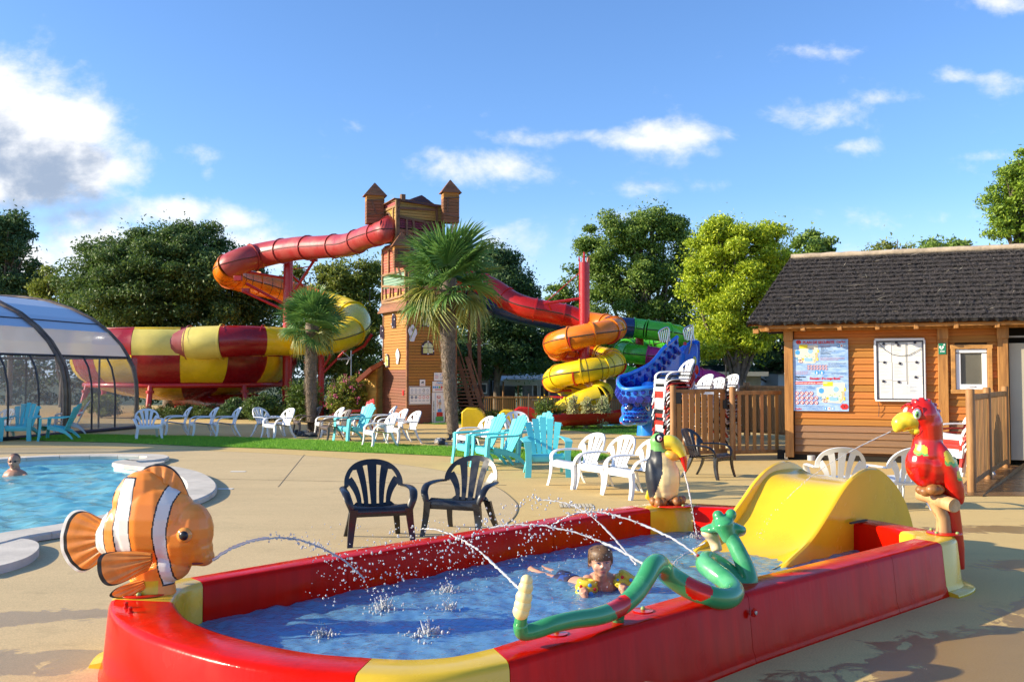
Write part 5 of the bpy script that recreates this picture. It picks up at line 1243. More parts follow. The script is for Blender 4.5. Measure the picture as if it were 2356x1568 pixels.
# storeys 2-4 on the shaft (they lean out a little)
z2, z3, z4, z5 = ty(680), ty(655), ty(620), ty(563)
zc0, zc1 = ty(551), ty(462)
uA, uB = 1.85, 1.9
def frame_beam(side, off, pts, w=.07, m=t_fr, parent=tower, nm='timber'):
    n_ = NA if side == 'A' else NB
    for (s0, z0, s1, z1) in pts:
        p, q = (T(s0, off, z0), T(s1, off, z1)) if side == 'A' else (T(off, s0, z0), T(off, s1, z1))
        MB().beam(p+n_*.03, q+n_*.03, w, .05, up=n_).build(nm, m, parent, smooth=0)
MB().prism([T(.0, .0, zt), T(uA, .0, zt), T(uA, uB, zt), T(.0, uB, zt)], (0, 0, z5-zt+.2)).build('core', t_dk, tower, smooth=0)
for side, wd in (('A', uA), ('B', uB)):
    clad(side, -.03, 0, wd, zt, z2, t_yel); clad(side, -.03, 0, wd, z2, z3, lambda f: t_pink if f > .4 else t_yel); clad(side, -.03, 0, wd, z3, z4, t_teal); clad(side, -.03, 0, wd, z4, z5+.15, t_red if side == 'B' else t_mar)
    frame_beam(side, -.04, [(0, zt, wd, zt+.02), (0, z2+.03, wd, z2-.05), (0, z3-.08, wd, z3+.12), (0, z4, wd, z4-.02), (0, z5+.02, wd, z5+.05)])
    for s in (0.02, wd-.02): frame_beam(side, -.04, [(s, zt, s, z5+.1)])
    for i, s in enumerate((.35, .62, .95, 1.25, 1.55)): frame_beam(side, -.045, [(s, z2-.02, s+.06*(-1)**i, z3+.02)], .045)
frame_beam('B', -.045, [(1.35, z4, 1.35, z5)], .06)
# cabin: wider, left part (lit) with an arch where the red tube starts
cA0, cA1, cB0, cB1 = -.12, 1.95, -.12, 1.12
def cwall(p, q, z0, z1, n_, m, rows=None, parent=tower):
    p, q = Vector(p), Vector(q); d = (q-p); L_ = d.length; d.normalize(); Rm = Matrix((d, n_, UP)).transposed(); k = rows or max(1, round((z1-z0)/.1)); h = (z1-z0)/k
    for i in range(k): piece('plank', CB[m.name], parent, (p+q)/2+UP*(z0+h*(i+.5)), (L_, .03, h-.012), Rm)
bx0, bx1 = tb_of(922, cA0), tb_of(872, cA0)
ax0, ax1 = ta_of(923, cB0), ta_of(1034, cB0)
zA0, zA1, zAt = ty(541), ty(462), ty(455)
MB().prism([T(ax0+.08, bx0+.08, zA0), T(ax1, bx0+.08, zA0), T(ax1, bx1, zA0), T(ax0+.08, bx1, zA0)], (0, 0, zA1-zA0)).build('core', mat('dark_gap', (.02, .015, .01), .9), tower, smooth=0)
# left cabin face with arch opening
bc, br, zar = (tb_of(898, ax0)+tb_of(884, ax0))/2, .28, ty(500)
zlo = ty(551); k = 11; h = (ty(470)-zlo)/k
for i in range(k):
    z = zlo+h*(i+.5)
    if z < zar: half = br
    elif z < zar+br: half = math.sqrt(max(0, br*br-(z-zar)**2))
    else: half = 0
    for (s0, s1) in ([(bx0, bc-half), (bc+half, bx1)] if half > .03 else [(bx0, bx1)]):
        if s1-s0 > .03: piece('plank', CB[t_yel.name], tower, T(ax0, (s0+s1)/2, z), (s1-s0, .03, h-.012), MBm)
cwall(T(ax0, bx0, 0), T(ax0, bx1, 0), ty(470), ty(458), NB, t_pink, 2)
MB().tube([T(ax0-.02, bc+br*1.05*math.cos(i*PI/12), zar+br*1.05*math.sin(i*PI/12)) for i in range(13)], .03, 6).build('arch_frame', t_dk, tower)
mb = MB()
for i in range(7): mb.tube([T(ax0+.03, bc-br+i*br/3, zlo), T(ax0+.03, bc-br+i*br/3, zar+.25)], .008, 4)
for i in range(9): mb.tube([T(ax0+.03, bc-br, zlo+.1*i), T(ax0+.03, bc+br, zlo+.1*i)], .008, 4)
mb.build('safety_net', mat('net', (.25, .25, .28), .7), tower)['kind'] = 'stuff'
frame_beam('B', ax0, [(bx0, zlo, bx0, ty(456)), (bx1, zlo, bx1, ty(456)), (bx0, ty(470), bx1, ty(472)), (bx0, ty(456), bx1, ty(456)), (bx0+.26, zlo, bx0+.24, ty(472))], .07, t_fr)
# right cabin face: mustard boards above, maroon slats below
t_mus = tw('tower_mustard', (.42, .26, .065)); CB[t_mus.name] = cubes('plank', t_mus)
zmid = ty(498)
cwall(T(ax0, bx0, 0), T(ax1, bx0, 0), zmid, ty(459), NA, t_mus, 6); cwall(T(ax0, bx0, 0), T(ax1, bx0, 0), ty(521), zmid-.02, NA, t_mar, 4); cwall(T(ax0, bx0, 0), T(ax1, bx0, 0), zA0, ty(523), NA, t_brn, 2)
frame_beam('A', bx0, [(ax0, zA0, ax1, zA0-.02), (ax0, ty(495), ax1, ty(508)), (ax0, ty(475), ax1-.3, ty(471)), (ax0+.03, zA0, ax0+.03, ty(453)), (ax1-.3, ty(508), ax1-.32, ty(466)), (ax0, ty(458), ax1, ty(461))], .075, t_dk)
for i, s in enumerate((.32, .62, .95, 1.25)): frame_beam('A', bx0, [(ax0+s, zA0, ax0+s-.08*(i % 2), ty(500))], .07, t_dk)
# gables
def gable(p, q, apex, back, m, name='gable_roof'):
    p, q, apex = Vector(p), Vector(q), Vector(apex); bk = Vector(back)
    mb = MB(); n3 = 5
    for k in range(n3):
        u0, u1 = k/n3, (k+1)/n3; A, B_, C_, D2 = p.lerp(apex, u0), q.lerp(apex, u0), q.lerp(apex, u1), p.lerp(apex, u1); mb.add([A, B_, C_-bk.normalized()*-.01, D2], [(0, 1, 2, 3)])
    mb.add([p, apex, apex+bk, p+bk], [(0, 1, 2, 3)]); mb.add([q, q+bk, apex+bk, apex], [(0, 1, 2, 3)]); mb.add([p+bk, apex+bk, q+bk], [(0, 1, 2)])
    return mb.build(name, m, tower, smooth=0)
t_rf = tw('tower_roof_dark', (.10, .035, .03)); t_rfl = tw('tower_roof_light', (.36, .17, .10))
def hip(name, pts, apex, m, parent=tower, rows=7):
    """overlapping boards climbing to the apex"""
    mb = MB(); pts = [Vector(p) for p in pts]; apex = Vector(apex)
    c = sum(pts, Vector())/len(pts)
    for k in range(rows):
        u0, u1 = k/rows, (k+1)/rows; lo = [p.lerp(apex, u0)+(p-c)*.02 for p in pts]; hi = [p.lerp(apex, u1) for p in pts]; n_ = len(pts)
        for i in range(n_):
            j = (i+1) % n_; mb.add([lo[i], lo[j], hi[j], hi[i]], [(0, 1, 2, 3)])
            mb.add([lo[i]-UP*.015, lo[j]-UP*.015, lo[j], lo[i]], [(0, 1, 2, 3)])
    mb.add([p for p in pts], [tuple(range(len(pts)))[::-1]])
    return mb.build(name, m, parent, smooth=0)
g0, g1 = ty(459), ty(443)
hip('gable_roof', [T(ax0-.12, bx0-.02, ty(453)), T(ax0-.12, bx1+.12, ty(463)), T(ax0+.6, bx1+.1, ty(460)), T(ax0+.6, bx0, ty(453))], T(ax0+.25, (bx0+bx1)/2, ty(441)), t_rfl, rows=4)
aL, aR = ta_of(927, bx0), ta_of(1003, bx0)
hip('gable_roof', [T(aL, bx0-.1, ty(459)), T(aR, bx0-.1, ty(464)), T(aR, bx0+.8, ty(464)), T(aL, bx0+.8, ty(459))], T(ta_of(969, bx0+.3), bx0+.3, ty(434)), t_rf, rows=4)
MB().box(T(ta_of(924, bx0), bx0-.03, ty(451)), (.14, .14, .22), MA).build('post_top', t_dk, tower)
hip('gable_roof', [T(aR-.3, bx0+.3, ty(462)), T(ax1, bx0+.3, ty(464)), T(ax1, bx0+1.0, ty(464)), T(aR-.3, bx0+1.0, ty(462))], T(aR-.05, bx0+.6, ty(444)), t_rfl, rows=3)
# turrets
def turret(px0, px1, py_top, py_e, py_b, apx, d, split=.74, bays=True):
    k = (px1-px0)/F*d; rot = R(18); c = at((px0+px1)/2, 800, d); s = k/(math.cos(rot)+math.sin(rot)*.55); hx = s/2
    a_ = Vector((math.cos(rot), math.sin(rot), 0)); b_ = Vector((-math.sin(rot), math.cos(rot), 0)); c = Vector((c.x, d+.2, 0)); hy = hx*.62
    z0, z1, za = ty(py_b, d), ty(py_e, d), ty(py_top, d)
    def q(u, v, z): return c+a_*u*hx+b_*v*hy+UP*z
    mb = MB(); mb.prism([q(-.9, -.9, z0), q(.9, -.9, z0), q(.9, .9, z0), q(-.9, .9, z0)], (0, 0, z1-z0)); tu = mb.build('turret', t_dk, tower, smooth=0)
    n_ = 9; h = (z1-z0)/n_
    for i in range(n_):
        z = z0+h*(i+.5); mm = t_or if i >= n_-2 else t_brn
        piece('plank', CB[mm.name], tu, c-b_*hy+UP*z, (2*hx, .03, h-.012), Matrix((a_, -b_, UP)).transposed())
        for sg_ in (-1, 1): piece('plank', CB[mm.name], tu, c+a_*hx*sg_+UP*z, (2*hy, .03, h-.012), Matrix((b_, a_*sg_, UP)).transposed())
    for (u0, w0, u1, w1) in ((-1.05, .80, 1.05, .84), (-1.05, .28, 1.05, .38 if px0 < 900 else .18), (-.5, .82, .1 if px0 < 900 else -.55, .34)):
        MB().beam(q(u0, -1.06, z0+(z1-z0)*w0), q(u1, -1.06, z0+(z1-z0)*w1), .05, .05, up=-b_).build('timber', t_dk, tu, smooth=0)
    hip('turret_roof', [q(-1.32, -1.4, z1), q(1.32, -1.4, z1), q(1.32, 1.4, z1), q(-1.32, 1.4, z1)], q(0, 0, za), t_brn, tu, 7)
    return tu, q, z0
turret(836, 880, 414, 446, 512, 856, 29.6)
_, q, z0 = turret(1014, 1054, 407, 439, 510, 1033, 29.3)
for u in (.35, .8): MB().beam(q(u, -.6, z0), q(u-.5, .2, z0-.55), .05, .05).build('brace', mat('pale_timber', (.48, .38, .22), .7), tower, smooth=0)
turret(901, 941, 529, 563, 613, 921, 28.5)
MB().box(at(922, 590, 28.15), (.16, .02, .30)).build('window_opening', mat('dark_gap', (.02, .015, .01), .9), tower)
for u in (-1, 1): MB().beam(at(912+u*4, 613, 28.6), at(918+u*6, 640, 28.8), .05, .05).build('brace', mat('pale_timber', (.48, .38, .22), .7), tower, smooth=0)
# arched dummy windows
wfr = mat('window_plum', (.045, .012, .03), .5); wye = mat('window_yellow', (.62, .64, .16), .4, col2=(.60, .66, .42), vs=2, thr=(.45, .6)); wht = mat('clip_white', (.75, .75, .78), .4)
def awin(side, px, pyc, w, h, m, off=0.0):
    s = ta_of(px) if side == 'A' else tb_of(px); n_ = NA if side == 'A' else NB; d_ = ta if side == 'A' else tb
    base = T(s, 0, 0) if side == 'A' else T(0, s, 0); zc_ = ty(pyc, base.y)
    def arch(w_, h_, o): return [base+n_*o+d_*x+UP*(zc_+y) for x, y in [(-w_/2, -h_/2), (w_/2, -h_/2), (w_/2, h_/2-w_/2)]+[(w_/2*math.cos(a*PI/8), h_/2-w_/2+w_/2*math.sin(a*PI/8)) for a in range(1, 8)]+[(-w_/2, h_/2-w_/2)]]
    o = MB().prism(arch(w+.10, h+.10, .03), n_*.02).build('window', wfr, tower, smooth=0); MB().prism(arch(w, h, .052), n_*.006).build('pane', m, o, smooth=0)
    mb = MB(); mb.beam(base+n_*.062+UP*(zc_-h/2), base+n_*.062+UP*(zc_+h/2), .012, .008, up=n_); mb.beam(base+n_*.062+UP*zc_-d_*w/2, base+n_*.062+UP*zc_+d_*w/2, .012, .008, up=n_); mb.build('glazing_bar', wfr, o, smooth=0)
    for (x, y) in ((0, h/2+.03), (w/2+.02, -.1), (-w/2-.02, .05), (0, -h/2-.02)): MB().box(base+n_*.056+d_*x+UP*(zc_+y), (.04, .04, .04), Matrix((d_, n_, UP)).transposed()).build('clip', wht, o, smooth=0)
dkp = mat('window_dark', (.015, .01, .03), .3)
awin('B', 908, 738, .20, .36, dkp); awin('B', 881, 764, .20, .36, dkp); awin('B', 893, 829, .22, .34, wye)
awin('A', 983, 736, .34, .34, wye); awin('A', 983, 800, .34, .34, wye)
# painted cut-out panels and signs on the right and left faces
def on(side, px, py, w, h, name, label, cat, m, o=.04):
    s = ta_of(px) if side == 'A' else tb_of(px); n_ = NA if side == 'A' else NB; d_ = ta if side == 'A' else -tb
    base = T(s, 0, 0) if side == 'A' else T(0, s, 0); zc_ = ty(py, base.y); c = base+n_*o+UP*zc_; t = thing(name, label, cat, tuple(c-UP*h/2))
    MB().box(c, (w, .012, h), Matrix((d_, n_, UP)).transposed()).build('board', m, t, bevel=.003)
    def fn(x, y, k=1): return c+d_*(x*w/2)+UP*(y*h/2)+n_*(.0075+.0015*k)
    return t, fn, d_, n_
def shp(t, fn, n_, pts, m, k=1, name='print'): return MB().prism([fn(x, y, k) for x, y in pts], n_*-.001).build(name, m, t, smooth=0)
def disc(t, fn, n_, x, y, rx, ry, m, k=1, name='pictogram', nn=12): return shp(t, fn, n_, [(x+rx*math.cos(2*PI*i/nn), y+ry*math.sin(2*PI*i/nn)) for i in range(nn)], m, k, name)
cut = mat('cutout_white', (.72, .72, .74), .4)
for side, px, py, lab, hair in (('A', 947, 767, 'white cut-out with a drawn girl holding a small purple dragon on the tower', (.35, .12, .05)), ('B', 918, 820, 'white cut-out with a drawn bearded figure low on the lit tower face', (.5, .5, .55))):
    n_ = NA if side == 'A' else NB; d_ = ta if side == 'A' else -tb; s = ta_of(px) if side == 'A' else tb_of(px); base = T(s, 0, 0) if side == 'A' else T(0, s, 0); c = base+n_*.045+UP*ty(py, base.y)
    t = thing('painted_cutout', lab, 'cut-out', tuple(c)); W_, H_2 = (.20, .29) if side == 'A' else (.19, .27)
    fn = lambda x, y, k=1: c+d_*(x*W_)+UP*(y*H_2)+n_*(.008+.002*k)
    n0 = 26; out = [((.72+.2*math.sin(3*a+.5)*(1 if math.sin(a) < .2 else .4))*math.cos(a), (.92+.06*math.sin(5*a))*math.sin(a)) for a in [2*PI*i/n0 for i in range(n0)]]
    MB().prism([fn(x, y, -3) for x, y in out], n_*.012).build('board', cut, t, smooth=0)
    disc(t, fn, n_, .0, .48, .30, .26, mat('hair'+str(px), hair, .5), 2, 'hair'); disc(t, fn, n_, .0, .42, .21, .20, mat('pale_skin_paint', (.72, .42, .38), .5), 3, 'face')
    shp(t, fn, n_, [(-.25, -.6), (.3, -.6), (.2, .2), (-.12, .2)], mat('paint_plum', (.30, .08, .18), .5), 2, 'dress'); disc(t, fn, n_, -.3, -.35, .24, .16, mat('paint_violet', (.22, .14, .40), .5), 3, 'dragon')
t, fn, d_, n_ = on('A', 965, 909, .76, .58, 'rules_board', 'large white rules board of round pictograms on the tower', 'sign', inw)
for (x0, y0, x1, y1) in ((-.95, .93, .95, .93), (-.95, -.93, .95, -.93), (-.97, -.93, -.97, .93), (.97, -.93, .97, .93), (-.95, .08, .95, .08)): MB().beam(fn(x0, y0), fn(x1, y1), .012, .003, up=n_).build('border_line', ink, t, smooth=0)
for i in range(5):
    disc(t, fn, n_, -.72+.36*i, -.20, .12, .17, ink if i < 2 else inr); disc(t, fn, n_, -.72+.36*i, -.20, .085, .12, inw if i > 1 else ingy, 2)
    disc(t, fn, n_, -.72+.36*i, .55, .11, .16, ingy if i != 3 else ink); disc(t, fn, n_, -.72+.36*i, .55, .07, .11, inw, 2)
    for k in range(2): shp(t, fn, n_, [(-.85+.36*i, .22+.06*k), (-.6+.36*i, .22+.06*k), (-.6+.36*i, .25+.06*k), (-.85+.36*i, .25+.06*k)], ingy, 1, 'small_print'); shp(t, fn, n_, [(-.85+.36*i, -.55-.08*k), (-.6+.36*i, -.55-.08*k), (-.6+.36*i, -.51-.08*k), (-.85+.36*i, -.51-.08*k)], ingy, 1, 'small_print')
t, fn, d_, n_ = on('A', 971, 880, .19, .20, 'camera_sign', 'small white sign with a black camera above the rules board', 'sign', inw)
shp(t, fn, n_, [(-.6, .1), (.3, .5), (.55, .1), (-.3, -.2)], ink, 1, 'camera_mark'); shp(t, fn, n_, [(-.7, -.5), (.7, -.5), (.7, -.62), (-.7, -.62)], inr, 1, 'small_print'); shp(t, fn, n_, [(.3, .2), (.42, .2), (.5, -.3), (.38, -.3)], ink, 1, 'camera_mark')
t, fn, d_, n_ = on('A', 1009, 866, .36, .26, 'notice_sign', 'pair of small printed notices highest beside the palm trunk', 'sign', inw)
for i in range(3):
    for k in range(3): disc(t, fn, n_, -.75+.24*i, .5-.4*k, .07, .10, inr if k else inb)
for i in range(2): disc(t, fn, n_, .3+.35*i, .55, .1, .13, inb if i == 0 else inr)
shp(t, fn, n_, [(.15, -.2), (.85, -.2), (.85, -.3), (.15, -.3)], ingy, 1, 'small_print')
t, fn, d_, n_ = on('A', 1008, 889, .44, .34, 'slide_rules_sign', 'white sign with blue heading and red and blue pictograms', 'sign', inw)
text("Cap'fun", .075, inb, t, fn(-.35, .60, 2), d_, UP, bold=.002)
for i in range(6): shp(t, fn, n_, [(-.92+.31*i, -.3), (-.68+.31*i, -.3), (-.68+.31*i, .12), (-.92+.31*i, .12)], inb if i < 3 else (inr if i > 3 else ingn), 1, 'pictogram')
for y in (.34, -.5, -.7): shp(t, fn, n_, [(-.6, y), (.6, y), (.6, y+.08), (-.6, y+.08)], inr, 1, 'small_print')
t, fn, d_, n_ = on('A', 1008, 938, .47, 1.00, 'height_chart', 'tall white height chart with 1.20 m oval and coloured blocks', 'sign', inw)
shp(t, fn, n_, [(-.55, -.98), (-.5, -.98), (-.5, .98), (-.55, .98)], inb, 1, 'scale_line')
for i in range(14): shp(t, fn, n_, [(-.6, -.9+.13*i), (-.45, -.9+.13*i), (-.45, -.89+.13*i), (-.6, -.89+.13*i)], inb, 2, 'scale_mark')
text('TOBOGGANS / SPACEBOWL', .055, ink, t, fn(-.68, -.92, 2), UP, -d_, bold=.001)
disc(t, fn, n_, .02, .72, .36, .09, inr, 2, 'oval'); text('1.20m', .075, inw, t, fn(.02, .69, 3), d_, UP, 'CENTER', bold=.003)
text('trop petit !', .06, inr, t, fn(-.12, .05, 2), UP, -d_)
for (w_, y0, y1, m) in ((.60, -.84, -.56, ingn), (.47, -.56, -.28, inr), (.30, -.28, -.08, inb)): shp(t, fn, n_, [(.15-w_, y0), (.15+w_, y0), (.15+w_, y1), (.15-w_, y1)], m, 2, 'block'); disc(t, fn, n_, .15, y1, w_, .03, m, 3, 'block_top')
disc(t, fn, n_, .18, .30, .22, .12, mat('paint_hair', (.55, .38, .12), .5), 2, 'hair'); disc(t, fn, n_, .18, .27, .12, .07, mat('pale_skin_paint', (.72, .42, .38), .5), 3, 'face'); shp(t, fn, n_, [(.0, .38), (.36, .38), (.26, .60)], ingy, 3, 'hat'); shp(t, fn, n_, [(.12, -.08), (.24, -.08), (.22, .18), (.14, .18)], mat('paint_hair', (.55, .38, .12), .5), 2, 'body')
t, fn, d_, n_ = on('B', 930, 903, .10, .16, 'alarm_box', 'small red alarm box on the lit tower face', 'alarm box', inr)
# low lean-to at the left foot and stairs timbers at the right foot
lt = thing('lean_to', 'low lean-to with red-brown sloping roof at the left foot of the tower', 'shed', tuple(T(-.3, 2.0, 0)))
l0, l1, l2 = at(866, 862, 30.2), at(838, 862, 30.6), at(866, 862, 31.4)
MB().prism([Vector((l1.x, 30.6, 0)), Vector((l0.x, 30.2, 0)), Vector((l0.x, 30.2, ty(842, 30))), Vector((l1.x, 30.6, ty(862, 30)))], (.1, .9, 0)).build('wall', t_yel, lt, smooth=0)
MB().beam(at(836, 868, 30.4), at(868, 840, 30.1), .14, .9, up=(0, 1, 0)).build('roof', tw('tower_roof_red', (.26, .06, .03)), lt, smooth=0)
# staircase and platform timber hidden mostly behind the palm, at the right
st = thing('timber_staircase', 'dark timber staircase rising behind the large palm trunk', 'staircase', tuple(at(1075, 862, 30.5)-UP*1.55))
for k in range(12):
    x = 1058+k*2.6; y = 850+k*8.2
    MB().box(at(x, y, 30.6), (.8, .7, .05)).build('tread', t_dk, st, smooth=0)
for dx in (0, 22): MB().beam(at(1052+dx, 820, 30.3), at(1090+dx, 950, 30.3), .08, .14).build('stringer', t_dk, st, smooth=0); MB().beam(at(1052+dx, 790, 30.3), at(1092+dx, 915, 30.3), .05, .05).build('handrail', t_dk, st, smooth=0)
for (x, y0, y1) in ((1062, 560, 700), (1078, 640, 960), (1100, 700, 960)): MB().beam(at(x, y0, 30.9), at(x+6, y1, 30.9), .12, .12).build('post', t_dk, st, smooth=0)
# ------------------------------------------------------------------ tube slides
def pl(name, c, **k): return mat(name, c, k.get('r', .22), var=.25, vs=1.2, coat=.12)
s_red = pl('tube_red', (.52, .016, .010)); s_fade = mat('tube_faded_red', (.36, .025, .025), .35, col2=(.40, .07, .06), vs=1.5, coat=.05); s_or = pl('tube_orange', (.88, .22, .01)); s_yel = pl('tube_yellow', (.88, .62, .015)); s_grn = pl('tube_green', (.09, .55, .035)); s_mag = pl('tube_magenta', (.50, .02, .20)); s_blu = pl('tube_blue', (.02, .05, .16)); s_steel = mat('red_steel', (.47, .012, .015), .3, coat=.2); seam = mat('seam', (.10, .02, .01), .5); seamd = mat('seam_dark', (.05, .04, .02), .6)
def tube_path(t, pts, flangestep, segs, cols, rf=1.10, ribs=None, step=4):
    """closed tube from px control points (x, y, depth, radius m): section by section, each its own part with a flange ring and a lengthwise seam"""
    P = spline([tuple(at(x, y, d)) for x, y, d, r in pts], step); Rr = [q.x for q in spline([(r, 0, 0) for x, y, d, r in pts], step)]
    n_ = len(P)
    for s in range(segs):
        i0 = round((n_-1)*s/segs); i1 = round((n_-1)*(s+1)/segs); c = cols(s/segs, s); m, fm_ = c if isinstance(c, tuple) else (c, seam)
        o = MB().tube(P[i0:i1+1], Rr[i0:i1+1], 20, caps=False).build('tube_section', m, t, smooth=80)
        mid = i0
        tt = (P[min(i0+1, n_-1)]-P[max(i0-1, 0)]).normalized(); MB().tube([P[i0]-tt*.022, P[i0]-tt*.021, P[i0]+tt*.021, P[i0]+tt*.022], [Rr[i0]*.98, Rr[i0]*rf, Rr[i0]*rf, Rr[i0]*.98], 20, caps=False).build('flange', m, o, smooth=40)
        # lengthwise seams on both sides
        for sg_ in (-1, 1):
            ln = []
            for i in range(i0, i1+1):
                tt = (P[min(i+1, n_-1)]-P[max(i-1, 0)]).normalized(); sd = tt.cross(UP); sd.normalize(); ln.append(P[i]+sd*sg_*Rr[i]*1.01)
            if len(ln) > 1: MB().tube(ln, .020, 5).build('seam', m if fm_ is None else fm_, o)
        if ribs and ribs(s):
            for f in (.33, .66):
                i = round(i0+(i1-i0)*f); tt = (P[min(i+1, n_-1)]-P[max(i-1, 0)]).normalized(); MB().tube([P[i]-tt*.010, P[i]+tt*.010], Rr[i]*1.015, 20, caps=False).build('rib', seamd, o)
    return P, Rr
m_ = 1/72.4
lt_ = thing('tube_slide', 'faded red tube slide winding left from the tower into the bowl', 'water slide', tuple(at(661, 862, 28)-UP*1.55))
A_ = [(894, 508, 30.6, .37), (897, 522, 29.7, .37), (890, 530, 29.1, .37), (868, 538, 28.8, .36), (838, 548, 28.6, .36), (805, 562, 28.4, .36), (770, 566, 28.2, .355), (728, 569, 28.0, .355), (690, 571, 27.8, .36), (650, 577, 27.6, .36), (605, 586, 27.3, .37), (560, 598, 27.0, .38), (528, 613, 27.0, .38), (521, 628, 27.5, .38), (545, 641, 28.3, .37), (590, 653, 28.9, .37), (640, 666, 29.4, .37), (700, 683, 29.6, .38), (755, 700, 29.3, .39), (798, 716, 28.7, .42), (818, 738, 27.9, .46), (806, 762, 27.1, .44), (770, 780, 26.6, .40), (720, 786, 26.2, .38), (670, 786, 25.9, .37)]
A_ = [(x, y, d*(1+.29*min(1, max(0, i-2)/8)), r*(1+.29*min(1, max(0, i-2)/8))) for i, (x, y, d, r) in enumerate(A_)]
def acol(f, s):
    return (s_fade, seam) if f < .50 else (s_or, seamd) if f < .70 else (s_yel, seamd) if f > .74 else (mat('tube_pale_orange', (.62, .24, .10), .35, var=.2, vs=2), seamd)
P, Rr = tube_path(lt_, A_, 0, 16, acol, ribs=lambda s: 8 <= s <= 11)
def strut(t, a, b, r=.05, name='strut', m=None): return MB().tube([a, b], r, 10).build(name, m or s_steel, t)
SD = 35.6; c1 = thing('slide_column', 'thick red steel column carrying the left tube slide', 'column', tuple(at(661, 905, SD)))
b0 = at(661, 862, SD); MB().tube([Vector((b0.x, SD, 0)), Vector((b0.x, SD, ty(598, SD)))], .185, 20).build('shaft', s_steel, c1)
MB().lathe([(.26, 0), (.26, .03), (.15, .03)], (b0.x, SD, 0), 16).build('base_plate', s_steel, c1)
for (x0, y0, x1, y1, d) in ((655, 700, 566, 652, 27.8), (652, 712, 560, 670, 28.1), (664, 690, 722, 600, 28.2), (655, 640, 548, 622, 27.6), (670, 632, 700, 660, 28.8)):
    strut(c1, at(x0, y0, SD), at(x1, y1, d*1.26), .055)
for (x, y, d) in ((548, 640, 27.3), (722, 596, 28.1), (566, 668, 28.3)): MB().box(at(x, y, d*1.26), (.28, .2, .18)).build('saddle', s_steel, c1, bevel=.01)
strut(c1, at(668, 620, SD), at(716, 612, SD), .02)
c2 = thing('slide_column', 'slim red steel column behind the small palm trunk', 'column', tuple(gp(739, 938)))
S2 = 35.0; b2 = at(739, 862, S2); MB().tube([Vector((b2.x, S2, 0)), Vector((b2.x, S2, ty(808, S2)))], .12, 16).build('shaft', s_steel, c2)
for (x0, y0, x1, y1) in ((741, 860, 835, 765), (741, 850, 762, 815), (739, 818, 700, 835), (765, 812, 833, 775)): strut(c2, at(x0, y0, S2), at(x1, y1, S2-.1), .05)
MB().tube([at(808, 812, S2), at(838, 795, S2), at(856, 768, S2)], .06, 8).build('saddle_arc', s_steel, c2)

# ------------------------------------------------------------------ bowl slide
BD = 37.0; KS = 37.0/26; BX = 432; bcx = at(BX, 862, BD).x; bm = F/BD
bowl = thing('bowl_slide', 'huge round bowl slide of red and yellow chequered panels on red legs', 'water slide', (bcx, BD, 0))
b_red = pl('bowl_red', (.32, .008, .014)); b_redf = mat('bowl_faded_red', (.34, .065, .065), .4, col2=(.40, .13, .12), vs=1.2); b_yel = pl('bowl_yellow', (.90, .60, .015)); b_yelf = mat('bowl_pale_yellow', (.85, .70, .16), .35, var=.15, vs=1.5)
def bz_(py, r): return CH+(HZ-py)/F*(BD-r*.93)
rows_ = [[(2.92, 757), (2.97, 762), (3.03, 775), (3.06, 792), (3.05, 806), (3.03, 817)], [(3.03, 817), (3.01, 832), (2.93, 852), (2.78, 870), (2.55, 886)], [(2.55, 886), (2.2, 899), (1.7, 910), (1.1, 917), (.7, 920)]]
NS = 16; off = -.115
for ri, prof_ in enumerate(rows_):
    prof3 = [(r*KS, bz_(py, r*KS)) for r, py in prof_]
    for k in range(NS):
        a0 = -PI/2+off+2*PI*k/NS; a1 = a0+2*PI/NS; isr = (k+ri) % 2 == 1
        m = (b_redf if isr else b_yelf) if (ri == 0 and k in (13, 12, 0, 11)) else (b_red if isr else b_yel)
        bul = .05 if ri < 2 else .0; g = []
        for i in range(9):
            a = a0+(a1-a0)*(i/8*.988+.006); rr_ = []
            for j, (r, z) in enumerate(prof3):
                rr = r+bul*math.sin(PI*i/8)*math.sin(PI*(j/(len(prof3)-1)))
                if i in (0, 8): rr += .035
                rr_.append(Vector((bcx+rr*math.cos(a), BD+rr*math.sin(a), z)))
            g.append(rr_)
        pn = MB().grid(g[::-1]).grid([[p+(Vector((bcx, BD, p.z))-p).normalized()*.03 for p in r] for r in g]).build('bowl_panel', m, bowl, smooth=60)
# rolled lip on the rim
for k in range(NS):
    a0 = -PI/2+off+2*PI*k/NS; z = bz_(757, 2.92*KS); pts = [Vector((bcx+2.9*KS*math.cos(a0+2*PI/NS*i/6), BD+2.9*KS*math.sin(a0+2*PI/NS*i/6), z+.02)) for i in range(7)]
    MB().tube(pts, .045, 8).build('rim_lip', b_red if k % 2 else b_yel, bowl)
# bulging tube mouth entering the rim at the right
E_ = [(x, y, d*1.435, r*1.42) for x, y, d, r in [(672, 786, 23.9, .37), (606, 784, 23.5, .38), (548, 784, 23.2, .40), (492, 787, 23.1, .42), (436, 790, 23.15, .42), (374, 793, 23.3, .36), (315, 796, 23.9, .28)]]
P2 = spline([tuple(at(x, y, d)) for x, y, d, r in E_], 6); R2 = [q.x for q in spline([(r, 0, 0) for x, y, d, r in E_], 6)]
for (i0, i1, m) in ((0, 6, b_yel), (6, 16, b_red), (16, 24, b_yelf), (24, 36, b_redf)): MB().tube(P2[i0:i1+1], R2[i0:i1+1], 20, caps=False).build('tube_mouth', m, bowl, smooth=80); MB().tube([P2[i0]+Vector((.02, 0, 0)), P2[i0]-Vector((.02, 0, 0))], R2[i0]*1.12, 20, caps=False).build('flange', m, bowl)
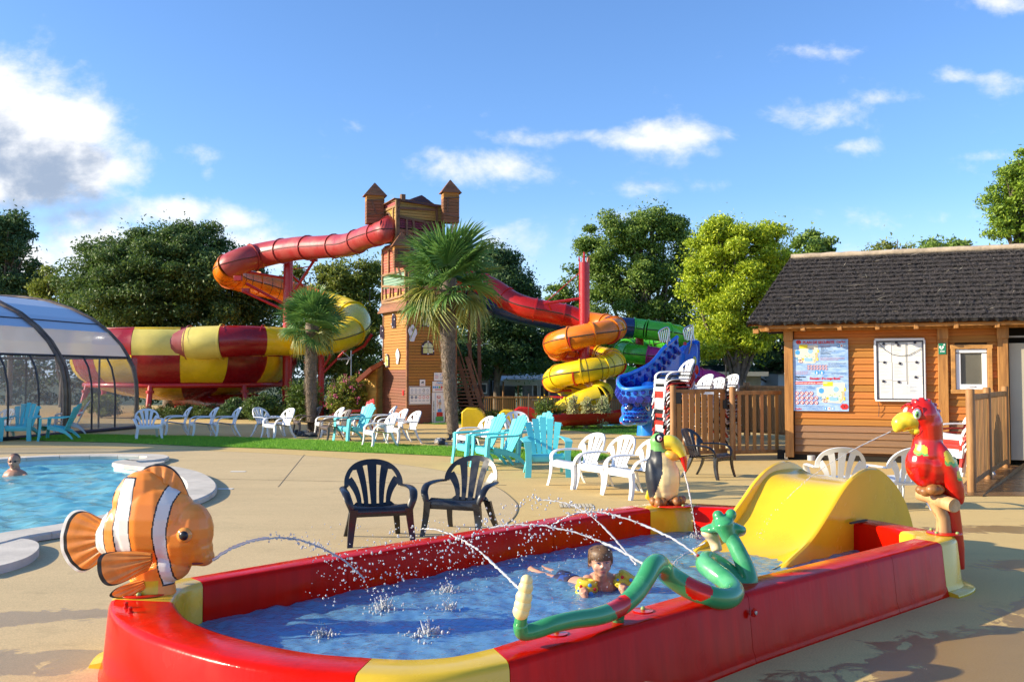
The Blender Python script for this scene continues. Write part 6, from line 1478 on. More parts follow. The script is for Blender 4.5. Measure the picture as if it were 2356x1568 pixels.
# support ring pipe, legs and drain tube
zr = bz_(886, 2.62*KS); MB().tube([Vector((bcx+2.66*KS*math.cos(i*PI/16), BD+2.66*KS*math.sin(i*PI/16), zr)) for i in range(32)], .10, 10, closed=True).build('support_ring', s_steel, bowl)
for k in range(7):
    a = -PI/2+2*PI*k/7; p = Vector((bcx+2.66*KS*math.cos(a), BD+2.66*KS*math.sin(a), zr)); q = Vector((bcx+2.85*KS*math.cos(a), BD+2.85*KS*math.sin(a), 0)); MB().tube([q, p], .10, 10).build('leg', s_steel, bowl); MB().lathe([(.15, -.05), (.15, .05)], tuple(p.lerp(q, .2)), 10).build('collar', s_steel, bowl)
MB().tube([Vector((bcx+.3, BD, .75)), Vector((bcx+.5, BD-.3, .5)), Vector((bcx+1.6, BD-1.6, .40)), Vector((bcx+3.6, BD-2.2, .38))], [.9, .6, .42, .42], 16).build('exit_tube', b_red, bowl, smooth=80)

# ------------------------------------------------------------------ right-hand spiral slides
sp1_ = thing('tube_slide', 'red, orange and yellow tube slide spiralling round the tall column', 'water slide', tuple(at(1341, 915, 28)))
HC = (1345, 28.0); HR = 69/F*28; TR = .35
hx = at(HC[0], 862, 28).x
def hel(th, y0=735, per=78, R_=HR, cx=hx, cy=28.0):   # th in degrees from the back (0) through right (90)
    z = CH+(HZ-(y0+per*th/360))/F*28.0
    return (cx+R_*math.sin(R(th)), cy+R_*math.cos(R(th)), z)
def wtube(t, P, Rr, segs, cols, ribs=None, m2=None):
    n_ = len(P)
    for s in range(segs):
        i0 = round((n_-1)*s/segs); i1 = round((n_-1)*(s+1)/segs); m = cols(s/segs)
        o = MB().tube(P[i0:i1+1], Rr[i0:i1+1], 20, caps=False).build('tube_section', m, t, smooth=80)
        tt = (P[min(i0+1, n_-1)]-P[max(i0-1, 0)]).normalized(); MB().tube([P[i0]-tt*.022, P[i0]-tt*.021, P[i0]+tt*.021, P[i0]+tt*.022], [Rr[i0]*.98, Rr[i0]*1.10, Rr[i0]*1.10, Rr[i0]*.98], 20, caps=False).build('flange', m, o, smooth=40)
        for sg_ in (-1, 1):
            ln = []
            for i in range(i0, i1+1):
                tt = (P[min(i+1, n_-1)]-P[max(i-1, 0)]).normalized(); sd = tt.cross(UP); sd.normalize(); ln.append(P[i]+sd*sg_*Rr[i]*1.01)
            if len(ln) > 1: MB().tube(ln, .018, 5).build('seam', seamd, o)
        if ribs and ribs(s/segs):
            for f in (.33, .66):
                i = round(i0+(i1-i0)*f); tt = (P[min(i+1, n_-1)]-P[max(i-1, 0)]).normalized(); MB().tube([P[i]-tt*.009, P[i]+tt*.009], Rr[i]*1.015, 20, caps=False).build('rib', seamd, o)
ent = [tuple(at(x, y, d)) for x, y, d in ((1066, 636, 30.0), (1100, 648, 29.8), (1140, 668, 29.5), (1175, 692, 29.2), (1215, 708, 29.0), (1265, 718, 29.0), (1310, 727, 29.0))]
H1 = [hel(t_) for t_ in range(0, 700, 30)]
ex = [tuple(at(x, y, d)) for x, y, d in ((1385, 905, 27.0), (1340, 925, 26.8), (1300, 945, 26.9), (1270, 960, 27.0))]
allp = spline(ent+H1+ex, 3); nt_ = len(allp); fe = (len(ent))/(len(ent)+len(H1)+len(ex))
def c1f(f):
    if f < fe*.95: return s_red
    g = (f-fe)/(1-fe)
    return s_or if g < .38 else mat('tube_deep_orange', (.60, .085, .008), .22, coat=.25) if g < .44 else s_yel
wtube(sp1_, allp, [TR]*nt_, 24, c1f, ribs=lambda f: .55 < f < .75)
col1 = thing('slide_column', 'tall red steel column with a crown of spikes amid the spiral slide', 'column', (hx, 28, 0))
MB().tube([(hx, 28, 0), (hx, 28, CH+(HZ-603)/F*28)], .165, 22).build('shaft', s_steel, col1); zt_ = CH+(HZ-603)/F*28
for k in range(7): a = 2*PI*k/7; MB().tube([(hx+.14*math.cos(a), 28+.14*math.sin(a), zt_-.05), (hx+.18*math.cos(a), 28+.18*math.sin(a), zt_+.17)], .012, 6).build('spike', s_steel, col1)
MB().tube([(hx, 28, zt_), (hx, 28, zt_+.32)], .03, 8).build('spike', s_steel, col1)
strut(col1, at(1252, 698, 28), at(1334, 687, 28), .045, 'arm'); strut(col1, at(1256, 695, 28), at(1332, 628, 28), .012, 'cable'); strut(col1, at(1262, 700, 28), at(1268, 712, 28.4), .03)
for th in (205, 300, 560, 640, 130, 470):
    p = Vector(hel(th)); q = Vector((hx, 28, p.z-.3)); strut(col1, p-Vector((0, 0, TR)), q, .035, 'arm')
    dr_ = (Vector((p.x, p.y, 0))-Vector((hx, 28, 0))).normalized(); MB().tube([p+dr_*TR*1.08*math.cos(a)-UP*TR*1.08*math.sin(a) for a in [PI*i/10 for i in range(11)]], .03, 6).build('saddle_arc', s_steel, col1)
MB().beam(at(1262, 912, 28.2), at(1330, 915, 28), .04, .06).build('arm', s_steel, col1)
# second spiral: green, magenta
sp2_ = thing('tube_slide', 'green and magenta tube slide spiralling behind the orange one', 'water slide', tuple(at(1480, 905, 32)))
en2 = [tuple(at(x, y, d)) for x, y, d in ((1090, 668, 31.5), (1130, 700, 31.2), (1180, 718, 31), (1240, 732, 31), (1310, 742, 31), (1380, 748, 31.2))]
hx2 = at(1498, 862, 32.2).x
H2 = [(hx2-.98*math.cos(R(t_)), 32.2-.98*math.sin(R(t_)), CH+(HZ-(749+58*t_/360))/F*32.2) for t_ in range(45, 560, 30)]
p2 = spline(en2+H2+[tuple(at(x, y, d)) for x, y, d in ((1570, 862, 31.4), (1630, 872, 31.4), (1665, 885, 31.8))], 3)
f2 = len(en2)/(len(en2)+len(H2)+3)
wtube(sp2_, p2, [.34]*len(p2), 22, lambda f: s_blu if f < f2*.92 else s_grn if f < f2+.47 else s_mag, ribs=lambda f: f2+.18 < f < f2+.34)
col2_ = thing('slide_column', 'short red steel column inside the green spiral slide', 'column', (hx2-.4, 32.2, 0))
cx2 = at(1472, 862, 32.2).x; MB().tube([(cx2, 32.2, 0), (cx2, 32.2, CH+(HZ-778)/F*32.2)], .15, 18).build('shaft', s_steel, col2_)
for k in range(5): a = 2*PI*k/5; MB().tube([(cx2+.13*math.cos(a), 32.2+.13*math.sin(a), CH+(HZ-780)/F*32.2), (cx2+.2*math.cos(a), 32.2+.2*math.sin(a), CH+(HZ-765)/F*32.2)], .014, 6).build('spike', s_steel, col2_)
# third, green, small turns lower behind and red flume along the ground
sp3_ = thing('tube_slide', 'low green tube slide turning down behind the yellow spiral', 'water slide', tuple(at(1450, 905, 30)))
p3 = spline([tuple(at(x, y, d)) for x, y, d in ((1530, 790, 33.5), (1480, 800, 33.6), (1430, 812, 33.2), (1410, 835, 32), (1430, 855, 31), (1470, 870, 30.6), (1500, 885, 30.6))], 6)
wtube(sp3_, p3, [.30]*len(p3), 9, lambda f: s_grn, ribs=lambda f: True)
rf = thing('red_flume', 'dark red flume running low along the ground behind the shrubs', 'water slide', tuple(gp(1400, 968)))
p4 = spline([tuple(at(x, y, d)) for x, y, d in ((1660, 905, 29.0), (1560, 915, 28.5), (1500, 928, 27.5), (1440, 945, 26.8), (1380, 950, 26.2), (1310, 952, 26.0), (1270, 955, 26.0))], 6)
MB().tube(p4[:16], .36, 18).build('tube_section', s_red, rf, smooth=80)
rows = []
for i in range(14, len(p4)):
    p = Vector(p4[i]); t_ = (Vector(p4[min(i+1, len(p4)-1)])-Vector(p4[i-1])).normalized(); sd = t_.cross(UP).normalized(); rows.append([p+sd*.40*math.cos(a)-UP*.34*math.sin(a) for a in [PI*k/10 for k in range(11)]])
MB().grid(rows).grid([[q+UP*.02 for q in r[::-1]] for r in rows]).build('trough', s_red, rf, smooth=60)
for i in (0, 8): tt = (Vector(p4[i+1])-Vector(p4[i])).normalized(); MB().tube([Vector(p4[i])-tt*.03, Vector(p4[i])+tt*.03], .41, 18).build('flange', s_red, rf)
bt = thing('landing_trough', 'long blue landing trough with pale inner floor on the turf', 'water slide', tuple(gp(1370, 975)))
blt = mat('trough_blue', (.02, .17, .55), .3, coat=.2)
fr_, bk_ = [(1268, 968), (1300, 972), (1360, 977), (1420, 979), (1480, 975), (1520, 970)], [(1272, 956), (1310, 955), (1370, 957), (1430, 958), (1480, 958), (1520, 957)]
def ridge_(px, h, nm):
    L_ = spline([gp(x, y+h*0) for x, y in px], 5); rows = []
    for i, p in enumerate(L_):
        t_ = (L_[min(i+1, len(L_)-1)]-L_[max(i-1, 0)]).normalized(); sd = Vector((-t_.y, t_.x, 0)); rows.append([p-sd*.04, p-sd*.035+UP*h, p+sd*.035+UP*h, p+sd*.04])
    MB().ring(rows).build(nm, blt, bt, smooth=30)
ridge_([(x, y+1) for x, y in fr_], .14, 'front_wall'); ridge_([(x, y+2) for x, y in [(1270, 967), (1310, 967), (1370, 968), (1430, 969), (1500, 968)]], .26, 'back_wall')
q = [gp(x, y) for x, y in fr_]+[gp(x, y) for x, y in [(1500, 969), (1430, 970), (1370, 969), (1310, 968)]]
poly_sheet('trough_floor', [Vector((p.x, p.y, .03)) for p in q], mat('trough_floor', (.55, .62, .70), .3)).parent = bt
bpy.data.objects['trough_floor'].location = -ORG[bt.name]; del bpy.data.objects['trough_floor']['kind']

# ------------------------------------------------------------------ blue snake slide
KD = 22.0
ks = thing('blue_snake_slide', 'bright blue snake-shaped slide covered in hexagonal scales', 'slide', tuple(at(1490, 995, KD)))
k_b = mat('snake_blue', (.02, .24, .90), .16, var=.2, vs=2, coat=.4); k_d = mat('scale_navy', (.01, .035, .42), .2, var=.5, vs=9, coat=.4); k_p = mat('snake_pale', (.30, .60, .85), .25); k_y = mat('scale_yellow', (.55, .6, .12), .3)
def kp(x, y, d=KD): return at(x, y, d)
# wide open trough: inner edge, bottom, outer edge along the spiral
tr = [(1592, 775, 23.4, 1560, 775, 22.6), (1585, 800, 23.2, 1530, 800, 22.2), (1570, 825, 23.0, 1500, 835, 21.9), (1530, 850, 23.0, 1455, 858, 21.8), (1490, 868, 23.0, 1428, 868, 21.9), (1460, 882, 22.9, 1424, 882, 21.2), (1470, 895, 22.4, 1440, 895, 20.9), (1500, 898, 22.0, 1480, 893, 20.7), (1530, 903, 21.9, 1520, 893, 20.8)]
ri = spline([tuple(kp(a, b, c)) for a, b, c, d, e, f in tr], 5); ro = spline([tuple(kp(d, e, f)) for a, b, c, d, e, f in tr], 5); rows = []; rows2 = []
for i in range(len(ri)):
    a, b = ri[i], ro[i]; w = (b-a); c = (a+b)/2-UP*.36; n_ = 12; r = []; r2 = []
    for k in range(n_+1):
        t_ = PI*k/n_; p = (a+b)/2+(a-b)/2*math.cos(t_)-UP*.42*math.sin(t_)**.8; r.append(p); r2.append(p+((p-(a+b)/2).normalized())*.05)
    rows.append(r); rows2.append(r2)
MB().grid(rows).build('trough', k_b, ks, smooth=70); MB().grid([r[::-1] for r in rows2]).build('outer_skin', k_b, ks, smooth=70)
MB().tube([r[0] for r in rows2], .05, 8).build('edge_roll', k_b, ks); MB().tube([r[-1] for r in rows2], .05, 8).build('edge_roll', k_b, ks)
# column and head
MB().tube([at(1490, 1000, 21.6)*1, at(1488, 960, 21.6), at(1492, 920, 21.7), at(1496, 890, 21.9)], [.26, .20, .20, .24], 18).build('column', k_b, ks, smooth=80)
b = MB(); b.ell(kp(1462, 951, 21.2), (.34, .30, .24), Matrix.Rotation(-.45, 3, 'Y')); b.ell(kp(1452, 942, 21.2), (.24, .26, .22)); b.ell(kp(1444, 966, 21.1), (.20, .26, .14)); b.tube([kp(1478, 945, 21.2), kp(1500, 935, 21.5)], [.22, .2], 12); b.ell(kp(1480, 968, 21.2), (.2, .22, .10), Matrix.Rotation(-.3, 3, 'Y'))
hd = blob('head', b, k_b, ks, .03, 4)
MB().ell(kp(1449, 936, 20.98), (.075, .06, .085)).build('eye', mat('eye_dark', (.03, .03, .08), .1, coat=1), ks); MB().ell(kp(1432, 972, 21.0), (.05, .03, .03)).build('tongue', pred, ks)
def hexes(pts, nrm, r, m, name='scale'):
    for (p, n_, rr) in pts:
        Rm = n_.to_track_quat('Z', 'Y').to_matrix(); MB().lathe([(rr, -.015), (rr*.95, .018), (rr*.75, .03), (0, .03)], tuple(p), 6, Rm=Rm).build(name, m, ks, smooth=20)
rg = random.Random(4); L1_ = []
for i in range(1, len(rows2)-1, 2):
    n3 = len(rows2[0])
    for kk, k in enumerate((9, 10.2, 11.4)):
        ii = i+(kk % 2); ii = min(ii, len(rows2)-2); k0 = int(k); f = k-k0; p = rows2[ii][k0].lerp(rows2[ii][min(k0+1, n3-1)], f); cc = (ri[ii]+ro[ii])/2; n_ = (p-cc).normalized(); L1_.append((p, n_, .115 if kk == 1 else .08 if kk == 0 else .06))
hexes(L1_, None, 0, k_d)
c = kp(1460, 951, 21.2); L2_ = []
for i in range(5):
    for j in range(8):
        x = 1436+j*7.0+(i % 2)*3.5; y = 933+i*9.0
        o_ = CAMO = Vector((0, 0, CH)); p = kp(x, y, 20.2); dr_ = (kp(x, y, 23)-p).normalized()
        ok, loc, nn, _ = hd.ray_cast(p-ORG[ks.name], dr_)
        if ok and nn.y < -.15 and not (1443 < x < 1456 and 928 < y < 944): L2_.append((loc+ORG[ks.name], nn, .038))
hexes(L2_, None, 0, k_d)
hexes([(kp(1576, 790, 22.65), Vector((-.2, -1, .1)), .05)], None, 0, pred)
for i, (x, y, m) in enumerate(((1598, 830, k_y), (1603, 850, pred), (1590, 838, k_p))): MB().ell(kp(x, y, 22.6), (.05, .02, .12)).build('painted_spot', m, ks)
# entry flare at the top right: tall curved blue shell with slide bed
b = MB(); rows = []
for i in range(14):
    t_ = i/13; x0, y0 = 1545+62*t_, 860-10*t_-70*math.sin(t_*PI*.62); rows.append([kp(x0, y0+8, 22.9), kp(x0, y0, 22.95), kp(x0+3, y0, 23.1), kp(x0+3, min(y0+80, 880), 23.2)])
MB().grid(rows).grid([r[::-1] for r in rows]).build('entry_shell', k_b, ks, smooth=50)
MB().prism([kp(1562, 800, 23.0), kp(1600, 778, 23.0), kp(1606, 800, 23.0), kp(1604, 870, 23.0), kp(1560, 880, 23.0)], (0, .06, 0)).build('entry_wall', k_b, ks, bevel=.03)
for (x0, w, yt, yb) in ((1517, 22, 756, 787), (1574, 20, 752, 783)):
    for k in range(5): x = x0+w*k/4*.8+3; MB().tube([kp(x, yt+(1-k/4)*6, 22.3), kp(x+4, yb, 22.3)], .013, 6).build('rail_bar', steel, ks)
    MB().tube(spline([tuple(kp(a, b_, 22.3)) for a, b_ in ((x0+3, yb-2), (x0-1, yt+12), (x0+2, yt+4), (x0+w*.7, yt-3), (x0+w, yt+2), (x0+w, yb-4))], 4), .022, 8).build('rail_frame', steel, ks)
    MB().tube([kp(x0+w*.9, yb-14, 22.2), kp(x0+w*.8, yb+8, 22.2), kp(x0+w*.5, yb+30, 22.3)], .022, 8).build('rail_post', steel, ks)
MB().tube(spline([tuple(kp(a, b_, 21.0)) for a, b_ in ((1497, 900), (1488, 925), (1486, 936), (1492, 943), (1494, 935))], 4), .02, 8).build('hand_loop', steel, ks)
# foam play blocks
for (lab, x0, x1, y0, y1, m, d) in (('yellow rounded play block right of the large palm', 1062, 1116, 938, 978, s_yel, 27.0), ('second yellow play block, left of the red one', 1148, 1196, 943, 975, s_yel, 27.5), ('dark red play block beside the yellow ones', 1182, 1240, 936, 966, s_red, 28.3)):
    p = gp((x0+x1)/2, y1 if False else 978); p = at((x0+x1)/2, 862, d); w = (x1-x0)/F*d; h = CH+(HZ-y0)/F*d
    pts = [Vector((p.x-w/2, d, 0)), Vector((p.x+w/2, d, 0))]+[Vector((p.x+w/2-w*.5*(1-math.cos(a*PI/12)), d, h*(.45+.55*math.sin(a*PI/12)))) for a in range(0, 6)]+[Vector((p.x-w*.3, d, h)), Vector((p.x-w/2, d, h*.8))]
    o = MB().prism(pts, (0, .9, 0)).build('play_block', m, None, smooth=40, bevel=.03); tag(o, lab, 'play block')
# ------------------------------------------------------------------ trees and plants
def leafmat(n, c, isl=.45, tr=.32): return mat(n, c, .55, island=isl, trans=tr)
lf_dark = leafmat('leaf_dark', (.095, .165, .035)); lf_mid = leafmat('leaf_mid', (.18, .28, .045)); lf_olive = leafmat('leaf_olive', (.22, .27, .04)); lf_lime = leafmat('leaf_lime', (.42, .52, .028)); lf_deep = leafmat('leaf_deep', (.075, .145, .045))
bark = mat('bark', (.11, .08, .055), .9, col2=(.20, .16, .12), vs=6, bump=1, bs=15)
def crown_pts(E, n, clump, shell=.55, seed=0):
    rg = np.random.default_rng(seed); out = []; vol = np.array([e[3]*e[5]*(e[4]) for e in E])**.75; vol = vol/vol.sum()
    for e, f in zip(E, vol):
        m = int(n*f); c = np.array(e[:3]); r = np.array(e[3:6]); area = (r[0]*r[2])
        nc = max(6, int(area*9/clump**2*.35)); d = rg.normal(size=(nc, 3)); d /= np.linalg.norm(d, axis=1, keepdims=True)
        rad = shell+(1-shell)*rg.random((nc, 1))**.6; cc = c+d*r*rad*(1+rg.normal(0, .05, (nc, 1)))
        k = rg.integers(0, nc, m); q = rg.normal(size=(m, 3)); q /= np.linalg.norm(q, axis=1, keepdims=True); q *= (rg.random((m, 1))**.5)*clump*rg.uniform(.6, 1.4, (nc, 1))[k]; q[:, 2] *= .6
        Q = cc[k]+q; lo = rg.random(m) < .11; d = rg.normal(size=(m, 3)); d /= np.linalg.norm(d, axis=1, keepdims=True); Q[lo] = (c+d*r*(.5+.5*rg.random((m, 1))))[lo]+rg.normal(0, .5*clump, (int(lo.sum()), 3)); out.append(Q)
    return np.concatenate(out)
def leaves(name, P, size, m, parent, up=.3, asp=.42, droop=0.0):
    n_ = len(P); U = rnd_unit(n_); U[:, 2] -= droop; U /= np.linalg.norm(U, axis=1, keepdims=True); W = rnd_unit(n_); W[:, 2] += up; V = np.cross(U, W); V /= (np.linalg.norm(V, axis=1, keepdims=True)+1e-6)
    s = rng.uniform(.6, 1.25, (n_, 1))*size; o = quads(name, P, U*s, V*s*asp, m, parent); o['kind'] = 'stuff' if parent is None else 'stuff'; return o
def tree(label, base, depth, E, n_, size, m, trunk=(), clump=.5, seed=1, zb=-.9, tr=.16, name='tree', cat='tree', shell=.5, branches=True, gaps=0):
    b0_ = at(base, 862, depth); t = thing(name, label, cat, (b0_.x, depth, zb))
    EE = []
    for (px, py, rx_, ry_, *dd) in E:
        p = at(px, py, depth+(dd[0] if dd else 0)); EE.append((p.x, p.y, p.z, rx_/F*depth, min(rx_/F*depth*.8, 3.2), ry_/F*depth))
    P = crown_pts(EE, n_, clump, shell, seed); o = leaves('crown', P, size, m, t)
    rg = random.Random(seed)
    mb = MB()
    top = min(EE, key=lambda e: abs(e[0]-b0_.x)); tz = top[2]
    ln = [Vector((b0_.x, depth, zb)), Vector((b0_.x+.1, depth, (zb+tz)/2)), Vector((top[0], top[1], tz))]; pts = spline(ln, 5); mb.tube(pts, [tr*(1-.6*i/len(pts)) for i in range(len(pts))], 9)
    for k, e in enumerate(EE*2 if branches else []):
        a = pts[rg.randint(3, 8)]; c = Vector((e[0]+rg.uniform(-.5, .5)*e[3], e[1]+rg.uniform(-.7, .2)*e[4], e[2]+rg.uniform(0, .6)*e[5])); mid = a.lerp(c, .5)+Vector((rg.uniform(-.3, .3), 0, rg.uniform(-.2, .3)))
        q = spline([a, mid, c], 4); mb.tube(q, [tr*.42*(1-.75*i/len(q)) for i in range(len(q))], 6)
        for _ in range(2):
            s_ = q[rg.randint(3, 6)]; e2 = s_+Vector((rg.uniform(-1, 1)*e[3]*.6, rg.uniform(-.5, .5)*e[4], rg.uniform(.2, .9)*e[5])); mb.tube([s_, s_.lerp(e2, .5)+Vector((0, 0, .1)), e2], [tr*.15, tr*.1, tr*.04], 5)
    mb.build('trunk', bark, t, smooth=70)
    return t
tree('dark tree at the far left edge above the pool cover', 20, 46, [(5, 560, 60, 70), (45, 600, 45, 60), (-40, 600, 90, 110), (20, 680, 70, 60), (75, 655, 35, 40), (30, 520, 28, 35)], 42000, .10, lf_deep, clump=.6, seed=2)
tree('small yellow-green tree between the dark tree and the round one', 140, 44, [(110, 650, 30, 36), (145, 690, 40, 40), (160, 740, 45, 40), (95, 690, 28, 30)], 12000, .10, lf_olive, clump=.4, seed=3)
tree('huge round dense tree behind the bowl slide', 390, 42, [(380, 640, 170, 110), (260, 650, 100, 95), (500, 660, 110, 90), (385, 590, 140, 65), (395, 690, 240, 140), (400, 620, 190, 100), (300, 740, 150, 80), (460, 750, 150, 90), (590, 740, 80, 80), (560, 670, 70, 60), (210, 720, 60, 70)], 240000, .082, lf_dark, clump=.7, seed=4, shell=.74, tr=.4, branches=False)
tree('mixed green tree between the red column and the tower', 800, 40, [(800, 640, 60, 60), (760, 690, 60, 80), (830, 720, 55, 110), (740, 770, 50, 90), (790, 820, 70, 80), (690, 650, 30, 40), (850, 620, 28, 40)], 48000, .085, lf_olive, clump=.5, seed=5, shell=.4)
tree('dark green conical tree right behind the large palm', 1140, 38, [(1150, 620, 50, 45), (1170, 670, 55, 60), (1130, 700, 70, 80), (1100, 780, 70, 90), (1180, 760, 60, 90), (1210, 700, 25, 45), (1120, 600, 40, 30), (1215, 800, 45, 70)], 105000, .075, lf_deep, clump=.6, seed=6, shell=.5)
tree('small distant tree left of the tall red column', 1295, 50, [(1295, 670, 30, 35), (1270, 700, 22, 30), (1320, 660, 26, 50), (1290, 740, 40, 50), (1250, 830, 50, 60), (1310, 820, 40, 60)], 14000, .11, lf_mid, clump=.4, seed=7)
tree('tall airy green tree behind the orange spiral slide', 1480, 40, [(1470, 540, 80, 55), (1400, 560, 65, 60), (1540, 570, 65, 70), (1380, 640, 45, 60), (1450, 640, 90, 75), (1545, 660, 60, 80), (1420, 720, 70, 60), (1510, 740, 80, 70), (1350, 580, 22, 45), (1500, 500, 40, 30), (1560, 800, 60, 60), (1420, 800, 60, 50)], 110000, .072, lf_mid, clump=.5, seed=8, shell=.3, tr=.26)
tree('bright yellow-green tree between the slides and the hut', 1690, 33, [(1640, 560, 55, 55), (1700, 580, 80, 65), (1620, 640, 60, 60), (1700, 660, 95, 75), (1780, 600, 60, 60), (1790, 680, 70, 70), (1650, 730, 65, 55), (1740, 750, 80, 55), (1600, 590, 28, 45), (1670, 525, 30, 32), (1780, 540, 35, 26), (1640, 790, 40, 35), (1720, 800, 45, 30)], 130000, .064, lf_lime, clump=.42, seed=9, shell=.4, tr=.20)
tree('dark tree peeping over the left end of the thatched roof', 1870, 44, [(1870, 570, 48, 45), (1840, 600, 40, 50), (1900, 590, 20, 35), (1850, 660, 60, 60)], 12000, .11, lf_mid, clump=.4, seed=10)
tree('sparse twiggy tree rising over the roof ridge', 2045, 30, [(2030, 580, 50, 30), (2060, 560, 38, 20), (2010, 580, 25, 20)], 1300, .06, lf_olive, clump=.3, seed=11, shell=.1, tr=.08)
tree('round green tree top over the thatched roof', 2160, 34, [(2160, 575, 65, 32), (2125, 580, 40, 26), (2205, 585, 35, 28), (2150, 620, 80, 40)], 12000, .08, lf_mid, clump=.34, seed=12)
tree('tall leafy tree at the right edge over the roof', 2350, 27, [(2330, 440, 50, 60), (2360, 400, 50, 55), (2310, 520, 45, 40), (2380, 480, 90, 110), (2290, 480, 24, 40), (2420, 420, 90, 100)], 46000, .056, leafmat('leaf_fresh', (.22, .34, .03)), clump=.28, seed=13, shell=.4)
tree('dark undergrowth tree right of the bright one, behind the fence', 1790, 42, [(1790, 800, 60, 60), (1730, 820, 50, 50), (1850, 790, 60, 70), (1660, 830, 40, 40)], 15000, .11, lf_deep, clump=.4, seed=14)
# far wooded edge that reads as one mass
P = []
for px in range(-300, 2700, 55):
    h = 60+40*math.sin(px*.013)+25*math.sin(px*.041)
    q = at(px, 862-h*.4, 58); P.append((q.x, 58, q.z, 2.2, 1.6, h/F*58*.9+1.2))
leaves('distant_woods', crown_pts(P, 70000, .6, .6, 15), .17, lf_deep, None)['label'] = 'far dark wooded edge beyond the campsite'
def bush(label, px, py, w, h, depth, n_, size, m, name='shrub', cat='shrub', zb=0.0, flowers=None, seed=20, clump=.16, stem=True, up=.3, droop=0.0, asp=.42, shell=.45):
    p = at(px, 862, depth); t = thing(name, label, cat, (p.x, depth, zb)); rx_ = w/2/F*depth; top = CH+(HZ-py)/F*depth; hh = top-zb
    rg = random.Random(seed); E = [(p.x+rg.uniform(-.45, .45)*rx_, depth+rg.uniform(-.2, .2)*rx_, zb+hh*rg.uniform(.35, .68), rx_*rg.uniform(.45, .62), rx_*.5, hh*rg.uniform(.28, .36)) for _ in range(7)]+[(p.x, depth, zb+hh*.5, rx_*.8, rx_*.6, hh*.48)]
    P = crown_pts(E, n_, clump, shell, seed); P[:, 2] = np.maximum(P[:, 2], zb+.03); leaves('foliage', P, size, m, t, up, asp, droop)
    if stem:
        mb = MB()
        for k in range(7): a = rg.uniform(0, 6.28); mb.tube([(p.x, depth, zb), (p.x+math.cos(a)*rx_*.3, depth+math.sin(a)*rx_*.3, zb+hh*.45), (p.x+math.cos(a)*rx_*.6, depth+math.sin(a)*rx_*.5, zb+hh*.9)], [.03, .02, .008], 5)
        mb.build('stem', bark, t)
    if flowers:
        c = crown_pts([(e[0], e[1]-.1, e[2]+.05, e[3], e[4], e[5]) for e in E], flowers[0], .07, .96, seed+1)
        cl = c[rng.integers(0, len(c), 60)]; c = cl[rng.integers(0, 60, flowers[0])]+rng.normal(0, .055, (flowers[0], 3)); leaves('flowers', c, .028, flowers[1], t, .3, .9)
    return t
pink = mat('flower_pink', (.70, .16, .30), .6, island=.3, trans=.3)
bush('bright green bush left of the small palm trunk', 700, 862, 92, 90, 30.5, 9000, .045, leafmat('leaf_bush', (.10, .17, .02)), seed=21)
bush('dark shrub under the right rim of the bowl slide', 600, 905, 90, 50, 31, 8000, .05, lf_dark, seed=22)
bush('oleander bush with pink flowers in front of the lean-to', 795, 858, 120, 90, 30.3, 11000, .05, lf_olive, flowers=(700, pink), seed=23, clump=.14, name='oleander')
bush('yellowish bush top beside the tower with a few pink flowers', 845, 868, 50, 70, 30.8, 4500, .045, leafmat('leaf_yellow', (.24, .25, .03)), flowers=(300, pink), seed=24)
bush('dark bush behind the red leg of the bowl slide', 540, 915, 70, 40, 32.0, 5000, .05, lf_deep, seed=25)
bush('pale green bush behind the glass pool cover', 235, 905, 90, 45, 33, 6000, .05, lf_olive, seed=27)
vg = mat('leaf_variegated', (.50, .52, .24), .6, island=.35, trans=.25)
bush('left one of three narrow pale variegated shrubs by the flume', 1318, 908, 30, 60, 26.2, 3600, .030, vg, seed=28, clump=.09, shell=.2)
bush('middle one of three narrow pale variegated shrubs by the flume', 1350, 912, 32, 55, 26.0, 3600, .030, vg, seed=29, clump=.09, shell=.2)
bush('right and widest of three pale variegated shrubs by the flume', 1383, 909, 44, 60, 26.0, 5200, .030, vg, seed=30, clump=.10, shell=.2)
bush('spiky oleander with narrow leaves behind the turquoise armchairs', 1262, 908, 66, 60, 26.5, 2600, .075, leafmat('leaf_oleander', (.12, .19, .03)), seed=31, clump=.14, asp=.16, shell=.2, flowers=(60, mat('flower_yellow', (.8, .5, .03), .5)), name='oleander')
bush('dark low bush at the right foot of the tower', 1082, 885, 60, 60, 31, 4000, .05, lf_deep, seed=32)
for i, (px, py, dep) in enumerate(((1215, 905, 26.4), (1262, 900, 26.6))):
    p = at(px, 862, dep); o = MB().tube([(p.x, dep, 0), (p.x+.02, dep, CH+(HZ-py)/F*dep)], .014, 6).build('garden_stake', bark); tag(o, ('left' if i == 0 else 'right')+' thin wooden stake holding the oleander', 'stake')
# low ground cover along the paving edge
P = []
for px in range(318, 905, 5): q = gp(px, 962+2*math.sin(px*.1)-(px > 640)*6); P.append((q.x, q.y+random.uniform(0, 1.2), .14+.07*math.sin(px*.23)+.12*(px > 640), .32, .5, .22+.1*random.random()))
leaves('ground_cover', crown_pts(P, 60000, .12, .5, 33), .035, leafmat('leaf_juniper', (.085, .135, .025)), None, up=.5)['label'] = 'low green ground cover along the paving edge below the bowl slide'
P = []
for px in range(1000, 1500, 6): q = at(px, 862, 31+random.uniform(0, 1)); P.append((q.x, q.y, .12, .3, .4, .2))
leaves('ground_cover', crown_pts(P, 14000, .12, .5, 34), .04, lf_olive, None)['label'] = 'low planting in front of the slatted back fence'
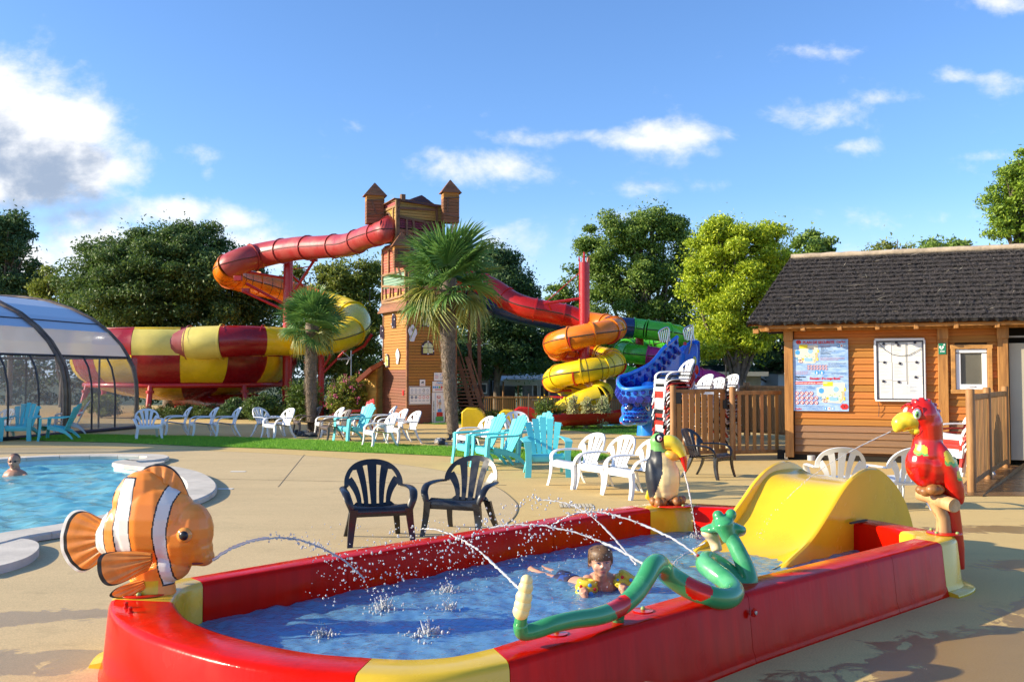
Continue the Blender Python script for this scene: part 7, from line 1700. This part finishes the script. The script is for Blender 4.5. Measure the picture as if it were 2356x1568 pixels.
# ---- palms
pt = mat('palm_trunk', (.13, .10, .075), .95, col2=(.26, .20, .15), vs=7, bump=1, bs=25); pfib = mat('palm_fibre', (.23, .17, .115), .9, island=.5)
lp_g = mat('palm_leaf', (.14, .27, .06), .42, island=.30, trans=.25); lp_y = mat('palm_leaf_old', (.30, .31, .07), .5, island=.35, trans=.25)
def palm_leaf(m, nb_=28, pet=.55, bl=.72, spread=205, droop=.16, seed=0):
    rg = random.Random(seed); mb = MB(); mb.tube([(0, 0, 0), (pet*.5, 0, .02), (pet, 0, 0)], [.016, .012, .012], 5)
    for k in range(nb_):
        a = R(-spread/2+spread*k/(nb_-1)); L = bl*(.80+.25*math.cos(a*.5))*rg.uniform(.92, 1.06); d = Vector((math.cos(a), math.sin(a), 0)); s = Vector((-d.y, d.x, 0)); c = Vector((pet, 0, 0)); w = .023; fold = .014; dr_ = droop*rg.uniform(.5, 1.6)
        def p(t, x, z): return c+d*(L*t)+s*x+UP*(z-dr_*t*t*t*.9+.10*abs(math.sin(a))*t*.5)
        mb.add([p(.02, 0, 0), p(.3, -w*.8, fold), p(.3, 0, 0), p(.3, w*.8, fold), p(.65, -w, fold), p(.65, 0, 0), p(.65, w, fold), p(.88, -w*.5, fold*.5), p(.88, 0, 0), p(.88, w*.5, fold*.5), p(1, 0, 0)],
               [(0, 2, 1), (0, 3, 2), (1, 2, 5, 4), (2, 3, 6, 5), (4, 5, 8, 7), (5, 6, 9, 8), (7, 8, 10), (8, 9, 10)])
    me = bpy.data.meshes.new('leaf'); me.from_pydata([tuple(v) for v in mb.v], [], mb.f); me.materials.append(m); return me
LG = [palm_leaf(lp_g, seed=1), palm_leaf(lp_g, 30, .5, .78, 225, .10, 2), palm_leaf(lp_g, 26, .6, .68, 190, .25, 3)]; LY = [palm_leaf(lp_y, 24, .5, .66, 170, .55, 4), palm_leaf(lp_y, 22, .45, .6, 150, .7, 5)]
def palm(label, bx, by, depth, tx_, ty_, cy, r0, r1, scale, nl, seed):
    p = at(bx, 862, depth); t = thing('palm_tree', label, 'palm tree', (p.x, depth, 0)); rg = random.Random(seed)
    top = at(tx_, cy, depth); pts = spline([(p.x, depth, 0), tuple(at((bx*2+tx_)/3-4, (by*2+ty_)/3, depth)), tuple(at((bx+2*tx_)/3-4, (by+2*ty_)/3, depth)), tuple(at(tx_, ty_, depth)), tuple(top)], 10)
    k = len(pts); mb = MB().tube(pts, [r0+(r1-r0)*min(1, i/k*1.35)+rg.uniform(-.012, .012) for i in range(k)], 16); mb.build('trunk', pt, t, smooth=60)
    n_ = 5200; ii = rng.integers(2, int(k*.86), n_); A = np.array([tuple(pts[i]) for i in ii]); th = rng.uniform(0, 2*PI, n_); rr = (r0+(r1-r0)*np.minimum(1, ii/k*1.35)); D = np.stack([np.cos(th), np.sin(th), 0*th], 1)
    U = D*rng.uniform(.2, .8, (n_, 1))+np.stack([0*th, 0*th, rng.uniform(-1, 1.0, n_)], 1); U /= np.linalg.norm(U, axis=1, keepdims=True); U *= rng.uniform(.02, .06, (n_, 1)); V = np.cross(U, D); V /= np.linalg.norm(V, axis=1, keepdims=True)+1e-6
    A = A+D*rr[:, None]*1.0+U*.6; A[:, 2] += rng.uniform(-.06, .06, n_); o = quads('fibres', A, U, V*.006, pfib, t); o['kind'] = 'stuff'
    for i in range(nl):
        f = (i+.5)/nl; el = R(86-114*f**.9+rg.uniform(-9, 9)); az = i*2.39996+rg.uniform(-.2, .2)
        old = f > .66; me = (rg.choice(LY) if old and rg.random() < .45 else rg.choice(LG)); s_ = scale*rg.uniform(.88, 1.1)*(.9 if f < .12 else 1)*(.86 if old else 1)
        Rm = Matrix.Rotation(az, 3, 'Z') @ Matrix.Rotation(-el, 3, 'Y') @ Matrix.Rotation(rg.uniform(-.7, .7), 3, 'X')
        c = top+Vector((0, 0, -.30*f*scale))
        piece('leaf', me, t, c, (s_, s_, s_), Rm)
    return t
palm('large palm tree standing in front of the timber tower', 1045, 1010, 22.0, 1030, 700, 640, .125, .20, 1.22, 42, 41)
palm('smaller palm tree standing in front of the bowl slide', 722, 998, 24.0, 718, 785, 742, .12, .17, .86, 38, 42)
# stones at the palm feet
st_w = mat('pebble_white', (.62, .58, .52), .8, var=.2, vs=6); st_d = mat('slate_dark', (.035, .04, .05), .6, var=.3, vs=6)
for (lab, cx_, cy_, n_, w, h) in (('ring of white and dark stones at the foot of the large palm', 1045, 1017, 34, 55, 7), ('ring of white and dark stones at the foot of the small palm', 718, 1000, 22, 36, 5)):
    p = gp(cx_, cy_); t = thing('stone_ring', lab, 'stones', tuple(p)); rg = random.Random(cx_)
    for k in range(n_):
        a = rg.uniform(0, 2*PI); r = rg.uniform(.5, 1); q = gp(cx_+w*r*math.cos(a), cy_+h*r*math.sin(a)); s_ = rg.uniform(.05, .13); wh = rg.random() < .35
        mb = MB().ell(q+UP*s_*.35, (s_, s_*rg.uniform(.6, 1), s_*rg.uniform(.4, .7)), Matrix.Rotation(rg.uniform(0, 3), 3, 'Z') @ Matrix.Rotation(rg.uniform(-.4, .4), 3, 'Y'), 7, 5); mb.v = [tuple(Vector(v)+Vector((rg.uniform(-1, 1), rg.uniform(-1, 1), rg.uniform(-1, 1)))*s_*.08) for v in mb.v]
        mb.build('stone', st_w if wh else st_d, t, smooth=0)

# ------------------------------------------------------------------ glazed pool cover
gl_up = clear_mat('polycarbonate', (.55, .60, .66), haze=.92, hcol=(1.0, .93, .82), rough=.4, ior=1.07); gl_lo = clear_mat('clear_sheet', (.80, .82, .86), haze=.17, hcol=(.6, .63, .68), rough=.03, ior=1.10); rib_m = mat('bronze_aluminium', (.11, .07, .045), .35, col2=(.20, .14, .09), vs=3); bar_m = mat('dark_bar', (.03, .03, .035), .4)
D0, D1 = at(155, 862, 23.6), at(314, 862, 26.4); dv = Vector((D1.x-D0.x, 2.8, 0)); ax_ = dv.normalized(); cr = Vector((-ax_.y, ax_.x, 0))    # cr points left, across the tunnel
prof_ = [(0, 0), (.0, .5), (.0, 1.0), (.03, 1.35), (.13, 1.75), (.30, 2.05), (.55, 2.40), (.95, 2.78), (1.5, 3.16), (2.2, 3.48), (3.0, 3.72), (3.9, 3.86), (5.0, 3.92)]
prof_ = prof_+[(10-x, z) for x, z in prof_[-2::-1]]
def dpt(s, k, o=0.0):
    x, z = prof_[k]; g = 1+.0*s; return Vector((D0.x, 23.6, 0))+ax_*s+cr*(x+o)+UP*z
dome = thing('pool_cover', 'arched telescopic glazed pool cover with bronze ribs at the left', 'pool enclosure', (D0.x, 23.6, 0))
np_ = len(prof_); SS = [-6.0, -3.0, 0.0, 2.9]
for s in SS:
    for d_ in ((-.07, .07) if s != SS[-1] else (0,)): MB().tube([dpt(s+d_, k) for k in range(np_)], .065, 8, flat=.8).build('rib', rib_m, dome, smooth=60)
def zline(z):   # index of the profile height on the near side
    for k in range(np_//2):
        if prof_[k+1][1] >= z: f = (z-prof_[k][1])/(prof_[k+1][1]-prof_[k][1]); return k+f
def dpf(s, kf): k = min(int(kf), np_-2); return dpt(s, k).lerp(dpt(s, k+1), kf-k)
for s0, s1 in zip(SS[:-1], SS[1:]):
    kz = zline(2.05)
    for side in (0, 1):
        lo = [0, 1, 2, 3, 4, kz]; lo = lo if side == 0 else [np_-1-k for k in lo]
        MB().grid([[dpf(s0, k) for k in lo], [dpf(s1, k) for k in lo]]).build('lower_pane', gl_lo, dome, smooth=60)
        for j in range(1, 3): ss = s0+(s1-s0)*j/3; MB().tube([dpf(ss, k) for k in lo], .028, 6).build('mullion', bar_m, dome)
    ku = [kz]+list(range(int(kz)+1, np_-1-int(kz)))+[np_-1-kz]
    for a, b in zip(ku[:-1], ku[1:]): MB().grid([[dpf(s0, a), dpf(s0, b)], [dpf(s1, a), dpf(s1, b)]]).build('roof_pane', gl_up, dome, smooth=0)
    for z, r in ((2.05, .035), (3.02, .022), (3.78, .022)):
        kf = zline(z)
        for kk in (kf, np_-1-kf): MB().tube([dpf(s0, kk), dpf(s1, kk)], r, 6).build('bar', bar_m, dome)
    for kk in (0, np_-1): MB().tube([dpf(s0, kk)+UP*.05, dpf(s1, kk)+UP*.05], .05, 6).build('base_rail', bar_m, dome)
kz = zline(2.05); MB().tube([dpf(2.9, kz), dpf(2.9, np_-1-kz)], .05, 6).build('bar', bar_m, dome)
for j in range(1, 8): x = 10*j/8; MB().tube([Vector((D0.x, 23.6, 0))+ax_*2.9+cr*x, Vector((D0.x, 23.6, 2.05))+ax_*2.9+cr*x], .03, 6).build('mullion', bar_m, dome)
MB().add([Vector((D0.x, 23.6, .02))+ax_*2.9, Vector((D0.x, 23.6, 2.05))+ax_*2.9, Vector((D0.x, 23.6, 2.05))+ax_*2.9+cr*10, Vector((D0.x, 23.6, .02))+ax_*2.9+cr*10], [(0, 1, 2, 3)]).build('end_pane', gl_lo, dome, smooth=0)

# ------------------------------------------------------------------ holiday homes beyond
def home(label, x0, x1, yr, ye, dep, wallm, roofm, wins, awn=None, depthw=4.5, ang=0, fascia=None):
    a, b = at(x0, 862, dep), at(x1, 862, dep); z0 = -1.0; zr_, ze = CH+(HZ-yr)/F*dep, CH+(HZ-ye)/F*dep; t = thing('holiday_home', label, 'mobile home', ((a.x+b.x)/2, dep, z0))
    n_ = 9
    for k in range(n_): MB().bb((a.x, dep-.02, z0+(ze-z0)*k/n_), (b.x, dep+.02, z0+(ze-z0)*(k+1)/n_-.02)).build('wall_board', wallm, t, smooth=0)
    MB().bb((a.x+.01, dep+.03, z0), (b.x-.01, dep+depthw, ze)).build('wall', wallm, t, smooth=0)
    m = depthw/2; r_ = MB()
    for k in range(8):
        u0, u1 = k/8, (k+1)/8; r_.add([(a.x-.2, dep-.25+(m+.25)*u0, ze+(zr_-ze)*u0+.04), (b.x+.2, dep-.25+(m+.25)*u0, ze+(zr_-ze)*u0+.04), (b.x+.2, dep-.25+(m+.25)*u1, ze+(zr_-ze)*u1), (a.x-.2, dep-.25+(m+.25)*u1, ze+(zr_-ze)*u1)], [(0, 1, 2, 3)])
    r_.add([(a.x-.2, dep+m, zr_), (b.x+.2, dep+m, zr_), (b.x+.2, dep+depthw+.2, ze), (a.x-.2, dep+depthw+.2, ze)], [(0, 1, 2, 3)]); r_.add([(a.x, dep, ze), (a.x, dep+m, zr_), (a.x, dep+depthw, ze)], [(0, 1, 2)]); r_.build('roof', roofm, t, smooth=0)
    if fascia: MB().bb((a.x-.25, dep-.3, ze-.12), (b.x+.25, dep-.25, ze+.06)).build('fascia', fascia, t, smooth=0)
    for (wx0, wx1, wy0, wy1, kind) in wins:
        p, q = at(wx0, wy1, dep), at(wx1, wy0, dep); o = MB().bb((p.x-.06, dep-.07, p.z-.06), (q.x+.06, dep-.025, q.z+.06)).build('door' if kind == 'd' else 'window', inw, t, smooth=0); MB().bb((p.x, dep-.09, p.z), (q.x, dep-.075, q.z)).build('pane', mat('home_glass', (.03, .05, .06), .1), o, smooth=0)
    if awn:
        p, q, r, s_ = [at(*c) for c in awn]; aw = MB().add([p, q, r, s_, r-UP*.25, s_-UP*.25], [(0, 1, 2, 3), (3, 2, 4, 5)]).build('awning', mat('awning_cloth', (.55, .55, .52), .7, trans=.2), t, smooth=0)
        for c in (r, s_): MB().tube([c-UP*.1, (c.x, c.y, z0)], .04, 6).build('awning_post', fpost, aw)
    return t
hg = mat('home_green_roof', (.035, .10, .08), .5, var=.3, vs=6); hb_ = mat('home_grey_wall', (.26, .25, .24), .7, var=.2, vs=3); hc = mat('home_cream_wall', (.42, .33, .20), .7, var=.2, vs=3); hr = mat('home_red_roof', (.28, .10, .05), .7, var=.4, vs=8)
home('grey mobile home with green roof and pale awning', 1204, 1300, 838, 855, 42, hb_, hg, [(1227, 1236, 882, 918, 'd'), (1244, 1262, 880, 912, 'w'), (1274, 1290, 882, 900, 'w')], awn=((1206, 853, 42), (1262, 860, 42), (1252, 873, 39), (1158, 872, 39)))
home('small mobile home with brown tiled roof right of the tower', 1086, 1124, 856, 872, 41, hb_, hr, [(1092, 1100, 884, 902, 'w'), (1108, 1118, 884, 902, 'w')])
home('mobile home with weathered green roof and cream awning in the middle distance', 1124, 1185, 846, 858, 45, hc, hg, [(1135, 1146, 878, 900, 'w')], awn=((1150, 864, 44.5), (1190, 864, 44.5), (1192, 875, 42), (1142, 874, 42)))
home('long mobile home with green roof behind the spiral slides', 1395, 1580, 853, 866, 42, hc, hg, [(1420, 1440, 880, 905, 'w')], fascia=mat('fascia_cream', (.50, .45, .35), .6))
home('wooden mobile home with green roof between the slides and the hut', 1652, 1750, 838, 858, 38, hc, hg, [(1664, 1671, 866, 886, 'w'), (1682, 1690, 866, 886, 'w'), (1704, 1711, 868, 886, 'w')], fascia=mat('fascia_cream', (.50, .45, .35), .6))
home('white-gabled mobile home just left of the hut post', 1790, 1835, 846, 860, 40, mat('home_white_wall', (.45, .47, .48), .6), hg, [])
fence('wooden_fence', 'orange wooden back fence right of the large palm, sunlit part', at(1075, 862, 33)-UP*1, at(1292, 862, 33)-UP*1, 44, .74, (1, 1), .45)
fence('wooden_fence', 'wooden back fence seen behind the variegated shrubs', at(1300, 862, 30.5)-UP*1, at(1440, 862, 30.5)-UP*1, 30, .72, (1, 1), .45)
# small aerial on its mast beside the oleander
an = thing('aerial', 'grey television aerial on a thin mast above the oleander', 'aerial', tuple(at(812, 862, 32)-UP*1.55)); gr_ = mat('galvanised', (.35, .37, .42), .4, metal=.6)
MB().tube([tuple(at(808, 868, 32)-UP*1.5), tuple(at(808, 806, 32))], .018, 6).build('mast', gr_, an)
MB().tube([tuple(at(776, 826, 32)), tuple(at(809, 824, 32))], .012, 5).build('boom', gr_, an); MB().tube([tuple(at(786, 806, 32)), tuple(at(808, 826, 32))], .012, 5).build('boom', gr_, an)
for k in range(7): MB().tube([at(778+k*4.5, 822, 31.8), at(778+k*4.5, 829, 32.2)], .007, 4).build('element', gr_, an)
for k in range(4): MB().tube([at(798+k*3, 838-k*5, 32), at(803+k*3, 824-k*3, 32)], .008, 4).build('element', gr_, an)
# ------------------------------------------------------------------ people
skin = mat('skin', (.60, .30, .19), .38, var=.12, vs=8, sub=.08); hairm = mat('hair_brown', (.075, .035, .015), .5, col2=(.22, .12, .05), vs=30, stretch=(6, 6, .6), thr=(.35, .7)); lip = mat('lips', (.42, .12, .10), .4)
BD_ = 6.0
def bp(x, y, d=BD_): return at(x, y, d)
def head(parent, c, s, yaw, skinm, hair_m, child=True, bald=False, glass=False, face_name='person'):
    """c = head centre, s = head height; returns builder forms in world space"""
    Rz = Matrix.Rotation(yaw, 3, 'Z')
    f = lambda x, y, z: c+Rz @ Vector((x*s, y*s, z*s))      # face looks along -y
    b = MB(); b.ell(f(0, .06, .10), (.37*s, .44*s, .42*s), Rz, 20, 14); b.ell(f(0, -.07, -.12), (.30*s, .33*s, .33*s), Rz, 18, 12); b.ell(f(0, -.20, -.38), (.15*s, .14*s, .10*s), Rz, 12, 8)
    for sx in (-1, 1): b.ell(f(sx*.17, -.22, -.16), (.13*s, .12*s, .13*s), Rz, 12, 8); b.ell(f(sx*.37, .05, -.04), (.045*s, .09*s, .12*s), Rz, 10, 7)
    b.tube([f(0, -.34, .06), f(0, -.42, -.08), f(0, -.44, -.12)], [.035*s, .05*s, .06*s], 10); b.ell(f(.05, -.39, -.13), (.05*s, .05*s, .04*s)); b.ell(f(-.05, -.39, -.13), (.05*s, .05*s, .04*s)); b.ell(f(0, -.30, .10), (.22*s, .07*s, .035*s), Rz)
    b.ell(f(0, -.335, -.27), (.11*s, .05*s, .045*s), Rz)
    return b, f
def feats(t, f, s, squint=True, smile=0.0, glass=False):
    eb = mat('eyebrow', (.10, .05, .025), .7); ew = mat('eye_white', (.62, .58, .55), .3); ed = mat('eye_dark', (.02, .012, .01), .2)
    for sx in (-1, 1):
        if not glass:
            MB().ell(f(sx*.145, -.335, .015), (.060*s, .02*s, .022*s)).build('eye', ew, t); MB().ell(f(sx*.145, -.352, .013), (.026*s, .012*s, .022*s)).build('iris', ed, t)
            MB().tube([f(sx*.075, -.35, .035), f(sx*.145, -.365, .045), f(sx*.22, -.33, .03)], .011*s, 6).build('eyelid', ed, t)
            MB().tube([f(sx*.06, -.36, .10), f(sx*.15, -.37, .125), f(sx*.24, -.31, .10)], .018*s, 6).build('eyebrow', eb, t)
    MB().tube([f(-.10, -.365, -.275+smile), f(-.04, -.385, -.262), f(.04, -.385, -.262), f(.10, -.365, -.275+smile)], [.008*s, .018*s, .018*s, .008*s], 7).build('mouth', lip, t)
    MB().tube([f(-.09, -.362, -.30+smile), f(0, -.385, -.298), f(.09, -.362, -.30+smile)], [.008*s, .018*s, .008*s], 7).build('mouth', lip, t)
def haircap(t, f, s, m, fringe=.12, seed=1, name='hair'):
    rg = random.Random(seed); b = MB()
    c = f(0, 0, 0); 
    b.ell(f(0, .09, .14), (.405*s, .46*s, .43*s), None, 22, 14)
    mb = b; tmp = [v for v in mb.v]
    keep = []
    inv = lambda p: Vector(p)-c
    # strands falling from the crown over brow and temples
    mm = MB()
    for i in range(700):
        a = rg.uniform(-PI, PI); e = rg.uniform(.0, 1.0)
        front = math.cos(a)
        low = fringe if front > .35 else (-.02 if abs(math.sin(a)) > .8 else .05) if front > -.3 else -.22
        x0, y0 = math.sin(a), -math.cos(a); r0 = rg.uniform(.1, .6)
        p0 = f(x0*.2*r0, .06+y0*.2*r0, .535); p1 = f(x0*.34, .08+y0*.37, .42); p2 = f(x0*.405, .07+y0*.455, .26); zl = low+rg.uniform(-.07, .07); k = 1.0 if zl > .1 else .99; p3 = f(x0*.41*k+rg.uniform(-.02, .02), .06+y0*.46*k, zl)
        mm.tube(spline([p0, p1, p2, p3], 2), [.014*s, .022*s, .025*s, .024*s, .02*s, .014*s, .003*s], 5, flat=.6)
    return mm.build(name, m, t, smooth=70)
# ---- boy
boy = thing('person', 'young boy with brown hair and yellow armbands lying in the splash basin', 'boy', tuple(Vector((bp(1382, 0).x, BD_, WL))))
hs = .190; hc_ = bp(1382, 1291, 5.93); b, f = head(boy, hc_, hs, .10, skin, hairm)
b.tube([f(0, .08, -.25), bp(1383, 1330, 6.0), bp(1383, 1340, 6.03)], [.040, .043, .055], 14)
b.ell(bp(1384, 1344, 6.05), (.112, .085, .095)); b.ell(bp(1384, 1335, 6.05), (.124, .06, .05)); 
for (x, y, d, ex_, ey_, ed_) in ((1352, 1336, 6.02, 1346, 1356, 5.93), (1417, 1334, 6.04, 1436, 1346, 5.99)):
    b.ell(bp(x, y, d), (.043, .043, .043)); b.tube([bp(x, y, d), bp(ex_, ey_, ed_), bp(ex_-4, ey_+6, ed_-.10)], [.040, .034, .028], 12); b.tube([bp(ex_-4, ey_+6, ed_-.10), bp(ex_+2, ey_+22, ed_-.12)], [.027, .02], 10)
    hx_ = bp(ex_+3, ey_+26, ed_-.12)
    for q in range(5): b.tube([hx_, hx_+Vector(((q-2)*.014, -.045-.008*(2-abs(q-2)), -.01))], [.012, .008], 6)
tor = [bp(1383, 1352, 6.08), bp(1350, 1352, 6.2), bp(1318, 1346, 6.3), bp(1300, 1341, 6.36)]; b.tube(tor, [.10, .085, .082, .085], 16, flat=.8)
for (hx0, hy0, kx, ky, ax0_, ay0, fx, fy, dd) in ((1300, 1346, 1268, 1334, 1240, 1322, 1224, 1309, .0), (1302, 1336, 1280, 1325, 1262, 1316, 1250, 1306, .12)):
    b.tube([bp(hx0, hy0, 6.36+dd), bp(kx, ky, 6.46+dd), bp(ax0_, ay0, 6.55+dd), bp(fx+3, fy+5, 6.62+dd)], [.060, .042, .034, .026], 12); b.tube([bp(fx+3, fy+5, 6.62+dd), bp(fx-3, fy, 6.66+dd), bp(fx-6, fy+4, 6.70+dd)], [.026, .026, .016], 10)
    for q in range(5): b.ell(bp(fx-7, fy+3, 6.70+dd)+Vector((0, .012, (q-2)*.009)), (.012, .01, .007))
blob('body', b, skin, boy, .0065, 5, fac=.5)
feats(boy, f, hs, smile=-.012); haircap(boy, f, hs, hairm, .14)
sh = mat('swim_shorts', (.015, .06, .28), .7, col2=(.02, .02, .06), vs=28, thr=(.45, .5))
b = MB(); b.tube([bp(1322, 1347, 6.29), bp(1300, 1341, 6.36)], [.091, .098], 18, flat=.8); b.tube([bp(1302, 1345, 6.36), bp(1278, 1338, 6.43)], [.072, .060], 14); b.tube([bp(1304, 1336, 6.48), bp(1286, 1328, 6.54)], [.070, .058], 14); blob('swim_shorts', b, sh, boy, .008, 3)
armb = mat('armband_yellow', (.84, .66, .05), .25, trans=.15)
for (x, y, d, lean) in ((1349, 1352, 5.93, .1), (1438, 1336, 5.99, .55)):
    mb = MB(); c = bp(x, y, d); Rm = Matrix.Rotation(lean, 3, 'Y')
    for k, (z, rx__) in enumerate(((-.033, .047), (.0, .052), (.034, .044))):
        rings = []
        for i in range(22):
            a = 2*PI*i/22; r = rx__*(1+.05*math.cos(5*a)); cc = c+Rm @ Vector((r*math.cos(a), r*.9*math.sin(a), z)); dr_ = Rm @ Vector((math.cos(a), math.sin(a), 0)); rings.append([cc+dr_*.024*math.cos(t_)+(Rm @ UP)*.024*math.sin(t_) for t_ in [2*PI*j/8 for j in range(8)]])
        mb.ring(rings, closed=True)
    o = mb.build('armband', armb, boy, smooth=80)
    for (dx, dz, r, m) in ((-.035, .02, .011, inr), (.02, -.02, .016, inb), (.045, .01, .012, inr), (-.01, -.035, .010, inr), (.01, .035, .012, inb), (-.055, -.01, .009, inb)):
        a = math.atan2(-1, dx*18); rr = .078; MB().ell(c+Rm @ Vector((rr*math.cos(a), rr*.92*math.sin(a), dz)), (r, .004, r)).build('print', m, o)
# ---- swimmer in the big pool
SW = 14.7; man = thing('person', 'man with dark swimming goggles standing shoulder-deep in the pool', 'man', tuple(Vector((at(32, 862, SW).x, SW, wz))))
s2 = .235; c2_ = at(32, 1061, SW); b, f2_ = head(man, c2_, s2, .25, skin, hairm)
tan_ = mat('skin_tanned', (.48, .23, .14), .4, var=.1, vs=8)
b.tube([f2_(0, .1, -.25), at(33, 1083, SW)+Vector((0, .05, 0))], [.065, .07], 12); b.tube([at(16, 1094, SW), at(24, 1087, SW+.03), at(42, 1087, SW+.03), at(54, 1093, SW)], [.07, .075, .075, .07], 14); b.ell(at(34, 1100, SW), (.20, .13, .16)); b.tube([at(54, 1093, SW), at(62, 1102, SW-.1), at(66, 1106, SW-.3)], [.062, .05, .04], 10); b.tube([at(16, 1094, SW), at(10, 1103, SW-.1), at(14, 1108, SW-.3)], [.062, .05, .04], 10)
b.tube([at(34, 1104, SW), at(34, 1140, SW)], [.16, .15], 12); 
for dx in (-.09, .09): b.tube([at(34, 1136, SW)+Vector((dx, 0, 0)), at(34, 1136, SW)+Vector((dx*1.3, 0, -.45)), Vector((at(34, 0, SW).x+dx*1.3, SW, -1.13))], [.09, .065, .05], 10)
blob('body', b, tan_, man, .012, 5)
feats(man, f2_, s2, glass=True)
gg = mat('goggle_black', (.01, .01, .012), .15)
for sx in (-1, 1): MB().ell(f2_(sx*.15, -.34, .03), (.10*s2, .06*s2, .07*s2)).build('goggle_lens', gg, man)
MB().tube([f2_(math.sin(a)*.40, .05-math.cos(a)*.42, .05) for a in [2*PI*i/20 for i in range(20)]], .012*s2, 6, closed=True).build('goggle_strap', gg, man)
MB().ell(f2_(0, .12, .17), (.37*s2, .42*s2, .385*s2), None, 18, 12).build('short_hair', mat('hair_short', (.16, .09, .06), .7), man)
